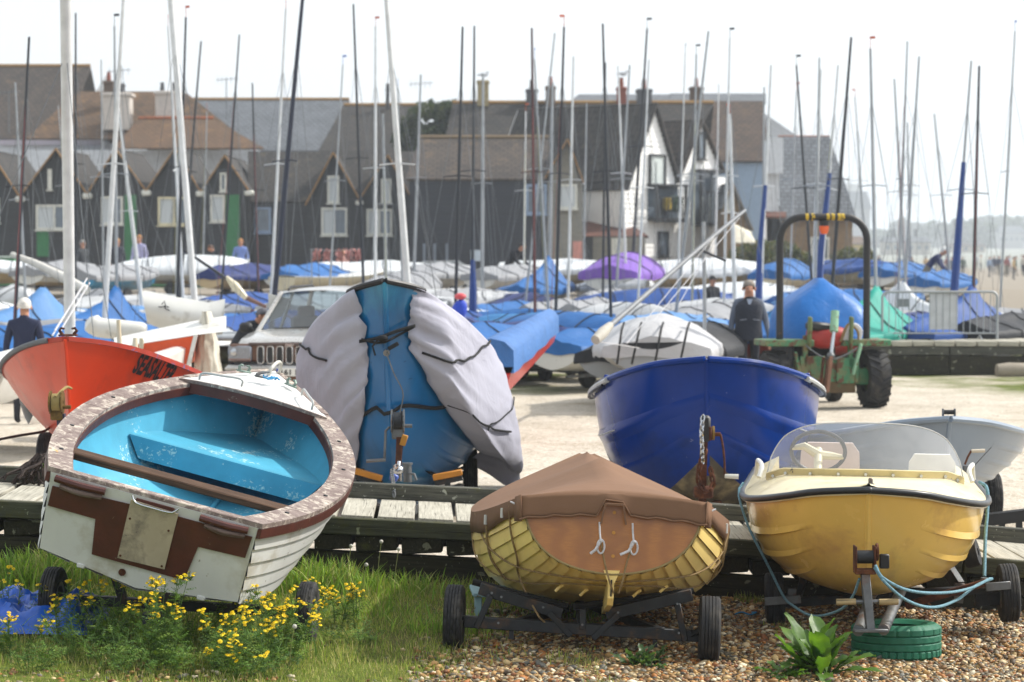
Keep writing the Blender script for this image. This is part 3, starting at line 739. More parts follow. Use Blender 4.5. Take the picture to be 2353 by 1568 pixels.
    for tt, sd in ((.09, -1), (.2, -1), (.2, 1)): p = h.pt(tt, .95, sd, -.03); MB().cyl(p + Vector((0, 0, -.03)), p + Vector((0, 0, .03)), .011, n=8).part('toggle', M('white_toggle', '#cfcfca', .5), root)
    for x in (-.42, -.18, .27, .55):
        p = h.pt(.12, min(.5, abs(x) * .55), 1 if x > 0 else -1, -.02); MB().tube([p + Vector((-.03, 0, -.03)), p, p + Vector((.02, 0, .012))], .010, 6).part('bilge_runner_end', yel, root)
    # ---- launching trolley
    tr = thing('launching_trolley', 'black steel launching trolley with carpeted V cradle under the yellow clinker dinghy', 'trolley')
    wl_, wr_ = on_ground(1044, 1494), on_ground(1627, 1519)
    Yw = 15.0; wl_ = Vector((at(1044, 1494, Yw).x, Yw, at(1044, 1494, Yw).z)); wr_ = Vector((at(1627, 1519, Yw).x, Yw - .1, at(1627, 1519, Yw - .1).z))
    ax = (wr_ - wl_).normalized()
    wheel(tr, wl_ + Vector((0, 0, .205)), .205, .118, .1, 'knob', ax); wheel(tr, wr_ + Vector((0, 0, .2)), .203, .135, .1, 'rib', ax)
    def A(px, py, dy=0.0): return at(px, py, Yw + dy)
    def steel(name, a, b, w_, h_, m=DARKSTEEL): return MB().bar(a, b, w_, h_, ch=.004).part(name, m, tr)
    steel('axle_beam', A(1066, 1428), A(1606, 1462), .06, .07)
    steel('axle_stub', wl_ + Vector((.05, 0, .205)), A(1090, 1428), .03, .03); steel('axle_stub', wr_ + Vector((-.05, 0, .2)), A(1585, 1462), .03, .03)
    for a, b in ((A(1102, 1352, .02), A(1292, 1410, .02)), (A(1392, 1412, .02), A(1590, 1366, .02))): steel('cradle_arm', a, b, .05, .075)
    for a, b in ((A(1086, 1337, .05), A(1304, 1394, .05)), (A(1316, 1395, .05), A(1594, 1358, .05))):
        MB().tube([a, b], .021, 8).part('carpet_pad', M('black_carpet', '#101113', .95, bump=.5, bscale=120), tr)
    for a, b in ((A(1128, 1368, -.03), A(1094, 1444, -.03)), (A(1262, 1408, -.03), A(1312, 1462, -.03)), (A(1422, 1412, -.03), A(1362, 1468, -.03)), (A(1556, 1388, -.03), A(1574, 1474, -.03)), (A(1340, 1400, -.03), A(1338, 1448, -.03))): steel('strut', a, b, .012, .04, STEEL if random.random() < .3 else DARKSTEEL)
    for a, b in ((A(1160, 1440, -.0), A(1300, 1398, 1.4)), (A(1520, 1452, 0), A(1360, 1392, 1.4))): steel('frame_tube', a, b, .05, .05)
    steel('drawbar', A(1338, 1440), Vector((.45, 18.1, .25)), .055, .055)
    for px in (1175, 1505): MB().bar(A(px, 1438 + (px - 1175) * .06), A(px, 1468 + (px - 1175) * .06), .03, .03).part('stub_bracket', DARKSTEEL, tr)
    for px, py in ((1130, 1363), (1152, 1372), (1248, 1396), (1338, 1436), (1420, 1408), (1556, 1388), (1145, 1432), (1560, 1455)): MB().cyl(A(px, py, -.035), A(px, py, -.05), .008, n=8).part('bolt', STEEL, tr)
    # pale blue launching dolly that lies on the ground behind
    bl = thing('ground_roller', 'faded pale blue wooden roller frame lying on the grass beneath the clinker dinghy', 'roller', gpt(1150, 16.3))
    pb = M('faded_blue_board', '#8fb0bb', .7, chips=('#6f6a5c', .3, 9))
    MB().box((.05, 0, .17), (.5, .3, .03), (.05, .04, .1), .006).part('board', pb, bl); MB().box((-.15, 0, .08), (.05, .26, .16), ch=.006).part('leg', pb, bl); MB().box((.27, 0, .08), (.05, .26, .16), ch=.006).part('leg', pb, bl)
clinker_dinghy()
# ================================================================== yellow speedboat with windscreen
def speedboat():
    zg = -.10
    root = thing('speedboat', 'yellow moulded speedboat with clear windscreen and black rubbing strip, bow to the shingle', 'speedboat', (2.68, 18.57, 0), rot3(math.pi + .13, .0, -.01))
    rows = list(zip([0, .3, .52, .70, .82, .91, .965, 1], [.79, .82, .83, .77, .645, .47, .30, .003], [.78, .77, .77, .80, .845, .90, .945, .975],
                    [.74, .77, .77, .71, .58, .40, .23, .001], [.34, .30, .28, .28, .31, .38, .47, .60], [.17, .16, .15, .155, .19, .26, .34, .50]))
    h = Hull(3.4, rows, k=.82, rb=.55, rs=.1, kp=5)
    yel = M('yellow_gelcoat', '#f2ca6c', .25, var=.05, scale=2, coat=.45, dirt=('#c99a5e', .3, 1.6))
    cream = M('cream_gelcoat', '#d8cba0', .35, var=.05, scale=3, coat=.2, dirt=('#b09c6c', .25, 3))
    h.shell(36, 22).part('hull', yel, root, angle=60)
    h.transom(th=.03).part('transom', yel, root, angle=30); h.stem(yel, root, .02)
    for sd in (-1, 1):
        for u_, t1, t0 in ((.80, .945, .2), (.62, .93, .15), (.43, .90, .1)):
            P = []
            for t in h.ts(26, t0, t1):
                e = min(1, (t1 - t) * 14) ; p0 = h.pt(t, u_ - .018, sd, -.0005); p1 = h.pt(t, u_ - .012, sd, -.015 * e - .0006); p2 = h.pt(t, u_ + .012, sd, -.006 * e - .0006); p3 = h.pt(t, u_ + .03, sd, -.0005); P.append([p0, p1, p2, p3])
            MB().grid(P, flip=sd < 0).part('spray_rail', yel, root, angle=40)
        h.strip(1, sd, .0, .018, -.03, .012, 34).part('flange', cream, root, angle=40)
        pts = h.along(1, sd, 34, dx=.02, dz=.0); pts[-1] = Vector((0, h.L + .012, pts[-1].z))
        MB().tube(pts, .0225, 10).part('rubbing_strip', M('black_rubber_strip', '#1d2126', .35, var=.15), root)
    MB().ball((0, h.L + .008, h.q(2, 1)), (.03, .03, .0235), 12, 8).part('bow_rubber', M('black_rubber_strip', '#1d2126', .35, var=.15), root)
    # deck with cockpit
    def deck_z(t, x):
        b = h.q(1, t); e = min(1, abs(x) / max(b, .02)); gz = h.q(2, t); base = gz + .012
        rise = .115 * ss(1.0, .72, t) if False else .115 * (1 - ss(.70, 1.0, t))
        return base + rise * min(1, (1 - e) * 3.2)**.8 + .03 * (1 - e * e)
    P = []
    for t in h.ts(24, .50, .999):
        b = h.q(1, t); P.append([Vector((lerp(-b, b, j / 24), t * h.L, deck_z(t, lerp(-b, b, j / 24)))) for j in range(25)])
    MB().grid(P).part('foredeck', cream, root, angle=60)
    for sd in (-1, 1):   # side decks
        P = []
        for t in h.ts(12, .0, .505):
            b = h.q(1, t); P.append([Vector((sd * lerp(b - .16, b, j / 5), t * h.L, deck_z(t, b * (1 - .16 / b * (1 - j / 5))) if j else deck_z(t, b - .16))) for j in range(6)])
        MB().grid(P, flip=sd < 0).part('side_deck', cream, root)
        P2 = [[Vector((sd * (h.q(1, t) - .16), t * h.L, deck_z(t, h.q(1, t) - .16))), Vector((sd * (h.q(1, t) - .18), t * h.L, .36))] for t in h.ts(12, .0, .505)]
        MB().grid(P2).part('cockpit_side', cream, root)
    MB().box((0, .86, .355), (1.25, 1.7, .02)).part('cockpit_floor', cream, root)
    MB().box((0, .06, .57), (1.3, .03, .42)).part('cockpit_aft_wall', cream, root)
    bw = []
    for j in range(13):
        x = lerp(-.66, .66, j / 12); bw.append([Vector((x, 1.70, deck_z(.502, x) - .002)), Vector((x, 1.72, .36))])
    MB().grid(bw).part('dash', cream, root)
    seatm = M('faded_pink_vinyl', '#c9b4ac', .5, var=.06)
    def seat(x, wd, top, m):
        P = []
        for i in range(9):
            a = math.pi * i / 8; xx = x - wd / 2 * math.cos(a) * (1 if True else 1); zz = .62 + (top - .62) * min(1, math.sin(a) * 2.2)
            P.append([Vector((xx, .95, .5)), Vector((xx, .93, zz)), Vector((xx, .87, zz)), Vector((xx, .86, .5))])
        MB().grid(P, cv=True).box((x, 1.1, .47), (wd, .4, .1), ch=.03).part('seat', m, root)
    seat(.24, .46, 1.07, seatm); seat(-.5, .36, 1.0, M('white_vinyl', '#d5d2c8', .5))
    # steering wheel
    c = Vector((.325, 1.42, 1.045)); nrm = Vector((0, -.8, .6)).normalized(); a_ = Vector((1, 0, 0)); b_ = nrm.cross(a_)
    MB().tube([c + a_ * .19 * math.cos(2 * math.pi * i / 32) + b_ * .19 * math.sin(2 * math.pi * i / 32) for i in range(32)], .015, 8, closed=True).part('steering_wheel', BLACK, root)
    sp = MB().tube([c + Vector((0, .03, -.02)), c + a_ * .1 + b_ * .05, c + a_ * .185 + b_ * .03], [.035, .028, .016], 8).tube([c + Vector((0, .03, -.02)), c - a_ * .1 + b_ * .02 - b_ * .06, c - a_ * .18 - b_ * .05], [.035, .028, .016], 8).cyl(c + nrm * .02, c - nrm * .25, .03)
    sp.part('wheel_spokes', M('cream_plastic', '#cfc6a6', .4), root)
    # windscreen
    def ws(a):   # a -1..1 -> base point, height
        x = .685 * a; y = 2.16 - .42 * abs(a)**2.3; t = y / h.L; return Vector((x, y, deck_z(t, x) + .005)), (max(0, 1 - abs(a)**4.0))**.55
    P = []; n = 44
    for i in range(n + 1):
        a = -1 + 2 * i / n; p, hh = ws(a); row = []
        for k in range(9):
            f = k / 8; q = p + Vector((-.07 * a * f * hh * 0, -.20 * f * hh, .335 * hh * f + .012)); row.append(q)
        P.append(row)
    scr = MB().grid(P).part('windscreen', glass('scratched_perspex', (.97, .985, 1), .05, .8, .22), root, angle=180)
    MB().tube([r[-1] for r in P], .0045, 6).part('windscreen_edge', glass('perspex_edge', (.8, .85, .9), .2, .8, .5), scr)
    fl = MB().grid([[r[0] + Vector((0, .012, -.014)), r[0] + Vector((0, .016, .03)), r[0] + Vector((0, -.012, .034)), r[0] + Vector((0, -.012, -.014))] for r in P], cv=True); fl.part('windscreen_flange', M('stained_cream', '#c0b182', .5, chips=('#5d5a52', .2, 12)), root)
    for a in (-.93, -.8, -.55, -.27, 0, .27, .55, .8, .93):
        p, hh = ws(a); MB().cyl(p + Vector((0, .02, .012)), p + Vector((0, .032, .012)), .011, n=10).part('screen_bolt', CHROME, root)
    for sd in (-1, 1):
        a = Vector((sd * .73, 1.93, .90)); MB().tube(rope_pts([a, a + Vector((-sd * .02, -.06, .07)), a + Vector((sd * .01, -.2, .1)), a + Vector((sd * .02, -.34, .07)), a + Vector((sd * .03, -.40, -.02))], 18), .016, 8).part('grab_handle', M('white_plastic', '#d4d4d0', .4), root)
    MB().box((-.02, 2.92, deck_z(.86, 0) + .02), (.03, .02, .05), ch=.006).box((-.02, 2.93, deck_z(.86, 0) + .004), (.05, .06, .01), ch=.002).part('bow_cleat', STEEL, root)
    # ---- trailer
    tr = thing('boat_trailer', 'galvanised boat trailer with winch post and twin drawbar tubes under the yellow speedboat', 'trailer')
    Y = 16.6
    wl_ = at(1780, 1440, Y) + Vector((0, 0, .175)); wr_ = at(2316, 1429, Y - .1) + Vector((0, 0, .2)); ax = (wr_ - wl_).normalized()
    wheel(tr, wl_, .2, .13, .1, 'zig', ax); wheel(tr, wr_, .2, .13, .1, 'zig', ax)
    def bar(name, a, b, w_, h_, m=STEEL): return MB().bar(a, b, w_, h_, ch=.003).part(name, m, tr)
    bar('axle_beam', at(1800, 1386, Y), at(2290, 1352, Y - .1), .06, .06, DARKSTEEL)
    bar('light_bracket', at(1757, 1383, Y - .25), at(1840, 1377, Y - .25), .02, .055); bar('light_bracket', at(2265, 1350, Y - .3), at(2322, 1345, Y - .3), .02, .055)
    bar('hub_bracket', at(1818, 1380, Y - .1), at(1820, 1352, Y - .1), .04, .06); bar('hub_bracket', at(2262, 1352, Y - .15), at(2264, 1328, Y - .15), .04, .06)
    bar('rusty_angle', at(2080, 1392, Y - .2), at(2268, 1338, Y - .2), .03, .05, RUST); bar('suspension_beam', at(2240, 1378, Y), at(2296, 1374, Y), .07, .09, DARKSTEEL)
    foot = at(2005, 1446, 14.95)
    MB().tube([at(1972, 1450, 14.95), at(2003, 1366, 16.1), at(2014, 1352, 17.6)], .036, 10).part('drawbar_tube', STEEL, tr)
    MB().tube([at(2030, 1448, 14.95), at(2078, 1340, 16.1), at(2120, 1320, 17.6)], .036, 10).part('drawbar_tube', STEEL, tr)
    MB().bar(at(1962, 1449, 14.93), at(2040, 1449, 14.93), .06, .02, ch=.003).part('coupling_plate', STEEL, tr)
    post = MB().bar(at(2000, 1448, 14.95), at(1987, 1312, 15.0), .055, .062, up=(0, 1, 0), ch=.005); post.part('winch_post', STEEL, tr)
    wc = at(1987, 1280, 15.0)
    MB().cyl(wc + Vector((-.05, 0, 0)), wc + Vector((.05, 0, 0)), .042, n=16).part('winch_drum', DARKSTEEL, tr)
    for e in (-.06, .06): MB().box(wc + Vector((e, 0, -.01)), (.014, .1, .16), ch=.004).part('winch_cheek', RUST, tr)
    MB().cyl(wc + Vector((.07, 0, .03)), wc + Vector((.082, 0, .03)), .055, n=18).part('winch_gear', RUST, tr)
    MB().box(wc + Vector((.125, .02, -.03)), (.06, .04, .09), ch=.006).part('rubber_block', BLACK, tr); MB().box(wc + Vector((0, .0, -.09)), (.13, .1, .03), ch=.004).part('winch_base', RUST, tr)
    MB().tube([at(1934, 1384, 14.98), at(2060, 1382, 14.98)], .014, 8).part('handle_bar', STEEL, tr)
    wd = weathered_wood('pale_grip_wood', '#8d7a56', '#c4b088', gs=(2, 14, 14), bump=.2)
    for a, b in ((1922, 1966), (2020, 2064)): MB().tube([at(a, 1384, 14.96), at(b, 1383, 14.96)], .02, 10).part('grip', wd, tr)
    for px, py, tilt in ((2232, 1272, .5), (2150, 1288, .3)):
        p = at(px, py, 17.1); MB().lathe([(.03, -.05), (.095, -.05), (.1, -.02), (.1, .02), (.095, .05), (.03, .05)], p, (.9, -.3, .25), 24).part('keel_roller', RUBBER, tr)
    bar('roller_arm', at(2170, 1296, 17.0), at(2205, 1350, 16.8), .05, .1); bar('roller_arm', at(2205, 1340, 16.8), at(2200, 1385, 16.8), .05, .07); bar('roller_arm', at(1850, 1315, 17.0), at(1835, 1375, 16.8), .04, .05, DARKSTEEL)
    # ropes
    def rp(label, pts, r=.012, n=40, nm='mooring_rope'):
        o = MB().tube(rope_pts(pts, n), r, 8).part(nm, BROPE); tag(o, label, 'rope'); return o
    rp('blue rope hanging down the hull side of the yellow speedboat to the trailer hub with long coupling loop', [at(1708, 1110, 16.9), at(1697, 1128, 16.85), at(1703, 1160, 16.8), at(1722, 1215, 16.7), at(1765, 1300, 16.5), at(1800, 1370, 16.3), at(1822, 1392, 16.0), at(1870, 1416, 15.6), at(1930, 1402, 15.3), at(1960, 1370, 15.1), at(1975, 1330, 15.0)], .009).__setitem__('label', 'blue rope from the speedboat rail past the trailer wheel sunk in shingle')
    rp('', [at(2250, 1108, 16.9), at(2266, 1118, 16.85), at(2270, 1150, 16.8), at(2264, 1240, 16.6), at(2262, 1325, 16.4)], .012).__setitem__('label', 'blue rope hanging straight from the speedboat rail to the trailer corner')
    rp('', [at(2012, 1300, 14.95), at(2025, 1325, 14.9), at(2080, 1355, 15.0), at(2160, 1363, 15.4), at(2230, 1352, 15.9), at(2275, 1330, 16.2)], .010).__setitem__('label', 'shallow loop of blue rope slung from winch to trailer corner')
    rp('', [at(2010, 1305, 14.95), at(2030, 1335, 14.9), at(2080, 1378, 15.0), at(2140, 1396, 15.3), at(2200, 1378, 15.8), at(2245, 1345, 16.1), at(2280, 1330, 16.25)], .010).__setitem__('label', 'deep sagging loop of blue rope slung from winch to trailer corner')
    # ---- green painted tyre
    g = M('green_painted_tyre', '#12644a', .6, var=.15, scale=5, chips=('#14201c', .14, 7), bump=.15, bscale=40)
    c = on_ground(2062, 1508); ty = thing('car_tyre', 'old car tyre painted green lying flat under the speedboat drawbar', 'tyre', c + Vector((0, .05, .095)), Euler((0, R(90) - .02, 0)))
    ty.rotation_euler = (Matrix.Rotation(-.05, 3, 'X') @ Matrix.Rotation(R(90), 3, 'Y')).to_euler(); (0, Euler((0, 0, 0)))
    h_ = .112; Rr = .285; prof = [(.16, -h_ * .8), (.20, -h_ * 1.0), (.25, -h_ * 1.02), (Rr - .012, -h_ * .9)]
    for i in range(4):
        a = lerp(-.85, .85, i / 4) * h_; b = lerp(-.85, .85, (i + 1) / 4) * h_; prof += [(Rr - (.0 if i else .004), a + .003), (Rr + .003, a + .008), (Rr + .003, b - .008), (Rr - (.0 if i < 3 else .004), b - .003)]
        if i < 3: prof += [(Rr - .008, b - .001), (Rr - .008, b + .001)]
    prof += [(Rr - .012, h_ * .9), (.25, h_ * 1.02), (.20, h_), (.16, h_ * .8), (.19, h_ * .7), (.24, h_ * .6), (.255, 0), (.24, -h_ * .6), (.19, -h_ * .7)]
    def dsp(k, i, hh, r):
        if r < Rr - .014: return 0
        if hh > h_ * .40: return -.010 if i % 4 == 0 else 0
        if abs(hh) < h_ * .42: return -.004 if (i + int(hh * 60)) % 6 == 0 else 0
        return -.006 if i % 7 == 0 else 0
    MB().lathe(prof, (0, 0, 0), (1, 0, 0), 140, dsp).part('tyre_body', g, ty, angle=25)
speedboat()
# ================================================================== second row, beyond the boardwalk: bows to the camera
def winch(parent, wc, mat_, strap=False, crank=True, side=1):
    wc = Vector(wc)
    MB().lathe([(.02, -.035), (.075, -.035), (.075, .035), (.02, .035)], wc, (1, 0, 0), 24).part('winch_drum', DARKSTEEL if not strap else M('worn_webbing', '#8b7a4a', .9, var=.25), parent)
    for e in (-.05, .05): MB().lathe([(.015, -.006), (.1, -.006), (.1, .006), (.015, .006)], wc + Vector((e, 0, 0)), (1, 0, 0), 28, lambda k, i, h, r: (-.008 if i % 2 and r > .05 else 0)).part('winch_cheek', mat_, parent)
    MB().box(wc + Vector((0, .02, -.10)), (.1, .1, .10), ch=.01).part('winch_frame', mat_, parent)
    MB().cyl(wc + Vector((.055, 0, -.04)), wc + Vector((.12, 0, -.04)), .016).part('winch_spindle', mat_, parent)
    if crank:
        p = wc + Vector((side * .11, 0, -.04)); MB().tube([p, p + Vector((side * .01, -.02, -.1)), p + Vector((side * .03, -.03, -.30)), p + Vector((side * .03, -.03, -.33))], .010, 8).part('crank_arm', mat_, parent)
        MB().tube([p + Vector((side * .03, -.03, -.33)), p + Vector((side * .15, -.04, -.33))], [.018, .02], 10).part('crank_grip', M('white_grip', '#c9c7bd', .5), parent)
def chain(parent, pts, r=.008, pitch=.045, m=STEEL, name='chain'):
    pts = rope_pts(pts, 60); L = [0]
    for a, b in zip(pts, pts[1:]): L.append(L[-1] + (b - a).length)
    n = int(L[-1] / pitch); b = MB()
    for i in range(n):
        s = (i + .5) * pitch; k = max(j for j in range(len(L)) if L[j] <= s); k = min(k, len(pts) - 2); p = pts[k].lerp(pts[k + 1], (s - L[k]) / max(1e-6, L[k + 1] - L[k])); d = (pts[k + 1] - pts[k]).normalized()
        o = d.orthogonal().normalized(); o = o if i % 2 else d.cross(o)
        b.tube([p + d * pitch * .68 * math.cos(q * math.pi / 4) + o * pitch * .34 * math.sin(q * math.pi / 4) for q in range(8)], r, 5, closed=True)
    ob = b.part(name, m, parent); tag(ob, kind='stuff'); return ob
def row_trailer(label, c, yaw, span=1.7, wheel_back=2.3, h0=.38, post=None, m=STEEL):
    tr = thing('boat_trailer', label, 'trailer', (c[0], c[1], 0), rot3(yaw))
    g = ground(c[0], c[1] + wheel_back)
    for sd in (-1, 1): wheel(tr, (sd * span / 2, -wheel_back, g + .25), .25, .14, .13, 'block')
    MB().bar((-span / 2, -wheel_back, g + .25), (span / 2, -wheel_back, g + .25), .06, .06).part('axle', m, tr)
    for sd in (-1, 1): MB().bar((sd * .5, -wheel_back - .8, g + h0), (0, .1, g + h0), .06, .08).part('frame_rail', m, tr)
    for sd in (-1, 1): MB().bar((sd * .45, -wheel_back, g + .25), (sd * .45, -wheel_back, g + h0 + .06), .06, .06).part('bracket', m, tr)
    return tr
# ---------------------------------------------------------------- blue boat wrapped in a pale grey cover
def covered_boat():
    root = thing('covered_boat', 'tall blue motorboat bow wrapped in a pale grey cover tied with black straps', 'boat', (-1.05, 25.55, 0), rot3(math.pi, 0, .015))
    rows = list(zip([0, .3, .5, .65, .8, .9, .96, 1], [.84, .91, .92, .85, .65, .43, .26, .001], [1.25, 1.28, 1.40, 1.56, 1.83, 2.03, 2.14, 2.21],
                    [.86, .95, .95, .87, .64, .37, .18, .001], [.34, .30, .30, .33, .46, .70, .98, 1.3], [.16, .14, .14, .17, .28, .50, .78, 1.08]))
    h = Hull(5.0, rows, k=.62, rb=.28, rs=.1, kp=5)
    blue = M('sea_blue_gelcoat', '#0a649c', .3, var=.10, scale=2, coat=.35, dirt=('#2f88a8', .3, 1.3), streak=('#0a5580', .3, 4))
    h.shell(40, 22).part('hull', blue, root, angle=60); h.transom(th=.03).part('transom', blue, root); h.stem(blue, root, .025)
    for sd in (-1, 1):
        for u_ in (.30, .42, .54):
            P = []
            for t in h.ts(24, .25, .86):
                e = min(1, (.86 - t) * 10); P.append([h.pt(t, u_ - .02, sd, -.0006), h.pt(t, u_ - .006, sd, -.012 * e - .001), h.pt(t, u_ + .006, sd, -.012 * e - .001), h.pt(t, u_ + .025, sd, -.0006)])
            MB().grid(P, flip=sd < 0).part('spray_rail', blue, root)
        for k in range(3):   # moulded grooves on the flared bow
            a, b = h.pt(.93 - .03 * k, .93 - .08 * k, sd, -.004), h.pt(.985 - .012 * k, .70 - .06 * k, sd, -.004)
            MB().tube([a, a.lerp(b, .5), b], [.003, .006, .003], 6).part('bow_groove', M('dark_blue_line', '#084f78', .5), root)
        pts = h.along(1, sd, 12, .945, 1, dx=.01, dz=.012); MB().tube(pts, .026, 8).part('gunwale_rubber', BLACK, root)
    grey = fabric('pale_cover_cloth', '#a3a3b0', .8, .05, .75, 2.4, sheen=.1, dirt=('#8e8890', .2, 1.2))
    from mathutils import noise as NZ
    EDGE = {}
    for sd, tab in ((-1, ([0, .15, .3, .5, .6, .72, .86, 1], [.22, .16, .13, .15, .28, .52, .78, .93])), (1, ([0, .15, .3, .45, .63, .8, 1], [.22, .16, .13, .12, .15, .24, .34]))):
        ws_ = [q / 20 for q in range(21)]; te_ = []
        for q in ws_:
            want = float(np.interp(q, *tab)); a, b = .45, .992
            for _ in range(24):
                m_ = (a + b) / 2
                if abs(h.pt(m_, max(.08, 1 - q * (.58 if sd < 0 else .78)), sd, -.05).x) > want + .05: a = m_
                else: b = m_
            te_.append(a)
        EDGE[sd] = (lambda w_, ws_=ws_, te_=te_: float(np.interp(w_, ws_, te_)))
    for sd in (-1, 1):
        P = []; nu, nw = 70, 60
        for j in range(nw + 1):
            wv = j / nw; row = []
            for i in range(nu + 1):
                f = i / nu; te = EDGE[sd](wv) + .003 * NZ.noise(Vector((wv * 9, sd * 7, 1))); t = lerp(.02, te, f**.8)
                g = h.pt(t, 1, sd); hem = -.02
                hug = h.pt(t, max(.08, 1 - wv * (.58 if sd < 0 else .78)), sd, -.05)
                drop = Vector((g.x + sd * (.05 + (.26 if sd < 0 else .02) * wv), g.y, lerp(g.z, hem, wv)))
                p = hug.lerp(drop, (.9 if sd < 0 else .12) * (1 - f**4))
                pull = ss(.72, 1.0, f)
                puff = (1 if sd < 0 else .45) * .06 * math.sin(f * math.pi) * math.sin(wv * math.pi) + (.16 if sd < 0 else .09) * pull * (1 - ss(.93, 1.0, f)) * math.sin(wv * math.pi)**.5
                # folds run back from the gathered edge, plus slack creases
                q = Vector((wv * 15 + .8 * NZ.noise(Vector((f * 3, wv * 4, sd * 3.0))), f * 2.2, sd * 5.0))
                wr = (.008 + .022 * pull) * NZ.noise(q) + .02 * NZ.noise(Vector((wv * 6 - f * 5, f * 4 + wv * 3, sd * 2.0))) + (.014 * pull) * NZ.noise(Vector((wv * 34, f * 3, sd)))
                p.x += sd * (puff + wr); p.y += .06 * pull * NZ.noise(Vector((wv * 12, f * 2, 9 + sd)))
                p.z += .02 * NZ.noise(Vector((f * 6, wv * 8, 3 + sd)))
                row.append(p)
            P.append(row)
        c = MB().grid(P, flip=sd < 0).part('boat_cover', grey, root, angle=180)
        c.modifiers.new('s', 'SOLIDIFY').thickness = .004
        # piping and straps sewn on the cover
        def cp(f, wv, o=.018):
            i = min(nu, max(0, int(f * nu))); j = min(nw, max(0, int(wv * nw))); q = P[j][i].copy(); q.x += sd * o; return q
        seam = lambda f0, w0, f1, w1, r, nm: MB().tube(rope_pts([cp(lerp(f0, f1, k / 9), lerp(w0, w1, k / 9)) for k in range(10)], 40), r, 6).part(nm, M('black_webbing', '#0e0f12', .8), c)
        seam(.66, .0, .88 if sd > 0 else .99, .26 if sd > 0 else .47, .011, 'strap'); seam(.45, .25, .80, .60, .007, 'strap')
        if sd < 0: seam(.62, .52, .99, .66, .010, 'strap')
    top = []
    for t in h.ts(24, .02, .972):
        a, b = h.pt(t, 1, -1), h.pt(t, 1, 1); r = []
        for j in range(13):
            x = lerp(-1, 1, j / 12); r.append(Vector((lerp(a.x + (.03 if a.x < 0 else -.03), b.x + (.03 if b.x < 0 else -.03), j / 12), a.y, a.z - .01 + (.28 * (1 - ss(.55, .95, t))) * (1 - abs(x)**1.5))))
        top.append(r)
    MB().grid(top).part('cover_top', grey, root, angle=180)
    BW = M('black_webbing', '#0e0f12', .8)
    def band(pts, wd=.035, n=22):
        pts = rope_pts(pts, n); P = []
        for i, p in enumerate(pts):
            P.append([p + Vector((0, 0, wd / 2)), p + Vector((0, 0, -wd / 2))])
        o = MB().grid(P).part('strap', BW, root); o.modifiers.new('s', 'SOLIDIFY').thickness = .006
    f = -.03
    # straps crossing the stem
    S = lambda z_, x_, o=.03: Vector((x_, h.L - .28 * (2.21 - z_) + o - abs(x_) * .75, z_))
    band([S(1.70, .24, .10), S(1.72, .12, .06), S(1.745, .03, .06), S(1.79, -.10, .07), S(1.83, -.25, .12)], .03)
    band([S(1.72, .22, .10), S(1.69, .10, .06), S(1.70, 0, .05), S(1.76, -.12, .06), S(1.82, -.24, .12)], .022)
    kn = MB().ball(S(1.73, .03, .09), (.05, .03, .03), 10, 8).box(S(1.66, -.06, .09), (.10, .02, .035), (0, .5, 0), .004).tube([S(1.73, .06, .09), S(1.66, .12, .09), S(1.58, .1, .08)], .009, 6); kn.part('strap_knot', BW, root)
    band([h.pt(.84, .50, 1, -.06), S(1.12, .12, .03), S(1.06, .02, .05), S(1.13, -.12, .03), h.pt(.86, .62, -1, -.06), h.pt(.80, .8, -1, -.12)], .035)
    band([h.pt(.70, .40, 1, -.08), h.pt(.80, .30, 1, -.05), Vector((.0, h.L * .845, .74)), h.pt(.78, .30, -1, -.05), h.pt(.68, .42, -1, -.10)], .032)
    MB().tube([S(1.08, -.12, .06), S(.8, -.10, .03), S(.5, -.06, -.05)], .018, 6).part('strap', BW, root)
    MB().tube(rope_pts([h.pt(.66, .3, 1, -.06), h.pt(.68, .2, 1, -.06), (.12, 3.6, .42)], 10), .012, 6).part('strap', BW, root)
    MB().tube([S(1.62, .0, -.02), S(1.60, 0, .05)], .03, 10).part('bow_eye', CHROME, root)
    MB().tube(rope_pts([S(1.60, -.0, .07), S(1.42, -.06, .10), S(1.25, -.13, .12), S(1.08, -.10, .14), S(.95, -.07, .2), (-.045, 5.22, 1.02)], 24), .006, 6).part('winch_cable', STEEL, root)
    # trailer with winch post, jockey wheel clamp and roller pads
    tr = row_trailer('boat trailer with winch post and chained coupling below the grey-covered blue boat', (-.98, 20.1), 0, 1.15, -3.4, .2)
    T = lambda px, py, Y: tr.matrix_world.inverted() @ at(px, py, Y)
    bpy.context.view_layer.update()
    MB().bar(T(914, 1105, 20.0), T(918, 1005, 20.1), .05, .06, up=(0, 1, 0)).part('winch_post', RUST, tr)
    wc = T(914, 968, 20.1); winch(tr, wc, STEEL, crank=False)
    MB().tube([wc + Vector((-.07, 0, -.05)), wc + Vector((-.10, -.03, -.08)), wc + Vector((-.11, -.03, -.32))], .011, 8).part('crank_arm', STEEL, tr); MB().tube([wc + Vector((-.10, -.03, -.32)), wc + Vector((-.26, -.05, -.33))], .015, 8).part('crank_grip', STEEL, tr)
    MB().box(T(928, 1012, 20.05), (.05, .06, .09), (0, .3, 0), .005).part('bow_pad', M('ochre_pad', '#a8741f', .7), tr)
    MB().cyl(T(915, 1105, 19.75), T(915, 1082, 19.75), .035, n=14).ball(T(915, 1080, 19.75), (.05, .06, .04), 12, 8).cyl(T(915, 1080, 19.75), T(917, 1062, 19.8), .016).part('coupling_head', CHROME, tr)
    MB().cyl(T(937, 1108, 19.85), T(936, 1068, 19.85), .036, n=14).cyl(T(936, 1068, 19.85), T(936, 1064, 19.85), .045, n=14).part('jockey_clamp', STEEL, tr); MB().tube([T(940, 1088, 19.8), T(952, 1090, 19.75), T(957, 1104, 19.75)], .011, 8).part('clamp_lever', STEEL, tr)
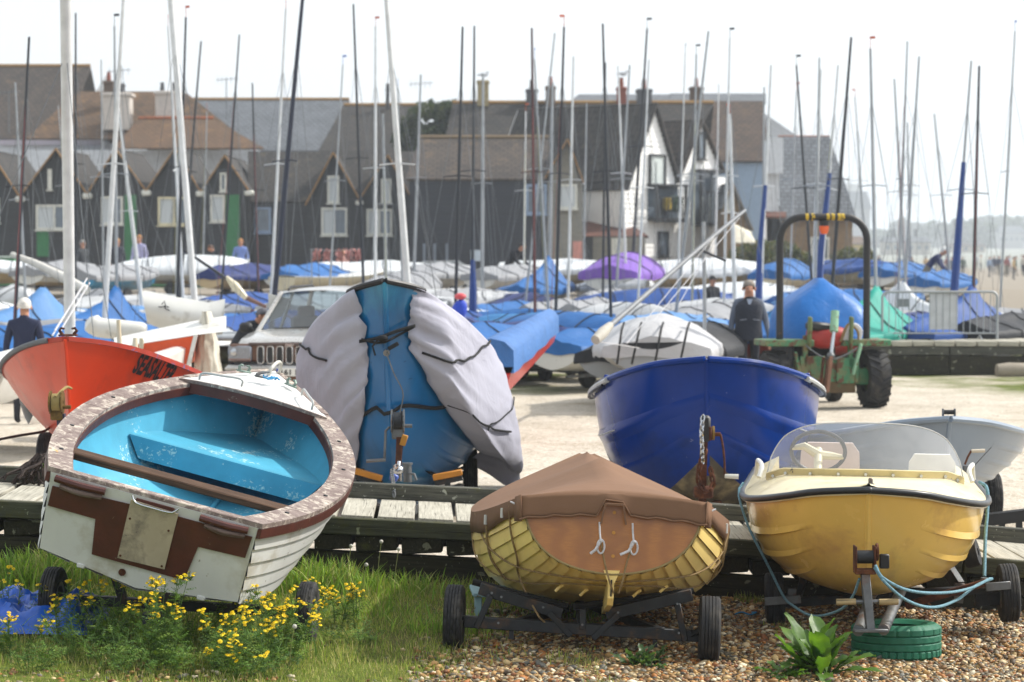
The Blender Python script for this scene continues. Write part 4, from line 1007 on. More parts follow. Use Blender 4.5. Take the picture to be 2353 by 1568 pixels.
    MB().box(T(905, 1098, 19.6), (.07, .04, .06), (0, .4, 0), .012).part('padlock', M('padlock_blue', '#3a55a0', .4), tr)
    chain(tr, [T(912, 1070, 19.7), T(901, 1082, 19.62), T(903, 1104, 19.3), T(905, 1128, 18.86), T(906, 1142, 18.82)], .0075, .04)
    for a, b in (((815, 1082), (878, 1100)), ((995, 1098), (1062, 1085))):
        o = MB().bar(T(*a, 21.0), T(*b, 21.0), .10, .05, ch=.006).part('roller_pad', M('ochre_timber', '#b0721c', .6, var=.2), tr); MB().bar(T(a[0] + 4, a[1] + 12, 21.03), T(b[0], b[1] + 12, 21.03), .08, .05).part('pad_bracket', DARKSTEEL, tr)
        m_ = ((a[0] + b[0]) / 2, (a[1] + b[1]) / 2 + 16); MB().bar(T(*m_, 21.04), T(m_[0], m_[1] + 40, 21.04), .05, .05, up=(0, 1, 0)).part('pad_leg', DARKSTEEL, tr)
covered_boat()
# ---------------------------------------------------------------- orange-red boat with its name on the bow
def red_boat():
    root = thing('red_motorboat', 'orange red motorboat with black name lettering on its bow', 'boat', (-3.80, 25.6, 0), rot3(math.pi + .01, 0, 0))
    rows = list(zip([0, .3, .55, .75, .88, .95, 1], [.85, .95, .96, .80, .52, .26, .010], [.98, 1.08, 1.25, 1.43, 1.59, 1.67, 1.71], [.66, .74, .66, .42, .2, .08, .004],
                    [.62, .60, .62, .70, .82, .95, 1.1], [.42, .42, .44, .50, .58, .66, .8]))
    h = Hull(4.8, rows, k=.55, rb=.30, rs=.1, kp=5)
    red = M('orange_red_paint', '#c8360a', .38, var=.08, scale=2, coat=.2, dirt=('#8d2a12', .25, 1.4), streak=('#93301a', .2, 3))
    h.shell(38, 20).part('hull', red, root, angle=60); h.transom(th=.03).part('transom', red, root); h.stem(red, root, .016)
    wear = M('worn_red_gunwale', '#a3301a', .5, chips=('#51628c', .3, 8), var=.2)
    for sd in (-1, 1): h.strip(1, sd, .07, .012, -.012, .03, 34, 0, .998).part('gunwale', wear, root, angle=40)
    P = [h.pt(1, 1 - j / 14, 1) + Vector((0, .004, 0)) for j in range(15)]
    MB().tube([Vector((0, p.y, p.z)) for p in P], .014, 6).part('stem_band', red, root)
    MB().tube(h.along(1, 1, 16, .66, .97, dx=.012, dz=.012), .026, 8).part('rubbing_strip', M('grey_strip', '#5c6066', .6), root)
    deck = []
    for t in h.ts(14, .55, .985):
        b = h.q(1, t) - .06; gz = h.q(2, t); deck.append([Vector((lerp(-b, b, j / 10), t * h.L, gz + .01 + .03 * (1 - (lerp(-1, 1, j / 10))**2))) for j in range(11)])
    MB().grid(deck).part('foredeck', M('blue_grey_deck', '#8fa0c0', .6, chips=('#b0301a', .15, 6)), root)
    MB().box((0, 4.66, 1.745), (.16, .07, .016), ch=.004).part('fairlead_base', RUST, root)
    for e in (-1, 1): MB().tube([(e * .05, 4.66, 1.75), (e * .075, 4.66, 1.785), (e * .06, 4.66, 1.805), (e * .03, 4.66, 1.80)], [.016, .014, .012, .008], 8).part('fairlead_horn', RUST, root)
    MB().cyl((-.35, 4.1, 1.62), (-.34, 4.1, 1.86), .022, .018).part('mooring_post', M('cream_post', '#c2b79a', .6), root); MB().cyl((-.42, 3.7, 1.58), (-.42, 3.68, 1.68), .03, .02).part('rope_bollard', M('cream_post', '#c2b79a', .6), root)
    # lettering follows the hull side
    tb = text_mb('SEASALTER', .155, .28, .006, 1.04); bm = bmesh.new()
    vs_ = [bm.verts.new(p) for p in tb.v]
    for f in tb.f:
        try: bm.faces.new([vs_[i] for i in f])
        except ValueError: pass
    bmesh.ops.triangulate(bm, faces=bm.faces[:]); bmesh.ops.subdivide_edges(bm, edges=[e for e in bm.edges if e.calc_length() > .04], cuts=1)
    for v in bm.verts:
        t = .872 - v.co.x / 4.8 * .72; u = .862 + v.co.y / .85; v.co = h.pt(t, min(1, u), -1, -.004)
    me = bpy.data.meshes.new('name_lettering'); bm.to_mesh(me); bm.free(); me.materials.append(M('black_lettering', '#15161c', .5)); obj('name_lettering', me, root)
    tr = row_trailer('boat trailer with rusty strap winch before the orange red motorboat', (-3.78, 20.7), 0, 1.7, -3.3, .42)
    p = Vector((-.14, -.35, 0)); bpy.context.view_layer.update(); T = lambda px, py, Y: tr.matrix_world.inverted() @ at(px, py, Y)
    wc = T(130, 925, 20.3); winch(tr, wc, M('yellowed_winch', '#6d5526', .6, .4, .3, 12, dirt=('#3c2a18', .4, 10)), strap=True, crank=False)
    MB().bar(wc + Vector((.03, .03, -.1)), wc + Vector((.08, .05, -.75)), .07, .07, up=(0, 1, 0)).part('winch_post', M('navy_post', '#2a3350', .6, dirt=('#5a3a22', .4, 7)), tr)
    MB().tube(rope_pts([wc + Vector((.0, -.06, .05)), wc + Vector((.06, .1, .12)), wc + Vector((.07, .3, .10))], 8), .012, 6).part('winch_strap', M('worn_webbing', '#8b7a4a', .9), tr)
    dr = thing('seaweed_tangle', 'tangle of brown dried rope and weed draped over the boardwalk kerb by the red boat', 'seaweed', at(105, 1085, 18.85)); b = MB(); rr = random.Random(5)
    for k in range(26):
        q = [Vector((rr.gauss(0, .03), rr.gauss(0, .03), .1 + rr.random() * .05))]
        for s_ in range(5): q.append(q[-1] + Vector((rr.gauss(-.03, .035), -.025 + rr.gauss(0, .02), rr.gauss(-.045, .02))))
        b.tube(rope_pts(q, 8), .006 + .006 * rr.random(), 5)
    tag(b.part('weed_strands', M('brown_weed', '#2e211b', .8, var=.4), dr), kind='stuff')
    rp = MB().tube(rope_pts([at(-30, 1016, 21), at(40, 1002, 21.3), at(95, 993, 21.6), at(112, 985, 21.9)], 10), .012, 6).part('mooring_line', BLACK); tag(rp, 'thin dark line stretched over the sand to the red boat trailer', 'rope')
red_boat()
# ---------------------------------------------------------------- glossy royal blue boat
def blue_boat():
    root = thing('blue_motorboat', 'glossy royal blue boat bow with pale grey rail behind the boardwalk', 'boat', (2.05, 25.35, 0), rot3(math.pi + .078, 0, .012))
    rows = list(zip([0, .3, .5, .66, .80, .90, .96, 1], [.95, 1.05, 1.07, 1.02, .86, .62, .38, .01], [1.10, 1.08, 1.13, 1.22, 1.34, 1.44, 1.505, 1.545],
                    [.86, .97, .99, .94, .80, .57, .34, .001], [.28, .24, .20, .19, .24, .36, .52, .78], [.14, .13, .10, .10, .13, .22, .34, .52]))
    h = Hull(4.6, rows, k=.84, rb=.25, rs=.1, kp=5)
    blue = M('royal_blue_gloss', '#01307e', .2, var=.14, scale=2, spec=.22, dirt=('#02245c', .3, 1.2), chips=('#8a93a8', .02, 9))
    h.shell(40, 24, u0=.30).part('hull', blue, root, angle=60); h.shell(36, 8, u0=0, u1=.30).part('bottom', M('dull_antifoul', '#4e4638', .6, var=.25, dirt=('#9a8a66', .3, 3)), root); h.transom(th=.03).part('transom', blue, root); h.stem(blue, root, .02)
    rail = M('pale_rail', '#b9b8b0', .4, var=.15, dirt=('#6a675e', .3, 5))
    for sd in (-1, 1):
        for u_, t1, ht in ((.80, .9995, .016), (.58, .9995, .012)):
            P = []
            for t in h.ts(36, .1, t1):
                P.append([h.pt(t, u_ - .05, sd, -.0006), h.pt(t, u_ - .012, sd, -ht - .001), h.pt(t, u_ + .008, sd, -ht - .001), h.pt(t, u_ + .03, sd, -.0006)])
            MB().grid(P, flip=sd < 0).part('spray_knuckle', blue, root)
            MB().tube([h.pt(t, u_ + .0, sd, -ht - .004) for t in h.ts(24, .1, .80)], .006, 6).part('painted_edge_light', rail, root)  # pale line paints the light that the knuckle edge catches
        MB().tube(h.along(1, sd, 40, dx=.006, dz=.0), .03, 8).part('gunwale_roll', blue, root)
        MB().tube(h.along(1, sd, 30, .05, .80, dx=.035, dz=-.02), .026, 8).part('rubbing_rail', rail, root)
        MB().tube(h.along(1, sd, 30, .05, .78, dx=.05, dz=-.05), .013, 6).part('rail_insert', BLACK, root)
        p = h.pt(.72, 1, sd); MB().box(p + Vector((-sd * .12, 0, .05)), (.18, .06, .04), (0, sd * -.2, 0), .008).part('deck_cleat', blue, root)
    deck = []
    for t in h.ts(16, .5, .992):
        b = h.q(1, t); gz = h.q(2, t); deck.append([Vector((lerp(-b, b, j / 10), t * h.L - .01, gz + .012 + .05 * (1 - (lerp(-1, 1, j / 10))**2) * (1 - ss(.8, 1, t)))) for j in range(11)])
    MB().grid(deck).part('foredeck', M('blue_deck', '#1a4fa8', .5, var=.15), root)
    tr = row_trailer('rusty boat trailer with crank winch and chain before the royal blue boat', (1.68, 20.6), 0, 1.7, -3.2, .3, m=RUST)
    bpy.context.view_layer.update(); T = lambda px, py, Y: tr.matrix_world.inverted() @ at(px, py, Y)
    wc = T(1620, 990, 20.3)
    MB().bar(wc + Vector((.0, .03, .12)), wc + Vector((-.02, .05, -.62)), .06, .07, up=(0, 1, 0)).part('winch_post', RUST, tr)
    MB().box(wc + Vector((0, -.02, .02)), (.09, .09, .22), ch=.02).part('winch_case', BLACK, tr); MB().box(wc + Vector((.04, -.01, -.02)), (.03, .12, .12), ch=.01).part('winch_cheek', RUST, tr)
    MB().lathe([(.012, -.01), (.06, -.01), (.06, .01), (.012, .01)], wc + Vector((.07, 0, -.02)), (1, 0, 0), 20).part('winch_gear', M('brass_gear', '#7a6230', .5, .6), tr)
    c0 = wc + Vector((.13, -.01, -.03)); MB().tube([wc + Vector((.05, 0, -.03)), c0], .017).tube(rope_pts([c0, c0 + Vector((.015, -.02, -.08)), c0 + Vector((.03, -.02, -.2)), c0 + Vector((.035, -.02, -.345))], 10), .010, 8).part('crank_arm', RUST, tr)
    MB().tube([c0 + Vector((.035, -.02, -.35)), c0 + Vector((.15, -.03, -.355))], [.018, .021], 10).part('crank_grip', M('white_grip', '#c9c7bd', .5), tr)
    chain(tr, [wc + Vector((-.02, -.06, .13)), wc + Vector((-.035, -.08, .0)), wc + Vector((-.03, -.08, -.15)), wc + Vector((-.02, -.06, -.3))], .009, .05, CHROME)
    chain(tr, [wc + Vector((-.0, -.06, -.16)), wc + Vector((-.05, -.07, -.3)), wc + Vector((-.055, -.07, -.42)), wc + Vector((0, -.09, -.5)), wc + Vector((.06, -.07, -.45)), wc + Vector((.04, -.05, -.3))], .012, .06, RUST)
    MB().box(wc + Vector((-.01, .02, -.52)), (.16, .12, .1), ch=.015).part('coupling_head', RUST, tr)
blue_boat()
# ---------------------------------------------------------------- pale grey boat at the end
def grey_boat():
    root = thing('grey_dinghy', 'pale blue grey open boat bow with moulded ribs beyond the speedboat windscreen', 'boat', (3.74, 24.8, 0), rot3(math.pi - .0, 0, 0))
    rows = list(zip([0, .3, .55, .75, .88, .95, 1], [.95, 1.05, 1.05, .90, .60, .32, .002], [.70, .70, .74, .83, .93, 1.0, 1.04], [.86, .93, .88, .64, .36, .17, .002], [.36, .32, .30, .32, .40, .50, .62], [.2, .19, .17, .17, .2, .28, .42]))
    h = Hull(4.2, rows, k=.66, rb=.45, rs=.1, kp=5)
    gr = M('grey_blue_gelcoat', '#808e9e', .3, var=.06, scale=2, coat=.3)
    h.shell(36, 20).part('hull', gr, root, angle=60); h.transom(th=.03).part('transom', gr, root); h.stem(gr, root, .02); h.shell(30, 12, off=.03, t1=.98).part('inner_hull', M('pale_grey_inside', '#9aa4ae', .5), root)
    for sd in (-1, 1):
        for u_ in (.84, .69, .53):
            P = [[h.pt(t, u_ - .03, sd, -.0006), h.pt(t, u_ - .01, sd, -.014 * min(1, (.90 - t) * 9) - .001), h.pt(t, u_ + .01, sd, -.014 * min(1, (.90 - t) * 9) - .001), h.pt(t, u_ + .03, sd, -.0006)] for t in h.ts(24, .05, .90)]
            MB().grid(P, flip=sd < 0).part('moulded_rib', gr, root)
        MB().tube(h.along(1, sd, 36, dx=.004), .03, 8).part('gunwale_roll', gr, root)
    MB().tube(h.along(.12, -1, 26, .2, .97, dx=.01, dz=-.02), .045, 8).part('bilge_pad', BLACK, root)
    MB().cyl((-.05, 4.14, 1.095), (.05, 4.14, 1.095), .02).part('bow_roller', BLACK, root)
    for e in (-.05, .05): MB().box((e, 4.14, 1.09), (.01, .06, .07), ch=.003).part('roller_cheek', STEEL, root)
    tr = row_trailer('boat trailer with crank handle below the pale grey boat', (3.86, 20.4), 0, 1.6, -3.0, .06); bpy.context.view_layer.update(); T = lambda px, py, Y: tr.matrix_world.inverted() @ at(px, py, Y)
    MB().tube([T(2217, 1068, 20.0), T(2224, 1050, 20.0), T(2232, 1036, 20.0)], .009, 8).part('crank_arm', RUST, tr); MB().tube([T(2232, 1037, 20.0), T(2263, 1036, 20.0)], .015, 8).part('crank_grip', M('pale_grip', '#c4b9a6', .6), tr); MB().tube([T(2232, 1078, 20.0), T(2278, 1028, 20.0)], .003, 5).part('wire', BLACK, tr)
    MB().bar(T(2222, 1070, 20.05), T(2228, 1200, 20.05), .06, .06, up=(0, 1, 0)).part('winch_post', STEEL, tr)
    for px in (2300, 2340): MB().bar(T(px, 1185, 20.9), T(px + 4, 1235, 20.9), .05, .05, up=(0, 1, 0)).part('support_leg', DARKSTEEL, tr)
    MB().bar(T(2255, 1196, 20.9), T(2420, 1176, 20.9), .12, .10).part('bunk_pad', BLACK, tr)
grey_boat()
# ================================================================== yard beyond: car, tractor, man, nearer covered dinghies
def car():
    x0 = at(664, 800, 34).x; g = ground(x0, 34) + .0
    root = thing('parked_car', 'parked silver and bronze four wheel drive car with seven slot grille', 'car', (x0, 34.0, g + .15), Euler((0, 0, -.15)))
    silver = M('silver_car_paint', '#b8b6b2', .28, .5, .05, 2, coat=.6, dirt=('#9a9488', .25, 2)); bronze = M('bronze_cladding', '#6b4a38', .45, .1, .1, 4); dark = M('car_dark', '#1b1d20', .4)
    W = .92
    ys = [.10, .18, .4, .9, 1.3, 1.6, 2.4, 3.4, 4.2, 4.5]
    zt = [1.00, 1.045, 1.075, 1.13, 1.155, 1.10, 1.10, 1.10, 1.08, 1.02]
    P = []
    for y, z in zip(ys, zt):
        hw = W * float(np.interp(y, [.1, .3, .8, 4.2, 4.5], [.90, .955, 1, 1, .94])); half = [(hw * .97, .42), (hw, .60), (hw * 1.0, .80), (hw * .97, z - .13), (hw * .90, z - .03), (hw * .70, z), (hw * .35, z + .012), (0, z + .016)]
        P.append([Vector((-a, y, b)) for a, b in half] + [Vector((a, y, b)) for a, b in reversed(half[:-1])])
    MB().grid(P).part('body', silver, root, angle=50)
    MB().box((0, 2.3, .45), (1.7, 4.0, .3)).part('underbody', dark, root)
    # greenhouse
    def gh(y0, y1, hw0, hw1, z0, z1): pass
    base = [(-.80, 1.28), (.80, 1.28), (.82, 4.35), (-.82, 4.35)]; roof = [(-.60, 1.98), (.60, 1.98), (.62, 4.05), (-.62, 4.05)]
    gl = glass('car_glass', (.55, .62, .65), .02, .8, .06)
    for i in range(4): a, b = base[i], roof[i]; MB().tube([(a[0], a[1], 1.10), (b[0], b[1], 1.68)], .035, 6).part('pillar', silver, root)
    for sd in (-1, 1): MB().tube([(sd * .815, 2.75, 1.10), (sd * .62, 2.8, 1.69)], .03, 6).part('pillar', silver, root)
    P = []
    for y in np.linspace(1.96, 4.1, 8):
        P.append([Vector((lerp(-.63, .63, j / 10), y, 1.69 + .055 * (1 - lerp(-1, 1, j / 10)**2) + (.02 * math.sin((y - 1.96) / 2.14 * math.pi)) - (.03 if y < 2.0 else 0))) for j in range(11)])
    MB().grid(P).part('roof', silver, root)
    P = [[Vector((lerp(-lerp(.78, .60, k / 5), lerp(.78, .60, k / 5), j / 8), lerp(1.28, 1.98, k / 5) + .06 * (2 * j / 8 - 1)**2, lerp(1.13, 1.69, k / 5))) for j in range(9)] for k in range(6)]
    MB().grid(P).part('windscreen', gl, root)
    for sd in (-1, 1): MB().add([(sd * .81, 1.4, 1.12), (sd * .82, 4.2, 1.12), (sd * .63, 4.0, 1.68), (sd * .62, 2.0, 1.68)], [(0, 1, 2, 3)]).part('side_window', gl, root)
    MB().add([(-.8, 4.37, 1.12), (.8, 4.37, 1.12), (.6, 4.08, 1.68), (-.6, 4.08, 1.68)], [(0, 1, 2, 3)]).part('rear_window', gl, root)
    for x in (-.36, .36):
        MB().box((x, 2.5, 1.05), (.46, .16, .55), (-.2, 0, 0), .06).box((x, 2.55, 1.38), (.26, .1, .18), ch=.03).part('seat', M('grey_seat', '#7d7f80', .8), root)
    MB().box((0, 1.5, 1.08), (1.4, .4, .06), ch=.02).part('dashboard', dark, root); MB().box((.30, 1.42, 1.20), (.18, .01, .12), (.2, 0, 0)).part('windscreen_ticket', M('paper', '#dcdcd4', .8), root)
    MB().tube([(-.55, 1.32, 1.16), (.1, 1.36, 1.19)], .012, 6).box((.1, 1.3, 1.175), (.1, .05, .04), ch=.01).part('wiper', BLACK, root)
    for sd in (-1, 1):
        MB().tube([(sd * .56, 2.25, 1.71), (sd * .56, 2.4, 1.755), (sd * .56, 3.8, 1.755), (sd * .56, 3.95, 1.71)], .02, 6).part('roof_rail', BLACK, root)
        MB().box((sd * 1.02, 1.5, 1.17), (.20, .12, .15), (0, 0, sd * .15), .04).tube([(sd * .85, 1.5, 1.12), (sd * .98, 1.5, 1.14)], .025, 6).part('door_mirror', BLACK, root)
    # nose
    MB().box((0, .09, .86), (1.76, .1, .26), ch=.03).part('nose_panel', bronze, root)
    MB().box((0, .06, .985), (1.2, .09, .045), ch=.015).part('grille_header', M('bronze_header', '#57463f', .4), root)
    nx = 7; pitch = .139
    for i in range(nx):
        x = (i - 3) * pitch; fr = []
        wv, hv = .047, .122; c0 = Vector((x, .022, .835))
        def rr(w_, h_, y_): return [Vector((c0.x + math.copysign(abs(math.cos(a))**.45, math.cos(a)) * w_, y_, c0.z + math.copysign(abs(math.sin(a))**.45, math.sin(a)) * h_)) for a in [2 * math.pi * q / 24 for q in range(24)]]
        o = MB().tube(rr(wv, hv, .022), .011, 6, closed=True).part('grille_frame', M('pale_chrome', '#c9cacb', .25, .8), root)
        pp = rr(wv, hv, .026); MB().add(pp, [tuple(range(24))]).part('grille_slot', dark, o, smooth=False)
    for sd in (-1, 1):
        o = MB().box((sd * .72, .055, .85), (.36, .08, .22), (0, 0, sd * .18), .02).part('headlight', M('lamp_chrome', '#9a9ea6', .2, .7), root)
        MB().box((sd * .72, .010, .85), (.34, .02, .2), (0, 0, sd * .18), .006).part('lens', glass('lamp_lens', (.9, .9, .95), .1, .8, .12), o)
        for e in (-.08, .08): MB().ball((sd * .72 + e, .02, .87), (.055, .02, .06), 10, 6).part('bulb_reflector', CHROME, o)
        MB().box((sd * .72, .02, .765), (.33, .03, .035), (0, 0, sd * .18), .006).part('indicator', M('amber', '#9a4a1c', .3), o)
    MB().box((0, .02, .64), (1.84, .2, .10), ch=.04).part('bumper', silver, root); MB().box((0, .04, .50), (1.82, .2, .22), ch=.04).part('bumper_apron', bronze, root)
    for i in range(9): MB().box(((i - 4) * .12, -.065, .42), (.03, .02, .12)).part('apron_slot', dark, root)
    pl = MB().box((.10, -.10, .60), (.52, .012, .115), ch=.004).part('number_plate', M('plate_white', '#dcdcd6', .4), root)
    MB().box((-.135, -.108, .60), (.045, .004, .1)).part('plate_band', M('plate_blue', '#1f3f9a', .4), pl)
    tb = text_mb('161 PET', .098, 0, .0035, 1.06); xs = [v[0] for v in tb.v]; sc_ = .40 / (max(xs) - min(xs))
    tb.v = [(-.09 + (v[0] - min(xs)) * sc_, -.1085, .566 + v[1]) for v in tb.v]; tb.part('plate_lettering', M('plate_black', '#101014', .5), pl, smooth=False)
    tb = text_mb('Jeep', .075, .1, .002); xs = [v[0] for v in tb.v]; tb.v = [(v[0] - (max(xs) + min(xs)) / 2, .008, .965 + v[1] * .8) for v in tb.v]; tb.part('badge', M('pale_chrome', '#c9cacb', .25, .8), root, smooth=False)
    for sd in (-1, 1):
        for y in (.95, 3.65): wheel(root, (sd * .80, y, .26), .36, .24, .22, 'block', rimmat=STEEL)
car()
# ------------------------------------------------------------------ green yard tractor seen from behind, with roll bar
def tractor():
    c = on_ground(1893, 925); c.y = 37.6; c.x = at(1893, 900, 37.6).x; c.z = ground(c.x, c.y)
    root = thing('tractor', 'rusty green yard tractor with tall black roll bar and blue sheet', 'tractor', c, rot3(-.16))
    green = M('flaking_green_paint', '#3b7a55', .6, var=.15, scale=5, chips=('#5c3a24', .62, 5), dirt=('#7a6a45', .55, 4), bump=.2); black = M('roll_bar_black', '#16171a', .5, chips=('#6a4428', .2, 12))
    def agri(cx, Y_, Rr, W_):
        o = MB().lathe([(.03, -.06), (.2, -.06), (.24, -.11), (.25, .11), (.2, .06), (.03, .06)], (0, 0, 0), (1, 0, 0), 24).part('wheel', M('old_green_rim', '#4c6a4a', .7, dirt=('#5c4028', .5, 6)), root); o.location = (cx, Y_, Rr)
        t = MB().lathe([(.22, -W_ * .42), (Rr * .72, -W_ * .5), (Rr - .045, -W_ * .47), (Rr - .03, -W_ * .3), (Rr - .025, 0), (Rr - .03, W_ * .3), (Rr - .045, W_ * .47), (Rr * .72, W_ * .5), (.22, W_ * .42)], n=40).part('tyre', RUBBER, o)
        n = 20
        for i in range(n):
            for sd in (-1, 1):
                a0 = 2 * math.pi * (i + (.5 if sd > 0 else 0)) / n; b = MB(); pts = []
                for k in range(5):
                    f = k / 4; a = a0 + .26 * f; r = Rr - .008 - .012 * f; pts.append(Vector((sd * lerp(.0, W_ * .48, f), r * math.sin(a), r * math.cos(a))))
                P = []
                for p in pts:
                    rad = Vector((0, p.y, p.z)).normalized(); tan = Vector((0, rad.z, -rad.y)); P.append([p + tan * .022 - rad * .035, p + tan * .018 + rad * .008, p - tan * .018 + rad * .008, p - tan * .022 - rad * .035])
                b.grid(P, cv=True).part('tread_lug', RUBBER, o, smooth=False)
        return o
    agri(.80, 0, .46, .34); agri(-.80, 0, .46, .34)
    B = lambda name, p, d, m=green, rot=None, ch=.012: MB().box(p, d, rot, ch).part(name, m, root)
    B('axle_housing', (0, .05, .5), (1.4, .3, .26)); B('rear_frame', (0, -.12, .58), (1.02, .16, .36)); B('frame_plate', (-.25, -.22, .62), (.4, .04, .42)); B('frame_plate', (.28, -.22, .60), (.3, .04, .4))
    B('lower_plate', (0, -.16, .34), (.9, .1, .18), M('rusted_plate', '#5a4a30', .8, chips=('#3c6a48', .4, 6)))
    B('deck_plate', (.62, .1, 1.03), (.78, .7, .1)); B('deck_plate', (-.62, .1, 1.03), (.78, .7, .1)); B('deck_post', (.36, -.2, .9), (.07, .08, .5)); B('deck_post', (-.36, -.2, .9), (.07, .08, .5))
    for x in (-.32, .34): B('lift_arm_bracket', (x, -.3, 1.18), (.05, .12, .52), M('rusty_green', '#5c6a42', .7, chips=('#5c3a20', .4, 8)), (.12, 0, 0))
    B('angled_guard', (.44, -.3, .78), (.05, .06, .5), M('pale_green', '#7fa88a', .6, chips=('#6a4428', .3, 8)), (0, .25, 0)); B('angled_guard', (-.5, -.28, .7), (.05, .06, .4), green, (0, -.2, 0))
    cy0, cy1 = Vector((.10, -.25, 1.52)), Vector((.02, -.42, 1.02))
    MB().tube([cy0, cy0.lerp(cy1, .62)], .065, 14).part('hydraulic_cylinder', M('pale_green', '#7fa88a', .6), root); MB().tube([cy0.lerp(cy1, .6), cy1 + Vector((-.04, -.03, -.14))], .032, 10).part('piston_rod', CHROME, root); MB().ball(cy1 + Vector((-.05, -.03, -.18)), (.07, .07, .06), 10, 8).part('rod_eye', STEEL, root)
    MB().bar(cy1 + Vector((-.06, -.02, -.2)), (-.13, -.55, .28), .05, .17, up=(0, 1, .2)).part('hitch_arm', M('rusty_arm', '#75503c', .7, var=.2, chips=('#4a3022', .3, 6)), root)
    MB().bar(cy1 + Vector((-.15, -.0, -.2)), (-.21, -.5, .28), .03, .06, up=(0, 1, .2)).part('hitch_side', RUST, root)
    MB().lathe([(.001, -.3), (.14, -.28), (.19, -.1), (.19, .1), (.14, .28), (.001, .3)], (.02, -.02, 1.12), (1, 0, 0), 20).part('red_tank', M('red_tank_paint', '#a32a24', .5, var=.2), root)
    MB().box((-.12, -.1, 1.28), (.4, .2, .14), (0, .1, .2), .04).part('hose_bundle', BLACK, root)
    for a in ((-.4, -.38, 1.0), (.42, -.38, .96)): MB().tube(sag(a, (cy1.x - .05, -.45, .78), .03, 8), .014, 5).part('chain', STEEL, root)
    for k in range(3): MB().tube(rope_pts([(.2 + .05 * k, -.22, 1.05), (.3 + .04 * k, -.3, 1.32), (.46 + .03 * k, -.25, 1.22), (.5, -.2, 1.02)], 14), .022, 6).part('rope_coil', WROPE if k else ROPE, root)
    # roll bar
    pts = [(-.70, .05, 1.05), (-.70, .05, 2.62)]
    for i in range(9): a = math.pi - i * math.pi / 16; pts.append((-.70 + .36 + .36 * math.cos(a), .05, 2.62 + .36 * math.sin(a)))
    for i in range(9): a = math.pi / 2 - i * math.pi / 16; pts.append((.70 - .36 + .36 * math.cos(a), .05, 2.62 + .36 * math.sin(a)))
    pts.append((.70, .05, 1.05)); rb = MB().tube(pts, .056, 12).part('roll_bar', black, root)
    tp_ = M('yellow_tape', '#b99a1c', .5, chips=('#1a1a1a', .5, 14))
    for x in (-.28, -.18, .06, .14, .24, .3): MB().tube([(x - .025, .05, 2.98), (x + .025, .05, 2.98)], .0585, 12).part('warning_tape', tp_, rb)
    MB().cyl((0, .03, 2.93), (0, .03, 2.83), .075, .07, 14).part('beacon_base', BLACK, root); MB().lathe([(.001, -.13), (.05, -.125), (.075, -.06), (.078, 0), (.001, 0)], (0, .03, 2.84), (0, 0, 1), 16).part('beacon_lens', M('orange_lens', '#d9571c', .25, coat=.4), root)
    # sheet
    from mathutils import noise as NZ
    P = []
    for j in range(17):
        v = j / 16; row = []
        for i in range(40):
            a = 2 * math.pi * i / 40; cx, sy = math.cos(a), math.sin(a)
            rx = lerp(.06, .66, ss(0, .62, v)) + .05 * v; ry = lerp(.1, .95, v**.7)
            sq = (abs(cx)**4 + abs(sy)**4)**-.25
            z = lerp(2.02, .98, v**1.25) + .0
            n = .05 * NZ.noise(Vector((cx * 3, sy * 3, v * 5))) * v + .03 * NZ.noise(Vector((cx * 9, sy * 9, v * 3))) * v
            row.append(Vector((.22 + rx * sq * cx * 1.0 + n, 1.05 + ry * sq * sy, z + n)))
        P.append(row)
    MB().grid(P, cv=True, flip=True).part('blue_sheet', fabric('blue_tarpaulin', '#0a62ac', .42, .1, .5, 4, sheen=0), root, angle=180)
    B('engine_block', (0, 1.2, .7), (.7, 1.3, .5), DARKSTEEL)
    for sd in (-1, 1): wheel(root, (sd * .66, 1.7, .32), .32, .2, .18, 'block')
tractor()
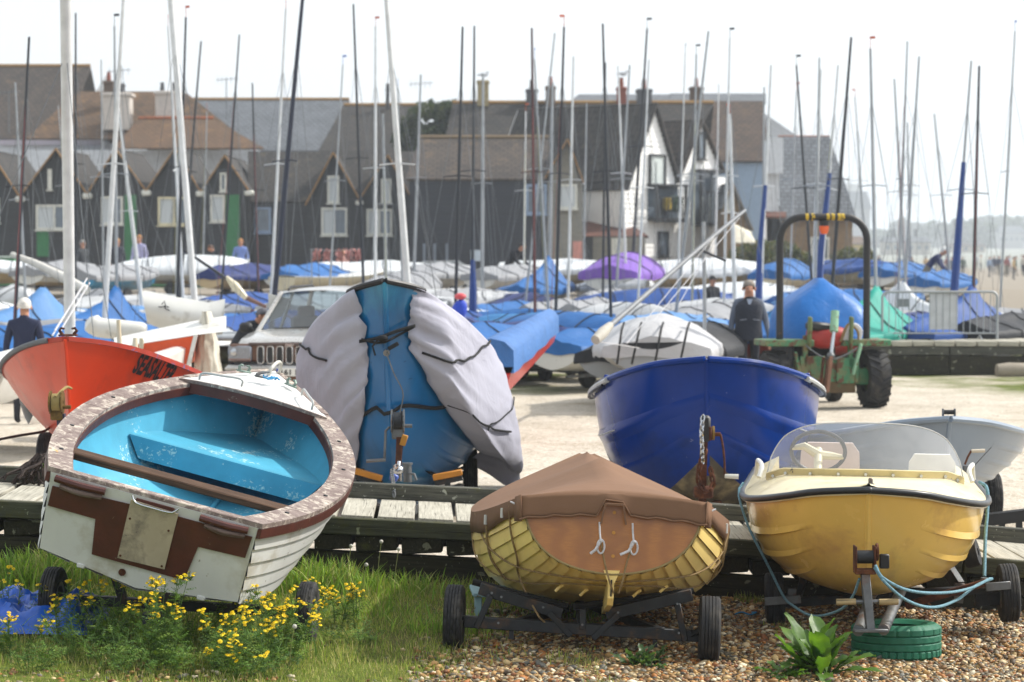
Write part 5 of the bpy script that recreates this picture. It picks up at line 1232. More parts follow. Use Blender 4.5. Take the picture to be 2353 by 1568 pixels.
# ------------------------------------------------------------------ second low boardwalk with steel barrier
def far_walk():
    Y = 47.4; root = thing('timber_quay', 'low dark timber quay edge behind the tractor with pale plank ends', 'boardwalk', (0, Y, 0))
    x0, x1 = at(2040, 800, Y).x - 1.2, at(2500, 800, Y).x; n = 0; x = x0
    for i, (a, b) in enumerate(((x0, x0 + 2.4), (x0 + 2.42, x1))):
        MB().box(((a + b) / 2, 0, .20), (b - a, .12, .36), ch=.01).part('beam', DARKW, root); MB().box(((a + b) / 2, .02, .48), (b - a, .1, .16), ch=.01).part('beam', KERB, root)
    x = x0
    while x < x1:
        w_ = .42; MB().box((x + w_ / 2, .8, .62), (w_ - .03, 1.7, .10), ch=.01).part('plank', DECK, root); x += w_
    lg = tag(MB().lathe([(.001, -.45), (.13, -.43), (.16, -.2), (.15, .2), (.12, .43), (.001, .45)], at(2340, 852, 46.9), (1, .1, 0), 14).part('driftwood_log', M('pale_log', '#8f8678', .9, bump=.5), None), 'pale driftwood log lying against the dark timber quay', 'log')
    B = thing('crowd_barrier', 'galvanised steel crowd barrier with a white board on the timber quay', 'barrier', (at(2159, 770, 47.9).x, 47.9, .67))
    st = M('barrier_steel', '#9fa3a6', .45, .6, .1, 8); W_ = 1.14; pts = [(-W_, 0, .02), (-W_, 0, .84)] + [(-W_ + .12 - .12 * math.cos(a), 0, .84 + .12 * math.sin(a)) for a in np.linspace(.3, 1.57, 5)] + [(W_ - .12 + .12 * math.sin(a), 0, .84 + .12 * math.cos(a)) for a in np.linspace(0, 1.27, 5)] + [(W_, 0, .84), (W_, 0, .02)]
    MB().tube(pts, .026, 10).part('frame', st, B); MB().tube([(-W_, 0, .14), (W_, 0, .14)], .016, 8).part('lower_rail', st, B)
    for i in range(1, 17): x = lerp(-W_, W_, i / 17); MB().tube([(x, 0, .14), (x, 0, .95)], .009, 6).part('bar', st, B)
    for x in (-.8, .8): MB().tube([(x, -.25, .02), (x, 0, .10), (x, .25, .02)], .014, 6).part('foot', st, B)
    MB().box((.08, .04, .58), (.56, .012, .74)).part('board', M('board_white', '#c4c8cc', .5), B); MB().box((-.72, .03, .74), (.24, .01, .16)).part('small_sign', M('sign_grey', '#7d8588', .6), B)
far_walk()
# ================================================================== dinghy park: covered dinghies with masts
HC = {'white': '#cfcfca', 'grey': '#8d9092', 'red': '#8e1c18', 'black': '#202226', 'tan': '#b7a27c', 'teal': '#1f86b4', 'turquoise': '#1a8a92', 'orange': '#c2410e', 'cream': '#c8bfa4', 'blue': '#1d4fa8'}
CC = {'blue': '#1a5a98', 'lightblue': '#5380b2', 'royal': '#1c4688', 'navy': '#1d2d66', 'purple': '#7450a8', 'grey': '#8a8c90', 'pale': '#b8babc', 'green': '#1f8f80', 'white': '#cfd3d6', 'black': '#1b1e24', 'skyblue': '#2870a6'}
MC = {'dark': M('carbon_mast', '#23272e', .4, .1), 'white': M('white_mast', '#c9cbcc', .4, .1), 'silver': M('silver_mast', '#9a9ea2', .4, .6), 'red': M('dark_red_mast', '#3f1d1f', .4), 'navy': M('navy_mast', '#1a2236', .4)}
WIRE = M('rigging_wire', '#6c7074', .5, .4)
def hull_mat(c): return M('hull_' + c, HC[c], .35, var=.06, scale=2, coat=.2, dirt=('#8d8574', .15, 2))
def cover_mat(c): return fabric('cover_' + c, CC[c], .6, .10, .6, 3.0, sheen=0)
DH = Hull(4.2, list(zip([0, .25, .5, .7, .85, .94, 1], [.62, .74, .78, .68, .45, .22, .01], [.80, .78, .79, .83, .89, .93, .96], [.55, .66, .66, .5, .26, .1, .003], [.48, .43, .42, .45, .54, .64, .74], [.40, .35, .33, .34, .38, .46, .58])), k=.7, rb=.3, kp=5)
from mathutils import noise as NZ
DM = {}
DM['hull'] = DH.shell(20, 9).mesh('hull', hull_mat('white'), angle=60)
DM['bottom'] = DH.shell(18, 4, off=-.004, u0=0, u1=.42).mesh('bottom', hull_mat('tan'), angle=60)
DM['transom'] = DH.transom(th=.03).mesh('transom', hull_mat('white'))
def deck_mesh():
    b = MB(); P = []
    for t in DH.ts(14, 0, .99):
        q = DH.q(1, t) + .01; P.append([Vector((lerp(-q, q, j / 10), t * 4.2, DH.q(2, t) + .012 + .05 * (1 - lerp(-1, 1, j / 10)**2) - (.22 * ss(.0, .06, t) * (1 - ss(.56, .60, t)) if 1 < j < 9 else 0))) for j in range(11)])
    return b.grid(P).mesh('deck', hull_mat('white'), angle=40)
DM['deck'] = deck_mesh()
def cover_mesh(kind, seed):
    rng = Vector((seed * 3.1, 1.7, seed)); P = []
    for t in DH.ts(26, 0.0, .998):
        b = DH.q(1, t) + .03; gz = DH.q(2, t) + .015; y = t * 4.2
        if kind == 'flat': rz = gz + float(np.interp(t, [0, .1, .55, .68, 1], [.20, .28, .34, .26, .04]))
        elif kind == 'tent': rz = gz + float(np.interp(t, [0, .1, .5, .64, .75, 1], [.12, .25, .62, .95, .5, .05]))
        else: rz = gz + .16 + .30 * math.sin(max(0, min(1, (t - .0) / .95)) * math.pi)**.7
        row = []
        hang = .16 + .05 * NZ.noise(rng + Vector((t * 6, 0, 0)))
        n = 16
        for j in range(-2, n + 3):
            if j < 0: x, z = -b - (.02 if j == -1 else .01), gz - hang * (.5 if j == -1 else 1)
            elif j > n: x, z = b + (.02 if j == n + 1 else .01), gz - hang * (.5 if j == n + 1 else 1)
            else:
                e = lerp(-1, 1, j / n); x = b * e
                pr = (1 - abs(e))**(1.25 if kind == 'tent' else .95) if kind != 'dome' else (1 - abs(e)**2.4)
                z = gz + (rz - gz) * pr
            nz = .05 * NZ.noise(rng + Vector((x * 2.5, y * 1.4, 3))) + .05 * abs(NZ.noise(rng + Vector((x * 2.0, y * 5.5 + x, 1)))) + .02 * NZ.noise(rng + Vector((x * 9, y * 9, 5))) - .05 * math.sin(min(1, abs(x) / b) * math.pi)
            row.append(Vector((x, y + nz * .5, z + nz)))
        P.append(row)
    b = MB().grid(P, flip=True)
    # closing flap at the stern
    r = P[0]; m = len(r) // 2
    b.add([p.copy() for p in r] + [Vector((p.x * .98, -.03, DH.q(2, 0) - .12 - .02 * math.sin(p.x * 9))) for p in r], [(i, i + 1, len(r) + i + 1, len(r) + i) for i in range(len(r) - 1)])
    st = MB()
    for k in (5, 12, 18): st.tube([p + Vector((p.x * .02, 0, .012)) for p in P[k]] , .012, 5)
    DM[('strap', kind, seed - 1)] = st.mesh('tie_straps', M('strap_dark', '#22252c', .8))
    return b.mesh('cover', cover_mat('blue'), angle=180)
for k_ in ('flat', 'tent', 'dome'):
    for s_ in range(3): DM[(k_, s_)] = cover_mesh(k_, s_ + 1)
DM['wheel'] = MB().lathe([(.02, -.05), (.19, -.06), (.21, -.03), (.21, .03), (.19, .06), (.02, .05)], n=16).mesh('trolley_wheel', RUBBER)
DM['frame'] = MB().bar((-.62, 0, .21), (.62, 0, .21), .05, .05).bar((0, -1.3, .27), (0, 2.4, .27), .05, .05).mesh('trolley_frame', STEEL)
NAMES = {'silver': 'silver', 'dark': 'black', 'white': 'white', 'red': 'dark red', 'navy': 'navy'}
LABELS = {}
def dinghy(px, d, hullc='white', coverc='blue', kind='flat', yaw=60, mast=None, mc='dark', r=.034, bottom=None, sleeve=None, spread=True, label=None, boom=False, zoff=0.0, scale=1.0, shrouds=True):
    yaw = yaw * .5 if yaw > 35 and abs(yaw - 84) > .5 else yaw; yaw = yaw if random.random() < .7 else 180 - yaw
    x = at(px, 600, d).x; g = ground(x, d) + zoff; ya = R(yaw)
    h = Vector((math.sin(ya), math.cos(ya), 0)); o = Vector((x, d, g)) - h * 2.7 * scale
    o.z = ground(o.x + h.x * 2, o.y + h.y * 2) + zoff
    cn = {'skyblue': 'sky blue', 'lightblue': 'light blue', 'royal': 'royal blue', 'pale': 'pale grey', None: None}.get(coverc, coverc)
    kn = {'flat': 'cover', 'tent': 'tented cover', 'dome': 'rounded cover', None: ''}[kind if coverc else None]
    lb = label or ('%s dinghy' % hullc + (' under a %s %s' % (cn, kn) if coverc else ' with open cockpit') + (', %s mast%s' % (NAMES[mc], ' with blue sleeve' if sleeve else '') if mast else ', no mast') + ' in the dinghy park')
    root = thing('dinghy', lb, 'dinghy', o, rot3(ya), 'dinghies laid up in the dinghy park', scale)
    hm = hull_mat(hullc)
    omat(obj('hull', DM['hull'], root), hm); omat(obj('transom', DM['transom'], root), hm)
    if bottom: omat(obj('bottom', DM['bottom'], root), hull_mat(bottom))
    if coverc: sd_ = random.randrange(3); cv_ = omat(obj('cover', DM[(kind, sd_)], root), cover_mat(coverc)); tag(obj('tie_straps', DM[('strap', kind, sd_)], cv_), kind='stuff')
    else: omat(obj('deck', DM['deck'], root), hull_mat('white'))
    obj('trolley_frame', DM['frame'], root, (0, 1.7, 0))
    for e in (-.6, .6): obj('trolley_wheel', DM['wheel'], root, (e, 1.7, .21))
    if mast:
        tip = at(mast[0], mast[1], d); foot = Vector((0, 2.7, .80)); Rm = rot3(ya); lt = (Rm.transposed() @ (tip - o)) / scale
        mm = MC[mc]; n = 7
        MB().tube([foot.lerp(lt, i / n) for i in range(n + 1)], [r * (1 if i < 4 else lerp(1, .62, (i - 3) / 4)) for i in range(n + 1)], 8).part('mast', mm, root)
        if sleeve:
            a, b = sleeve; MB().tube([foot.lerp(lt, a) + Vector((.02, -.02, 0)), foot.lerp(lt, (a + b) / 2) + Vector((.03, -.05, 0)), foot.lerp(lt, b)], [.10, .085, .05], 8).part('sail_sleeve', fabric('sleeve_blue', '#20407e', .6, .1, .5, 6), root)
        sp = foot.lerp(lt, .52)
        if spread:
            a, b = sp + Vector((-.32, -.06, -.03)), sp + Vector((.32, -.06, -.03)); MB().tube([a, sp, b], .012, 5).part('spreader', mm, root)
        hp_ = foot.lerp(lt, .82)
        if shrouds:
            for e in (-1, 1): MB().tube([hp_] + ([sp + Vector((e * .32, -.06, -.03))] if spread else []) + [Vector((e * .72, 2.35, .80))], .0042, 4).part('shroud', WIRE, root)
            MB().tube([hp_, Vector((0, 4.12, .95))], .0042, 4).part('forestay', WIRE, root)
            if random.random() < .6: MB().tube([foot.lerp(lt, .97), foot + Vector((.06, -.08, .15))], .005, 4).part('halyard', random.choice([WIRE, WROPE, M('red_line', '#8e4a48', .8), M('yellow_line', '#8f8d35', .8)]), root)
        if random.random() < .35: MB().tube([lt, lt + Vector((0, 0, .22))], .006, 4).box(lt + Vector((.05, 0, .22)), (.12, .01, .05)).part('wind_vane', random.choice([M('orange_vane', '#b5502a', .6), M('blue_vane', '#2a5ab0', .6), MC['dark']]), root)
        if boom: MB().tube([foot + Vector((0, -.05, .4)), Vector((0, .2, .62 + boom))], .03, 8).part('boom', mm, root)
    return root
random.seed(21)
D_ = dinghy
D_(30, 42.5, 'white', 'blue', 'flat', 62, (67, 85), 'dark'); D_(235, 41, 'white', 'blue', 'dome', 66, (285, -20), 'white', .045, label='white dinghy under a blue rounded cover with tall leaning white mast and dark spreaders')
D_(268, 49, 'white', 'blue', 'tent', 40, (263, 60), 'silver'); D_(405, 52, 'white', 'lightblue', 'flat', 74, (427, 40), 'dark'); D_(410, 62, 'cream', 'grey', 'flat', 82, (462, 95), 'dark')
D_(505, 60, 'red', 'grey', 'flat', 78, (550, 80), 'dark', .03); D_(620, 44, 'black', None, None, 80, (697, -20), 'navy', .05, label='black open dinghy with thick navy mast leaning over the parked car', bottom='grey')
D_(618, 50, 'white', 'royal', 'flat', 72, (657, 20), 'white', .032); D_(838, 55, 'white', 'grey', 'flat', 30, (812, 10), 'dark'); D_(862, 58, 'white', 'pale', 'flat', 60, (863, 62), 'white', .04)
D_(948, 40, 'white', 'pale', 'flat', 20, (886, -25), 'white', .062, label='white dinghy with thick ivory mast standing behind the grey-covered blue boat')
D_(888, 66, 'white', 'pale', 'dome', 70, (880, 262), 'silver', .045); D_(950, 70, 'white', 'grey', 'dome', 50, (967, 172), 'silver', .045); D_(1045, 47, 'white', 'navy', 'flat', 55, (1063, 62), 'dark')
D_(1085, 53, 'white', 'royal', 'flat', 40, (1090, 60), 'dark', sleeve=(.02, .22)); D_(1108, 66, 'white', 'grey', 'flat', 60, (1110, 170), 'silver', .05)
D_(1150, 44, 'cream', 'blue', 'flat', 76, bottom='tan'); D_(1230, 53, 'teal', None, None, 80, (1222, 65), 'red', .036, bottom='tan'); D_(1205, 61, 'white', 'blue', 'flat', 30, (1275, 76), 'silver', .03)
D_(1276, 50, 'white', 'skyblue', 'flat', 35, (1296, 62), 'dark'); D_(1305, 62, 'white', 'grey', 'flat', 50, (1318, 130), 'white', .04); D_(1262, 70, 'white', 'blue', 'tent', 40, (1270, 190), 'silver', .055)
D_(1330, 46, 'tan', 'blue', 'dome', 74, bottom='tan'); D_(1405, 51, 'turquoise', None, None, 82, (1385, 55), 'dark', bottom='black'); D_(1452, 72, 'white', 'purple', 'dome', 14, (1487, 66), 'dark', scale=1.3, zoff=.1)
D_(1415, 66, 'white', 'grey', 'flat', 40, (1447, 150), 'silver', .04); D_(1440, 69, 'white', 'pale', 'flat', 40, (1420, 152), 'white', .04); D_(1550, 52, 'white', 'lightblue', 'flat', 66, (1628, 72), 'silver', .036)
D_(1645, 47, 'tan', 'lightblue', 'flat', 72, bottom='tan', label='tan dinghy under a light blue cover behind the walking man'); D_(1690, 58, 'white', 'pale', 'dome', 80, (1677, 262), 'white', .05); D_(1745, 60, 'white', 'blue', 'flat', 50, (1772, 150), 'white', .04, sleeve=(.0, .52))
D_(1752, 67, 'white', 'white', 'flat', 60, (1756, 200), 'silver', .035); D_(1590, 60, 'white', 'grey', 'flat', 60, (1600, 125), 'silver', .035); D_(1872, 58, 'white', 'lightblue', 'tent', 40, (1830, 150), 'dark')
D_(1868, 64, 'white', 'skyblue', 'flat', 50, (1886, 160), 'white', .045); D_(1880, 56, 'white', 'blue', 'tent', 60, (1926, 150), 'white', .034, sleeve=(.0, .58)); D_(1905, 50, 'white', 'skyblue', 'tent', 74, (1956, 86), 'dark', .038)
D_(2016, 49, 'red', 'green', 'tent', 76, (2000, 112), 'silver', .04); D_(2085, 62, 'white', 'white', 'flat', 40, (2055, 182), 'silver', .036); D_(2075, 55, 'white', 'white', 'tent', 72, (2112, 130), 'silver', .034)
D_(2092, 76, 'white', 'blue', 'flat', 60, (2085, 282), 'silver', .04); D_(2185, 72, 'white', 'blue', 'flat', 60, (2147, 262), 'silver', .04); D_(2187, 52, 'white', 'royal', 'flat', 76, (2232, 140), 'silver', .034, sleeve=(.0, .62))
D_(2236, 50.5, 'black', 'royal', 'tent', 80, (2250, 152), 'dark', .038); D_(2130, 52, 'white', 'navy', 'flat', 70, bottom='tan'); D_(2040, 51, 'cream', 'royal', 'flat', 78, bottom='tan', label='cream dinghy under a royal blue cover beyond the tractor wheel')
D_(1790, 46, 'red', 'blue', 'flat', 62, label='red bottomed dinghy under a blue cover beside the tractor roll bar'); D_(1490, 43.5, 'white', 'blue', 'flat', 82, label='low white dinghy with blue cover behind the silver covered dinghy')
D_(1600, 40.5, 'grey', 'black', 'dome', 70, label='dinghy under a domed black cover behind the walking man'); D_(60, 54, 'white', 'grey', 'flat', 72, (35, 190), 'silver', .03); D_(330, 57, 'grey', 'lightblue', 'flat', 78, (272, 250), 'white', .05)
D_(172, 53, 'white', 'lightblue', 'flat', 60, (174, 30), 'dark', .03); D_(1000, 50, 'white', 'navy', 'flat', 62); D_(2345, 51, 'black', 'black', 'flat', 70, label='black rigid inflatable under a dark cover at the quay end')
D_(800, 74, 'cream', None, None, 86, label='long cream open boat lying before the black cottages'); D_(760, 53, 'white', 'royal', 'flat', 76, label='white dinghy under a royal blue cover beyond the parked car roof')
D_(100, 47, 'white', 'lightblue', 'tent', 70, label='white dinghy under a light blue tented cover near the man in navy'); D_(2290, 52, 'cream', 'white', 'flat', 74, label='cream dinghy under a white cover beside the crowd barrier')
# ---------------------------------------------------------------- big masted catamaran at the left, orange hull, white panels
def catamaran(px, d, name, label, hullc, mast, r, yaw, deck=True):
    ya = R(yaw); x = at(px, 600, d).x - math.sin(ya); d -= 0; g = ground(x, d); root = thing('catamaran', label, 'catamaran', (x, d, g), rot3(ya))
    hm = hull_mat(hullc)
    for e in (-1, 1):
        h = Hull(5.2, list(zip([0, .3, .6, .85, 1], [.13, .2, .2, .14, .004], [.95, .98, 1.02, 1.1, 1.18], [.1, .17, .16, .08, .002], [.62, .56, .55, .62, .8], [.5, .42, .42, .5, .7])), k=.6, rb=.1)
        o = h.shell(18, 8).part('hull', hm, root, angle=60); o.location = (e * 1.0, -2.6, 0)
        P = [[Vector((lerp(-h.q(1, t), h.q(1, t), j / 4), t * 5.2, h.q(2, t) + .03 * (1 - (j / 2 - 1)**2))) for j in range(5)] for t in h.ts(14, 0, .995)]
        dk = MB().grid(P).part('hull_deck', hull_mat('white'), root); dk.location = o.location
    for y in (-1.0, 1.0): MB().tube([(-1.0, y, 1.0), (1.0, y, 1.0)], .045, 10).part('crossbeam', MC['silver'], root)
    MB().box((0, 0, 1.0), (1.8, 1.9, .015)).part('trampoline', M('trampoline', '#8d9296', .8), root)
    tip = at(mast[0], mast[1], d); Rm = rot3(ya); lt = Rm.transposed() @ (tip - Vector((x, d, g))); ft = Vector((0, 1.0, 1.05))
    MB().tube([ft.lerp(lt, i / 6) for i in range(7)], r, 12).part('mast', MC['white'], root)
    sp = ft.lerp(lt, .55)
    for e in (-1, 1): MB().tube([ft.lerp(lt, .8), Vector((e * .98, -.6, 1.02))], .005, 4).part('shroud', WIRE, root)
    MB().tube([ft.lerp(lt, .8), Vector((0, 2.4, 1.15))], .005, 4).part('forestay', WIRE, root)
    return root
c1 = catamaran(125, 28.6, 'catamaran', 'catamaran with thick pale lilac mast rising behind the red motorboat', 'white', (150, -60), .068, 12)
bpy.context.view_layer.update(); Ti = c1.matrix_world.inverted()
for a, b in (((120, 772), (200, 640)), ((130, 775), (206, 650)), ((126, 760), (192, 655))): MB().tube([Ti @ at(*a, 28.4), Ti @ at(*b, 29.2)], .011, 6).part('mainsheet', WROPE, c1)
sp_ = tag(MB().tube([at(28, 585, 46), at(80, 605, 45.5), at(140, 635, 45), at(200, 668, 44.5)], [.05, .07, .09, .085], 10).part('furled_spar', M('furled_white', '#c4c2bc', .7, var=.1)), 'white furled boom sloping down over the blue covers beside the lilac mast', 'spar')
c2 = catamaran(470, 41, 'catamaran', 'orange catamaran with white sail bundle beside the parked car', 'orange', (388, -60), .055, 168)
def orange_parts():
    root = thing('sail_bundle', 'creased white sail bundle hanging beside the orange catamaran hull', 'sail', at(476, 790, 31.2)); P = []
    for j in range(14):
        v = j / 13; row = []
        for i in range(20):
            a = math.pi * i / 19; wv = lerp(.04, .21, v**.7); row.append(Vector((wv * -math.cos(a) + .05 * NZ.noise(Vector((a * 3, v * 4, 2))), -.22 * math.sin(a) - .05 * NZ.noise(Vector((a * 5, v * 2, 7))), lerp(.42, -.62, v))))
        P.append(row)
    MB().grid(P).part('sail_cloth', fabric('sailcloth', '#c9c4b6', .8, .05, .6, 4), root, angle=180)
    o = thing('orange_dinghy', 'bright orange dinghy hull with white stem beyond the red motorboat', 'dinghy', at(445, 800, 30.4))
    orange = M('orange_hull', '#d2480a', .35, coat=.3)
    a = lambda px, py, dy=0: at(px, py, 30.4 + dy) - Vector(o.location)
    poly = [(448, 772), (432, 838), (380, 830), (300, 805), (265, 800), (330, 790)]
    top = [a(*q) for q in poly]; bk = [a(q[0] + 14, q[1] - 6, 1.0) for q in poly]; n = len(poly)
    MB().add(top + bk, [tuple(range(n)), tuple(range(2 * n - 1, n - 1, -1))] + [(i, (i + 1) % n, n + (i + 1) % n, n + i) for i in range(n)]).part('hull', orange, o, smooth=False)
    MB().bar(a(450, 770, -.02), a(433, 840, -.02), .03, .05, up=(1, 0, 0)).part('stem', hull_mat('white'), o)
    P = [[a(px, py - 26 * k / 3 * (1 if k < 3 else .9) - (px - 260) * .05 * k / 3, .33 * k) for px, py in ((262, 800), (330, 789), (400, 778), (450, 770), (520, 742 + 20))] for k in range(4)]
    MB().grid(P).part('deck', hull_mat('white'), o)
    MB().box(a(325, 790, -.05), (.06, .03, .14), (0, .1, 0), .01).part('deck_block', hull_mat('cream'), o)
    # white catamaran hull on its side, dark emblem
    w_ = thing('white_catamaran_hull', 'white catamaran hull showing a dark emblem above the orange dinghy', 'catamaran', at(420, 720, 35.5)); b_ = lambda px, py, dy=0: at(px, py, 35.5 + dy) - Vector(w_.location)
    top = [(325, 668), (365, 676), (400, 684), (440, 690), (475, 697), (512, 688)]; bot = [(338, 742), (370, 756), (405, 765), (440, 770), (475, 772), (506, 770)]
    P = []
    for k in range(9):
        f = k / 8; P.append([b_(lerp(t[0], q[0], f), lerp(t[1], q[1], f), -.16 * math.sin(f * math.pi)) for t, q in zip(top, bot)])
    MB().grid(P).grid([[p + Vector((0, .28, 0)) for p in r] for r in P], flip=True).part('hull', hull_mat('white'), w_, angle=70)
    em = M('emblem_black', '#15161a', .6)
    for pts in (((372, 700), (378, 692), (380, 703)), ((364, 705), (370, 706), (378, 704), (388, 706)), ((376, 704), (382, 711), (390, 714))): MB().tube([b_(*p, -.19) for p in pts], .009, 5).part('emblem_stroke', em, w_)
    hb = thing('white_float', 'rounded white float hull under the blue boom cover by the emblem hull', 'hull', at(265, 755, 36)); f_ = lambda px, py: at(px, py, 36) - Vector(hb.location)
    MB().tube(rope_pts([f_(202, 735), f_(225, 752), f_(270, 757), f_(335, 765)], 14), [.06] + [.15] * 13 + [.12], 14).part('hull', hull_mat('white'), hb)
    pn = tag(MB().prism([(0, 0), (.32, -.08), (.20, -.34), (.02, -.42)], at(616, 675, 36), (1, 0, 0), (0, 0, 1), (0, .05, 0)).part('rudder_blade', hull_mat('white'), smooth=False), 'white rudder blade standing up behind the car bonnet', 'rudder')
    bb = thing('boom_end', 'dark spar with white rounded end bag leaning above the black open dinghy', 'spar', at(500, 640, 44.5)); e_ = lambda px, py: at(px, py, 44.5) - Vector(bb.location)
    MB().tube([e_(423, 575), e_(520, 640)], .028, 8).part('spar', MC['dark'], bb); MB().tube([e_(520, 636), e_(540, 658), e_(566, 686)], [.03, .085, .05], 10).part('end_bag', hull_mat('cream'), bb); MB().tube([e_(560, 682), e_(612, 706)], [.05, .03], 8).part('cloth_tail', M('brown_tail', '#6b5148', .8), bb)
orange_parts()
# ---------------------------------------------------------------- silver covered dinghy with lowered mast
def silver_dinghy():
    x = at(1515, 800, 36.5).x; root = thing('silver_covered_dinghy', 'dinghy under a silver strapped cover beside the walking man', 'dinghy', (x - .05, 36.3, .18), rot3(R(4)))
    cm = fabric('silver_cover', '#b2b2b4', .55, .06, .8, 3.5, sheen=0)
    omat(obj('hull', DM['hull'], root, scale=(1.22, .9, 1)), M('pale_grey_hull', '#a6a49e', .4)); omat(obj('transom', DM['transom'], root, scale=(1.22, .9, 1)), hull_mat('grey'))
    omat(obj('cover', DM[('dome', 1)], root, scale=(1.24, .9, 1.0)), cm)
    for k, (px0, px1) in enumerate(((1428, 1418), (1468, 1452), (1518, 1505), (1578, 1562))):
        pts = [at(px0 + 6, 742, 36.9), at(px0, 762, 36.0), at(lerp(px0, px1, .5), 800, 35.75), at(px1, 836, 35.9)]; bpy.context.view_layer.update(); Ti = root.matrix_world.inverted()
        MB().tube(rope_pts([Ti @ p for p in pts], 12), .018, 6).part('strap', M('black_webbing', '#0e0f12', .8), root)
    Ti = root.matrix_world.inverted()
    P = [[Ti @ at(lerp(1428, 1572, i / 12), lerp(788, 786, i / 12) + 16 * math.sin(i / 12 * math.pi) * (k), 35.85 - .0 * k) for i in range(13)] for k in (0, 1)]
    MB().grid([[p + Vector((0, -.06, 0)) for p in r] for r in P]).part('painted_opening_shade', M('opening_shade_black', '#1a1c22', .9), root)  # black strip on the cover, painted shade of an opening
    for e in (-.62, .62): obj('trolley_wheel', DM['wheel'], root, (e, 2.6, .03), scale=(1.1, 1.1, 1.1))
    obj('trolley_frame', DM['frame'], root, (0, 2.6, -.18))
    sp = thing('lowered_mast', 'long grey mast lowered at a slant onto a support post by the walking man', 'mast', at(1617, 700, 38)); L = lambda px, py, Y: at(px, py, Y) - Vector(sp.location)
    MB().tube([L(1395, 755, 34.6), L(1500, 664, 36.2), L(1640, 543, 38.4), L(1712, 484, 39.6)], [.045, .038, .036, .028], 10).part('mast_tube', M('grey_mast', '#6f7276', .5, .2), sp)
    MB().tube([L(1368, 782, 34.2), L(1384, 766, 34.4), L(1402, 748, 34.7)], [.07, .085, .055], 10).part('mast_foot', M('foot_wrap', '#a8a49a', .7), sp)
    MB().tube([L(1617, 510, 38.2), L(1619, 700, 38.2), L(1620, 860, 38.2)], .03, 8).part('support_post', MC['silver'], sp)
    MB().tube([L(1610, 575, 38.1), L(1668, 600, 38)], .02, 6).part('spreader', MC['dark'], sp)
    for a, b in (((1400, 750, 34.7), (1625, 560, 38.2)), ((1440, 790, 35.5), (1640, 545, 38.3)), ((1560, 700, 37), (1655, 530, 38.6)), ((1372, 785, 34.3), (1470, 800, 35.4)), ((1500, 740, 36), (1700, 500, 39.4))): MB().tube([L(*a), L(*b)], .006, 4).part('stay', WROPE, sp)
    # long narrow dinghy with blue sheet over a red hull
    rd = thing('sheeted_dinghy', 'long red dinghy under a boxy blue sheet beyond the grey-covered boat', 'dinghy', gpt(1150, 30)); Q = lambda px, py, Y: at(px, py, Y) - Vector(rd.location)
    n = 10; rows = []; red = []
    for i in range(n + 1):
        f = i / n; Y = lerp(29.5, 36.0, f); cxp = lerp(1128, 1262, f); hw = lerp(52, 22, f**1.2); yt = lerp(800, 722, f); yr = lerp(778, 708, f); ym = lerp(858, 762, f); yb = lerp(915, 786, f)
        nz = 3 * math.sin(i * 2.1)
        rows.append([Q(cxp - hw, ym + nz, Y), Q(cxp - hw, yt + 8, Y), Q(cxp - hw * .5, yr + 8, Y), Q(cxp, yr + nz * .5, Y), Q(cxp + hw * .6, yr + 8, Y), Q(cxp + hw, yt + 6, Y), Q(cxp + hw * 1.02, ym + nz, Y)])
        red.append([Q(cxp - hw * .98, ym - 14, Y), Q(cxp - hw * .5, yb, Y), Q(cxp + hw * .5, yb, Y), Q(cxp + hw * .98, ym - 14, Y)])
    c = MB().grid(rows).add([p for p in rows[0]], [tuple(range(7))]).part('blue_sheet', fabric('sheet_blue', '#3a68a2', .55, .15, 1.0, 5, sheen=0), rd, angle=50)
    MB().grid(red).add(red[0], [(0, 1, 2, 3)]).add(red[-1], [(0, 1, 2, 3)]).part('hull', M('bright_red_hull', '#b5201c', .35, coat=.3), rd, angle=40)
    bpy.context.view_layer.update()
    for f in (): p = rd.location; MB().box((f * .72, f * 6, .30), (.3, .12, .5), ch=.02).part('support_block', M('yellow_block', '#b79a4a', .8), rd)
    bg = thing('sail_bag', 'blue sail bag with red end hanging on the dinghy rigging', 'bag', at(1055, 715, 40)); MB().ball((0, 0, 0), (.13, .1, .2), 12, 8, (0, .3, 0)).part('bag', fabric('bag_blue', '#1740b8', .6, .1, .6, 8), bg); MB().ball((.02, 0, .24), (.10, .08, .06), 10, 6).part('bag_end', fabric('bag_red', '#c24a52', .6), bg)
silver_dinghy()
# ================================================================== the shore street: weatherboarded huts, cottages, roofs, tree
UNITB = {}
def unit_box(m):
    if m.name not in UNITB: UNITB[m.name] = MB().box((0, 0, 0), (1, 1, 1)).mesh('piece', m, smooth=False)
    return UNITB[m.name]
def piece(name, m, parent, c, d, rot=None):
    o = obj(name, unit_box(m), parent, c, rot, d); return o
TAR = M('tarred_boards', '#1b1d22', .6, var=.35, scale=3, rnd=True, dirt=('#2c2f34', .3, 2)); NAVY = M('black_blue_boards', '#131824', .55, var=.25, scale=2, rnd=True)
GREYB = M('grey_boards', '#7d7a70', .8, var=.2, scale=3, rnd=True); WHITEB = M('white_boards', '#f4f4f2', .6, var=.04, scale=3, rnd=True); PALEB = M('pale_blue_boards', '#98a8c4', .7, var=.06, scale=2, rnd=True)
TRIMT = M('tan_bargeboard', '#9a7440', .7, var=.2); FRAME = M('window_paint', '#cfcfc6', .5); CREAMF = M('cream_window_paint', '#cfc6a4', .5); GREEND = M('green_door_paint', '#1f6b3c', .5, var=.15)
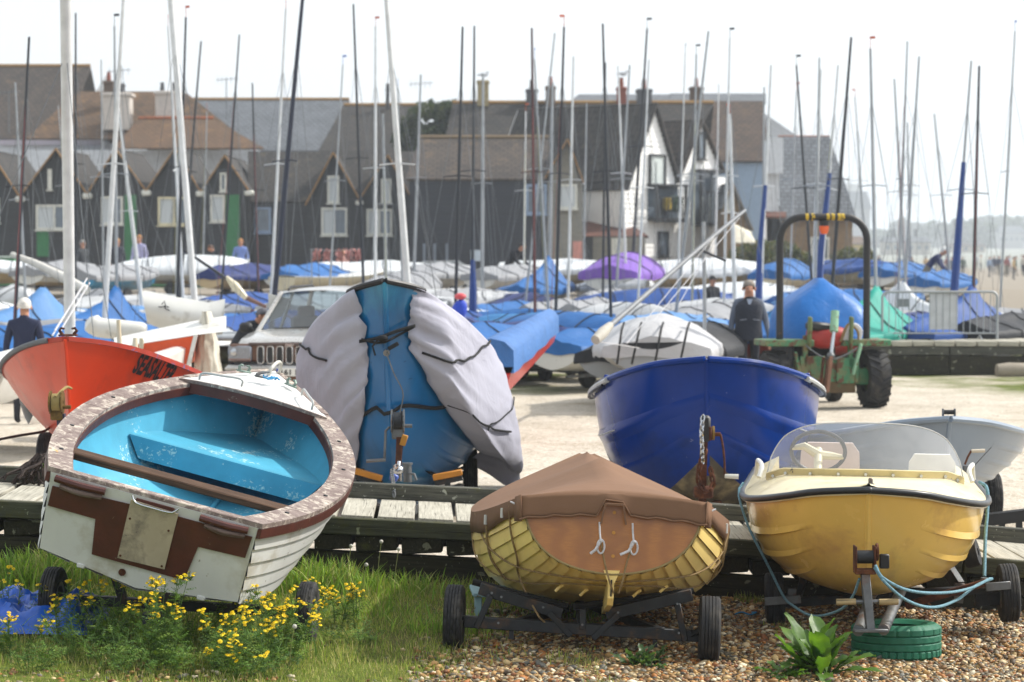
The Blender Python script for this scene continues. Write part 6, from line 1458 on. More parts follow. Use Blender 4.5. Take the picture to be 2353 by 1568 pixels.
def roof_mat(name, a, b, c=None):
    if name in MATS: return MATS[name]
    t = NT(name); v = t.coord(1); br = t.node('ShaderNodeTexBrick'); br.inputs['Scale'].default_value = 1; br.inputs['Mortar Size'].default_value = .03; br.inputs['Brick Width'].default_value = .34; br.inputs['Row Height'].default_value = .22
    br.inputs['Color1'].default_value = (*lin(a), 1); br.inputs['Color2'].default_value = (*lin(b), 1); br.inputs['Mortar'].default_value = (*tuple(q * .4 for q in lin(a)), 1); t.link(v, br.inputs['Vector'])
    o = t.mix(t.ramp(t.noise(v, .8, 6, .65), .4, .7), br.outputs['Color'], t.mix(.5, br.outputs['Color'], lin(b)))
    if c: o = t.mix(t.ramp(t.noise(v, 1.6, 7, .7), .58, .70), o, lin(c))
    t.color(o); t.set(Roughness=.9); t.bump(br.outputs['Fac'], .4, .02); MATS[name] = t.mat; return t.mat
BROWN = roof_mat('brown_tiles', '#383330', '#4f453e', '#665440'); DKBROWN = roof_mat('dark_tiles', '#2c2b2b', '#3e3a37', '#504839'); ORANGE = roof_mat('orange_tiles', '#57432f', '#6a4f38', '#80623c'); SLATE = roof_mat('slate', '#5b6066', '#6d7278'); RIDGE = M('ridge_tiles', '#8a4d2a', .85, var=.3)
PANE = M('window_glass', '#5a6672', .08, var=.3, scale=1, spec=.8); CURT = M('net_curtain', '#b9bfc2', .7, var=.12, scale=4, stretch=(6, 1, .3))
class Bld:
    """everything given as pixels at one distance; local origin at the foot of the facade"""
    def __init__(s, name, label, cat, px, Y, group=None, yaw=0.0):
        s.cy = math.cos(yaw); s.Y = Y; x = at(px, 600, Y).x; s.o = Vector((x, Y, ground(x, Y))); s.root = thing(name, label, cat, s.o, Euler((0, 0, yaw)), group)
    def p(s, px, py, dy=0.0):
        q = at(px, py, s.Y); return Vector(((q.x - s.o.x) / s.cy, dy, q.z - s.o.z))
    def boards(s, poly_fn, z0, z1, m, h=.20, dy=0.0, th=.05, name='weatherboard'):
        """rows of lapped boards; poly_fn(z) -> x0, x1"""
        z = z0
        while z < z1 - .02:
            hh = min(h, z1 - z); a, b = poly_fn(z + hh / 2)
            if b - a > .08: piece(name, m, s.root, ((a + b) / 2, dy + random.uniform(-.006, .006), z + hh / 2), (b - a, th, hh * 1.06), Euler((-.12, 0, 0)))
            z += h
    def core(s, pts, depth, m, name='wall'):
        """solid behind the boards; polygon in x,z"""
        return MB().prism([(a, b) for a, b in pts], (0, .05, 0), (1, 0, 0), (0, 0, 1), (0, depth, 0)).part(name, m, s.root, smooth=False)
    def slab(s, quad, th, m, name='roof'):
        a, b, c, d = [Vector(q) for q in quad]; n = (b - a).cross(d - a).normalized() * th
        return MB().add([a, b, c, d, a + n, b + n, c + n, d + n], [(0, 1, 2, 3), (7, 6, 5, 4), (0, 4, 5, 1), (1, 5, 6, 2), (2, 6, 7, 3), (3, 7, 4, 0)]).part(name, m, s.root, smooth=False)
    def window(s, x0, y0, x1, y1, m=None, lights=2, pane=None, dy=-.11, curt=True):
        a = s.p(x0, y1); b = s.p(x1, y0); w_, h_ = b.x - a.x, b.z - a.z; c = Vector(((a.x + b.x) / 2, dy, (a.z + b.z) / 2)); mb = MB(); t = .09
        for e in (-1, 1): mb.box(c + Vector((e * (w_ / 2 - t / 2), 0, 0)), (t, .1, h_)); mb.box(c + Vector((0, 0, e * (h_ / 2 - t / 2))), (w_ - 2 * t, .1, t))
        for k in range(1, lights): mb.box(c + Vector((-w_ / 2 + w_ * k / lights, 0, 0)), (t, .09, h_ - 2 * t))
        mb.box(c + Vector((0, -.05, -h_ / 2 - .04)), (w_ + .1, .16, .06))
        o = mb.part('window', m or FRAME, s.root, smooth=False)
        for k in range(lights):
            cx = c.x - w_ / 2 + w_ * (k + .5) / lights; MB().box((cx, dy + .03, c.z), (w_ / lights - t, .02, h_ - 2 * t)).part('pane', pane or (CURT if (k % 2 == 0 and curt) else PANE), o, smooth=False)
        return o
    def panel(s, x0, y0, x1, y1, m, name='door', dy=-.08, th=.08):
        a = s.p(x0, y1); b = s.p(x1, y0); return MB().box(((a.x + b.x) / 2, dy, (a.z + b.z) / 2), (b.x - a.x, th, b.z - a.z)).part(name, m, s.root, smooth=False)
    def gable(s, xl, yl, pk, xr, yr, ybase, m, depth=7, roof=BROWN, trim=TRIMT, h=.2, core=None, back=None):
        L, P_, Rr = s.p(xl, yl), s.p(*pk), s.p(xr, yr); zb = 0 if ybase is None else s.p(xl, ybase).z; zb = min(zb, 0)
        def fn(z):
            a = L.x if z < L.z else lerp(L.x, P_.x, min(1, (z - L.z) / (P_.z - L.z))); b = Rr.x if z < Rr.z else lerp(Rr.x, P_.x, min(1, (z - Rr.z) / (P_.z - Rr.z))); k = .11 if z > min(L.z, Rr.z) else 0; return a + k, b - k
        s.boards(fn, zb, P_.z - .05, m, h)
        s.core([(L.x + .02, zb - .3), (Rr.x - .02, zb - .3), (Rr.x - .02, Rr.z), (P_.x, P_.z - .03), (L.x + .02, L.z)], depth, core or m)
        ov = Vector((0, -.25, 0)); dp = Vector((0, depth, 0))
        for A in (L, Rr):
            e = (A - P_).normalized() * .2; a, b = P_ + ov, A + e + ov
            q = (a, b, b + dp - ov, a + dp - ov) if A is L else (b, a, a + dp - ov, b + dp - ov)
            s.slab([v + Vector((0, 0, .02)) for v in q], .09, roof)
            if trim: MB().bar(P_ + Vector((0, -.29, -.03)), A + e + Vector((0, -.29, -.03)), .05, .17, up=(0, 1, 0)).part('bargeboard', trim, s.root)
        return fn
    def longroof(s, xl, xr, ye, yr, m, dip=4.0, xl2=None, xr2=None, back=True, th=.1, ridge=None, base=0.0):
        """eaves parallel to the picture; ridge stands dip metres further back"""
        def q(px, py, dy):
            r = at(px, py, s.Y + dy); return Vector((r.x - s.o.x, dy, r.z - s.o.z))
        a, b = q(xl, ye, base), q(xr, ye, base); c, d = q(xr2 if xr2 is not None else xr, yr, base + dip), q(xl2 if xl2 is not None else xl, yr, base + dip)
        s.slab((a, b, c, d), th, m)
        if back: e = Vector((0, dip, a.z - d.z)); s.slab((d, c, c + Vector((0, dip, b.z - c.z)), d + e), th, m)
        if ridge: MB().tube([d + Vector((0, 0, .1)), c + Vector((0, 0, .1))], .13, 6).part('ridge', ridge, s.root)
        return a, b, c, d
def chimney(b, px, py_top, py_base, wpx, m, dy, pots=2, potm=None, cap=True):
    a = at(px, py_base, b.Y + dy) - b.o; t = at(px, py_top, b.Y + dy) - b.o; w_ = wpx * (b.Y + dy) / F
    st = MB().box(((a + t) / 2), (w_, w_ * .8, (t - a).z), ch=.02).part('chimney', m, b.root)
    if cap: MB().box(t + Vector((0, 0, -.12)), (w_ * 1.14, w_ * .95, .16), ch=.02).part('chimney_cap', m, st)
    for k in range(pots): MB().lathe([(.10, 0), (.13, .08), (.10, .4), (.12, .48), (.09, .48), (.08, 0)], t + Vector(((k - (pots - 1) / 2) * w_ * .5, 0, 0)), (0, 0, 1), 10).part('chimney_pot', potm or M('terracotta', '#8a4630', .8, var=.2), st)
def build_street():
    grp = 'tarred huts along the shore street'
    # --- five tarred huts
    huts = [(-95, 452, (-22, 345), 49, 452), (49, 450, (131, 341), 203, 445), (203, 444, (268, 341), 338, 438), (338, 438, (404, 340), 463, 440), (463, 440, (518, 356), 574, 438)]
    labs = ['black tarred hut with one low window and no door', 'black tarred hut with wide white casement over a half green door', 'black tarred hut with tall green door beside one white window', 'black tarred hut with a cream double window', 'black tarred hut with white window, green door and tiny gable window']
    B = []
    for (xl, yl, pk, xr, yr), lb in zip(huts, labs):
        b = Bld('gabled_hut', lb, 'hut', pk[0], 110, grp); b.gable(xl, yl, pk, xr, yr, None, TAR, 8, DKBROWN); B.append(b)
        v = b.p(xr, yr + 6); MB().box(v + Vector((0, -.25, 0)), (.42, .3, .26), ch=.06).part('gutter_hopper', FRAME, b.root); MB().tube([v + Vector((0, -.2, -.1)), Vector((v.x, -.12, 0))], .07, 8).part('downpipe', TAR, b.root)
    B[1].window(84, 471, 168, 528); B[1].panel(86, 530, 113, 590, GREEND); B[1].window(111, 389, 120, 436, lights=1)
    B[2].window(234, 452, 283, 516); B[2].panel(287, 448, 314, 600, GREEND)
    B[3].window(364, 453, 437, 518, CREAMF); B[4].window(484, 448, 517, 510, lights=1); B[4].panel(519, 448, 551, 600, GREEND); B[4].window(506, 397, 521, 440, lights=1, curt=False); B[0].window(-40, 455, 0, 512)
    # --- long tarred cottage with two gables
    b = Bld('tarred_cottage', 'long black tarred cottage with two front gables and white casements', 'cottage', 760, 110.5)
    x0, x1 = b.p(576, 0).x, b.p(962, 0).x; ze = b.p(700, 468).z
    b.boards(lambda z: (x0, x1), 0, ze, TAR); b.core([(x0, -.3), (x1, -.3), (x1, ze), (x0, ze)], 7, TAR); b.longroof(570, 968, 468, 352, DKBROWN, 3.5, base=.1)
    for pk, xl, yl, xr, yr in (((768, 352), 707, 467, 828, 459), ((893, 358), 828, 459, 950, 463)):
        L, P_, Rr = b.p(xl, yl), b.p(*pk), b.p(xr, yr)
        fn = lambda z, L=L, P_=P_, Rr=Rr: (lerp(L.x, P_.x, max(0, min(1, (z - L.z) / (P_.z - L.z)))), lerp(Rr.x, P_.x, max(0, min(1, (z - Rr.z) / (P_.z - Rr.z)))))
        b.boards(fn, 0, P_.z - .05, TAR, dy=-.35); MB().prism([(L.x, 0), (Rr.x, 0), (Rr.x, Rr.z), (P_.x, P_.z - .05), (L.x, L.z)], (0, -.3, 0), (1, 0, 0), (0, 0, 1), (0, 3.4, 0)).part('gable_block', TAR, b.root, smooth=False)
        for A in (L, Rr):
            e = (A - P_).normalized() * .12; a, c = P_ + Vector((0, -.6, .02)), A + e + Vector((0, -.6, .02)); dp = Vector((0, 4.0, 0))
            b.slab((a, c, c + dp, a + dp) if A is L else (c, a, a + dp, c + dp), .08, DKBROWN); MB().bar(P_ + Vector((0, -.64, 0)), A + e + Vector((0, -.64, 0)), .05, .16, up=(0, 1, 0)).part('bargeboard', TRIMT, b.root)
    for q in ((754, 405, 781, 467, 1), (740, 478, 799, 541, 2), (877, 412, 900, 467, 1), (844, 481, 902, 541, 2)): b.window(*q[:4], lights=q[4], dy=-.42)
    b.window(586, 477, 623, 535, M('blue_window_paint', '#7f93ad', .5), 1, PANE)
    v = b.p(828, 467); MB().box(v + Vector((0, -.55, 0)), (.36, .25, .2), ch=.05).part('gutter_hopper', FRAME, b.root)
    # --- big black net store with brown roof and grey end gable
    b = Bld('black_store', 'large black weatherboarded store with brown tiled roof and grey end gable', 'store', 1130, 104)
    x0, x1 = b.p(940, 0).x, b.p(1258, 0).x; ze = b.p(1000, 414).z
    b.boards(lambda z: (x0, x1), 0, ze, NAVY, .22); b.core([(x0, -.3), (x1, -.3), (x1, ze), (x0, ze)], 7, NAVY); b.longroof(932, 1262, 416, 322, BROWN, 3.6, xl2=965, ridge=M('dull_ridge', '#6a5a44', .9), base=-.1)
    b.gable(1257, 400, (1304, 319), 1339, 414, None, GREYB, 6, BROWN)
    b.window(1283, 424, 1326, 480, lights=1); b.panel(1316, 555, 1338, 612, M('pink_door', '#c08478', .6)); b.window(1209, 424, 1256, 492, M('blue_window_paint', '#7f93ad', .5), 2, PANE)
    for px in (972, 996, 1024): b.panel(px, 560, px + 6, 612, M('grey_trim', '#6f7884', .6), 'trim_post')
    b.panel(1082, 575, 1110, 600, M('notice_white', '#b9c4cf', .6), 'notice')
    # --- long grey roof range with chimneys, pale blue lower wall
    b = Bld('long_house', 'long house range with grey brown roof and pale blue weatherboard wall', 'house', 1300, 124)
    x0, x1 = b.p(1020, 0).x, b.p(1500, 0).x; ze = b.p(1300, 408).z
    b.boards(lambda z: (b.p(1330, 0).x, x1), 0, ze, PALEB, .24); b.core([(x0, -.3), (x1, -.3), (x1, ze), (x0, ze)], 8, PALEB); b.longroof(1005, 1545, 410, 241, DKBROWN, 5.0, xl2=1040, xr2=1640, ridge=M('lichen_ridge', '#8a6a3a', .9), base=-.2)
    yst = M('stone_chimney', '#9a8c68', .9, var=.2); gry = M('grey_brick', '#4d4f52', .9, var=.2); rdb = M('red_brick', '#7d3c28', .9, var=.2)
    chimney(b, 1110, 185, 245, 26, yst, 4.6, 0); chimney(b, 1222, 205, 245, 26, gry, 4.6, 1, gry); chimney(b, 1265, 198, 245, 22, M('brown_brick', '#5c4a3c', .9), 4.6, 1); chimney(b, 1428, 200, 245, 22, rdb, 4.6, 1); chimney(b, 1480, 205, 245, 34, gry, 4.6, 1, M('terracotta', '#8a4630', .8))
    # low shed with red brown roof
    b = Bld('low_shed', 'low grey shed with red brown tiled roof beside the white house', 'shed', 1405, 108)
    x0, x1 = b.p(1342, 0).x, b.p(1484, 0).x; ze = b.p(1400, 545).z; b.boards(lambda z: (x0, x1), 0, ze, GREYB); b.core([(x0, -.3), (x1, -.3), (x1, ze), (x0, ze)], 4, GREYB); b.longroof(1338, 1490, 548, 514, roof_mat('red_brown_tiles', '#5c3a30', '#70483a'), 2.4, xl2=1338, xr2=1440); b.panel(1342, 545, 1362, 620, TAR, 'dark_doorway'); b.panel(1405, 548, 1440, 600, FRAME, 'white_panel')
    # --- white twin-gabled house with balconies
    b = Bld('white_house', 'white weatherboarded house with two steep gables and black balconies', 'house', 1550, 112, yaw=R(50))
    b.gable(1428, 432, (1497, 241), 1553, 412, None, WHITEB, 8, DKBROWN, None, .22); b.gable(1553, 412, (1612, 271), 1668, 385, None, WHITEB, 8, BROWN, None, .22)
    blk = M('black_frame', '#15181c', .5)
    b.window(1484, 357, 1523, 431, blk, 1, M('pale_blind', '#c4ccca', .6)); b.panel(1500, 372, 1512, 428, M('pale_blind', '#c4ccca', .6), 'blind', -.12, .02); b.window(1604, 300, 1623, 364, blk, 1, PANE)
    for (x0_, x1_, yt, yb, yf) in ((1482, 1556, 430, 503, 455), (1590, 1664, 393, 512, 440)):
        A_, Bq = b.p(x0_, yb), b.p(x1_, yf); zt_ = b.p(x0_, yt).z
        MB().box(((A_.x + Bq.x) / 2, -.3, A_.z - .06), (Bq.x - A_.x, .6, .14)).part('balcony_floor', blk, b.root, smooth=False)
        MB().box(((A_.x + Bq.x) / 2, -.02, (A_.z + zt_) / 2), (Bq.x - A_.x, .1, zt_ - A_.z)).part('balcony_glazing', PANE, b.root, smooth=False)
        n = 9
        for k in range(n): x = lerp(A_.x + .03, Bq.x - .03, k / (n - 1)); MB().box((x, -.57, (A_.z + Bq.z) / 2), (.035, .035, Bq.z - A_.z)).part('baluster', blk, b.root, smooth=False)
        MB().box(((A_.x + Bq.x) / 2, -.57, Bq.z), (Bq.x - A_.x, .07, .06)).part('balcony_rail', blk, b.root, smooth=False)
        for e in (A_.x + .05, Bq.x - .05): MB().box((e, -.55, (A_.z + zt_) / 2), (.1, .1, zt_ - A_.z)).part('balcony_post', blk, b.root, smooth=False)
        MB().box(((A_.x + Bq.x) / 2, -.3, zt_ + .05), (Bq.x - A_.x + .1, .65, .1)).part('balcony_canopy', blk, b.root, smooth=False)
    q = b.p(1518, 470); MB().box(q + Vector((0, -.35, 0)), (.5, .3, .6), ch=.08).part('yellow_cushion', M('yellow_cloth', '#a8901c', .8), b.root)
    for k in range(5): pp = b.p(1535 + 4 * k - 8, 462 + (k % 2) * 16); MB().ball(pp + Vector((0, -.4, 0)), (.22, .2, .22), 8, 6).part('balcony_plant', M('balcony_green', '#24422a', .9, var=.5, scale=12, bump=1, bscale=30), b.root)
    for x_ in (1612, 1630, 1648): b.panel(x_, 450, x_ + 9, 510, M('pale_blind', '#c4ccca', .6), 'blind', -.1, .03)
    b.panel(1636, 405, 1658, 440, WHITEB, 'white_return', -.5, .1); b.window(1505, 532, 1530, 590, blk, 1, PANE); b.panel(1488, 505, 1560, 512, blk, 'beam', -.4, .3); b.panel(1640, 505, 1664, 590, WHITEB, 'white_return', -.6, .2)
    # --- tall brown roofed house behind
    b = Bld('brown_roofed_house', 'tall house with big hipped brown roof and pale blue wall', 'house', 1680, 132)
    x0, x1 = b.p(1660, 0).x, b.p(1770, 0).x; ze = b.p(1700, 372).z; m_ = M('pale_blue_render', '#8fa3b8', .8, var=.06); b.core([(b.p(1500, 0).x, -.3), (x1, -.3), (x1, ze), (b.p(1500, 0).x, ze)], 9, m_)
    b.longroof(1490, 1772, 374, 236, roof_mat('warm_brown_tiles', '#3e342e', '#57473c', '#604c34'), 5, xl2=1500, xr2=1752, base=-.2); b.slab((b.p(1772, 374, 0), b.p(1842, 374, 9), at(1834, 318, 139) - b.o, b.p(1752, 236, 4.8)), .1, SLATE)
    b.longroof(1305, 1700, 240, 221, SLATE, 3.0, xl2=1330, xr2=1690, base=5.2); b.longroof(1540, 1760, 240, 219, SLATE, 3.0, base=5.0)
    chimney(b, 1600, 200, 240, 30, M('brown_brick', '#5c4a3c', .9), 5, 1)
    # --- slate-roofed cottage with brick wall
    b = Bld('slate_cottage', 'cottage with tall grey slate slope, white bay and brown brick wall', 'cottage', 1870, 118)
    brick = M('tan_brick', '#7d684e', .9, var=.2, scale=6); q = lambda px, py, dy=0: b.p(px, py, dy)
    b.core([(q(1790, 0).x, -.3), (q(1962, 0).x, -.3), (q(1962, 0).x, q(0, 505).z), (q(1790, 0).x, q(0, 505).z)], 6, brick)
    b.slab((q(1790, 508, -.3), q(1966, 508, -.3), at(1906, 318, 122.5) - b.o, at(1788, 318, 122.5) - b.o), .12, SLATE); MB().tube([at(1788, 317, 122.5) - b.o, at(1906, 317, 122.5) - b.o], .12, 6).part('ridge', RIDGE, b.root)
    b.core([(q(1764, 0).x, -.3), (q(1792, 0).x, -.3), (q(1792, 0).x, q(0, 322).z), (q(1764, 0).x, q(0, 322).z)], 2, M('white_render', '#c9cdd2', .8)); b.panel(1760, 318, 1796, 400, M('white_render', '#c9cdd2', .8), 'upper_bay', -.4, .7)
    b.window(1862, 545, 1905, 598, lights=2, curt=False); b.core([(q(1762, 0).x, -.3), (q(1800, 0).x, -.3), (q(1800, 0).x, q(0, 500).z), (q(1762, 0).x, q(0, 500).z)], 1, WHITEB, 'porch'); b.longroof(1758, 1806, 502, 478, roof_mat('red_brown_tiles', '#5c3a30', '#70483a'), 1.5, base=-.6)
    b = Bld('yellow_gable_cottage', 'small tan brick gabled cottage between the white house and slate cottage', 'cottage', 1690, 109); b.gable(1664, 470, (1682, 418), 1725, 520, None, M('tan_brick', '#7d684e', .9), 5, SLATE, M('thin_tan_verge', '#7a6a50', .8), .4); b.window(1668, 440, 1684, 485, lights=1)
    aw = tag(MB().add([at(1688, 520, 106), at(1725, 538, 106), at(1736, 560, 105), at(1690, 560, 105), at(1688, 518, 106.5), at(1727, 536, 106.5)], [(0, 1, 2, 3), (4, 5, 1, 0)]).part('awning', M('cream_canvas', '#c8c2b0', .8), smooth=False), 'cream canvas awning beside the white balcony house', 'awning'); aw.modifiers.new('s', 'SOLIDIFY').thickness = .05
    # --- roofs behind the huts on the left
    b = Bld('gabled_house', 'tall house with dark tiled roof and white gable end behind the huts', 'house', 100, 138)
    b.core([(b.p(-80, 0).x, 0), (b.p(235, 0).x, 0), (b.p(235, 0).x, b.p(0, 325).z), (b.p(-80, 0).x, b.p(0, 325).z)], 8, M('white_render', '#c9cdd2', .8)); b.longroof(-90, 150, 322, 156, BROWN, 5.5, xl2=-90, xr2=208, ridge=M('lichen_ridge', '#8a6a3a', .9))
    MB().prism([(b.p(168, 222).x, b.p(168, 222).z), (b.p(244, 216).x, b.p(244, 216).z), (b.p(208, 156).x, b.p(208, 156).z)], (0, 5.3, 0), (1, 0, 0), (0, 0, 1), (0, .4, 0)).part('white_gable', WHITEB, b.root, smooth=False)
    b.panel(0, 322, 236, 334, M('pale_fascia', '#b0a9b4', .7), 'fascia', -.1, .2)
    b = Bld('hipped_house', 'low house with mossy brown hipped roof and two white chimneys', 'house', 300, 132); wc_ = M('whitewashed_chimney', '#c4bcb4', .85, var=.1)
    b.core([(b.p(60, 0).x, 0), (b.p(590, 0).x, 0), (b.p(590, 0).x, b.p(0, 345).z), (b.p(60, 0).x, b.p(0, 345).z)], 8, M('white_render', '#c9cdd2', .8))
    b.longroof(60, 330, 322, 214, ORANGE if False else roof_mat('mossy_brown_tiles', '#4a3a2a', '#6a5038', '#85653a'), 5, xl2=180, xr2=420); b.longroof(262, 606, 344, 277, roof_mat('orange_tiles', '#57432f', '#6a4f38', '#80623c'), 3.4, xl2=318, xr2=490, ridge=RIDGE, base=-3)
    b.longroof(330, 560, 322, 218, roof_mat('mossy_brown_tiles', '#4a3a2a', '#6a5038'), 4, xl2=330, xr2=430, base=1)
    chimney(b, 271, 214, 300, 62, wc_, 1.0, 0); chimney(b, 250, 186, 216, 22, M('brown_brick', '#5c4a3c', .9), 3, 1); chimney(b, 272, 192, 218, 26, gry, 3.4, 1, gry); chimney(b, 386, 210, 285, 52, wc_, 1.4, 2, gry)
    b = Bld('slate_terrace', 'terrace with plain grey slate roof behind the tarred huts', 'house', 630, 142); b.core([(b.p(450, 0).x, 0), (b.p(800, 0).x, 0), (b.p(800, 0).x, b.p(0, 350).z), (b.p(450, 0).x, b.p(0, 350).z)], 6, M('white_render', '#c9cdd2', .8)); b.longroof(440, 745, 350, 233, SLATE, 5, xr2=803, ridge=M('lichen_ridge', '#8a6a3a', .9))
    b = Bld('brown_terrace', 'terrace with dark brown roof beside the round green tree', 'house', 850, 134); b.core([(b.p(730, 0).x, 0), (b.p(1010, 0).x, 0), (b.p(1010, 0).x, b.p(0, 352).z), (b.p(730, 0).x, b.p(0, 352).z)], 6, M('white_render', '#c9cdd2', .8)); b.longroof(728, 960, 356, 246, DKBROWN, 4.5, xl2=790, xr2=960, ridge=M('lichen_ridge', '#8a6a3a', .9)); chimney(b, 891, 212, 250, 8, gry, 4, 1, gry)
    for px, py, d in ((1112, 172, 128), (1432, 170, 128)):
        p = at(px, py, d); g = tag(MB().ball(p, (.22, .12, .11), 10, 6).ball(p + Vector((.18, 0, .12)), (.07, .06, .07), 8, 6).tube([p + Vector((-.2, 0, .0)), p + Vector((-.38, 0, -.03))], [.06, .02], 6).tube([p + Vector((.24, 0, .11)), p + Vector((.32, 0, .1))], [.02, .008], 5).tube([p + Vector((.0, 0, -.1)), p + Vector((0, 0, -.26))], .015, 5).part('seagull', M('gull_white', '#b9bcc0', .8)), 'seagull perched on the yellow stone chimney' if px < 1200 else 'seagull perched on the red brick chimney', 'bird')
    # television aerials
    for px, py, d in ((272, 160, 134), (20, 210, 137), (965, 190, 134), (520, 180, 141)):
        p = at(px, py, d); b_ = MB().tube([p + Vector((0, 0, -2.4)), p], .03, 5).tube([p + Vector((-.6, 0, -.1)), p + Vector((.7, 0, -.02))], .02, 5)
        for k in range(5): b_.tube([p + Vector((-.5 + .26 * k, -.3, -.09 + .015 * k)), p + Vector((-.5 + .26 * k, .3, -.05 + .015 * k))], .012, 4).tube([p + Vector((-.5 + .26 * k, 0, -.3)), p + Vector((-.5 + .26 * k, 0, .12))], .012, 4)
        tag(b_.part('television_aerial', WIRE), {272: 'television aerial beside the white chimney', 20: 'television aerial in front of the dark tiled house', 965: 'television aerial beside the round green tree', 520: 'television aerial above the grey slate roof'}[px], 'aerial')
build_street()
# ------------------------------------------------------------------ trees and hazy shore
LEAF = attr_mat('leaf_attr', 'col', .7, .35)
def leaf_cloud(name, parent, centres, n, size, cols, seed=1, stuff=True):
    """thousands of leaf faces spread through several lobes"""
    rng = np.random.RandomState(seed); V = []; Fc = []; C = []
    for i in range(n):
        c, r = centres[rng.randint(len(centres))]; d = rng.normal(size=3); d /= np.linalg.norm(d); rad = rng.uniform(.55, 1.05)**.6
        p = np.array(c) + d * np.array(r) * rad; a = rng.normal(size=3); a /= np.linalg.norm(a); b = np.cross(a, rng.normal(size=3)); b /= np.linalg.norm(b); s = size * rng.uniform(.6, 1.4); k = len(V)
        V += [p - a * s - b * s * .4, p + a * s * .1 - b * s * .7, p + a * s, p + a * s * .1 + b * s * .7]; Fc.append((k, k + 1, k + 2, k + 3)); col = cols[rng.randint(len(cols))]; f = rng.uniform(.75, 1.25); C += [(col[0] * f, col[1] * f, col[2] * f, 1)] * 4
    me = bpy.data.meshes.new(name); me.from_pydata([tuple(v) for v in V], [], Fc); at_ = me.color_attributes.new('col', 'FLOAT_COLOR', 'POINT'); at_.data.foreach_set('color', np.array(C, dtype=np.float32).ravel()); me.materials.append(LEAF)
    o = obj(name, me, parent)
    if stuff: tag(o, kind='stuff')
    return o
def tree(label, px, py, Y, rx, rz, n, size, cols, seed, group=None):
    c = at(px, py, Y); g = ground(c.x, Y); root = thing('tree', label, 'tree', (c.x, Y, g), group=group); h = c.z - g; rng = random.Random(seed)
    MB().tube([(0, 0, -.2), (.1, 0, h * .4), (0, 0, h)], [.32 * rx / 2, .25 * rx / 2, .08], 8).part('trunk', M('bark', '#4a4034', .9), root)
    lobes = [((0, 0, h), (rx * .8, rx * .7, rz * .8))]
    for k in range(7):
        a = rng.random() * 6.28; q = (math.cos(a) * rx * .55, math.sin(a) * rx * .5, h + rng.uniform(-.5, .55) * rz); lobes.append((q, (rx * .45, rx * .45, rz * .42))); MB().tube([(0, 0, h * .5), Vector(q) * .6 + Vector((0, 0, h * .3)), q], [.12, .08, .02], 5).part('limb', M('bark', '#4a4034', .9), root)
    leaf_cloud('crown', root, lobes, n, size, cols, seed)
G1 = [(.03, .055, .02), (.05, .08, .025), (.07, .09, .035), (.035, .05, .03)]
tree('round dark green tree rising behind the cottage roofs', 995, 300, 131, 2.2, 2.0, 9000, .17, G1, 4)
def far_shore():
    rng = random.Random(9)
    # shrubs along the promenade
    for i, (px, py, d, rx, rz) in enumerate(((1720, 590, 102, .9, .7), (1790, 585, 104, 1.1, .8), (1960, 600, 110, 1.0, .7), (1830, 592, 100, .8, .5))): tree('low grey green shrub before the slate cottage', px, py, d, rx, rz, 900, .12, [(.10, .12, .04), (.14, .13, .06), (.07, .09, .03)], 30 + i, 'shrubs along the promenade')
    # buildings fading into the haze
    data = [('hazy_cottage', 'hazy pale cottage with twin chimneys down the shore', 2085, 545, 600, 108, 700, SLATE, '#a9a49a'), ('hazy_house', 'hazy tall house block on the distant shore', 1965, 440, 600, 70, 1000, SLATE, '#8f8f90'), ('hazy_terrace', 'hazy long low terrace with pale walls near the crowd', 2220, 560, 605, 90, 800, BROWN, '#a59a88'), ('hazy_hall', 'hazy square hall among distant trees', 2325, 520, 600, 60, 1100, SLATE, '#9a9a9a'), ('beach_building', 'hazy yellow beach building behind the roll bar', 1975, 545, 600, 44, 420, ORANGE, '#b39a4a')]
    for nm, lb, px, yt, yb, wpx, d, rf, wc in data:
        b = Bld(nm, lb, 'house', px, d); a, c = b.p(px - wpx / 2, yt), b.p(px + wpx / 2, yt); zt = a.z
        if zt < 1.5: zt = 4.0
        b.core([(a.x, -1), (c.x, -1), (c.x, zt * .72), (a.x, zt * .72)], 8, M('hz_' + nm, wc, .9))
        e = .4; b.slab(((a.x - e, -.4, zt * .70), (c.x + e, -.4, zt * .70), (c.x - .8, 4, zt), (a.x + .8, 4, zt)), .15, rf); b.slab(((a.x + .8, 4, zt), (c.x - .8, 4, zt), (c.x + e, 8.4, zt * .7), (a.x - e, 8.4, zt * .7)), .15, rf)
        n = max(2, int((c.x - a.x) / 2.2))
        for k in range(n): x = lerp(a.x, c.x, (k + .5) / n); MB().box((x, .0, zt * .42), (.9, .12, 1.2)).part('window', PANE, b.root, smooth=False)
        if nm == 'hazy_cottage':
            for f in (.25, .72): MB().box((lerp(a.x, c.x, f), 4, zt + 1.0), (1.0, .9, 2.6)).part('chimney', M('grey_brick', '#4d4f52', .9), b.root, smooth=False)
    for i in range(22):
        px = lerp(1900, 2380, i / 21) + rng.uniform(-8, 8); d = rng.uniform(1100, 1700); py = 560 - rng.uniform(5, 45) * (.5 + .5 * ss(1950, 2250, px)); tree('hazy broadleaf tree on the distant shore', px, py, d, rng.uniform(7, 14), rng.uniform(5, 9), 500, 1.5, G1, 60 + i, 'hazy trees on the distant shore')
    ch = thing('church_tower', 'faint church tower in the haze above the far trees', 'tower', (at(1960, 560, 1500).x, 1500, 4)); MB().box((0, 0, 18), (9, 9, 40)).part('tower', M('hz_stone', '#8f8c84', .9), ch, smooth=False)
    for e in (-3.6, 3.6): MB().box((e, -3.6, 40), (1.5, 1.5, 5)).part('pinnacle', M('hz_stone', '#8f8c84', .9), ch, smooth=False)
far_shore()
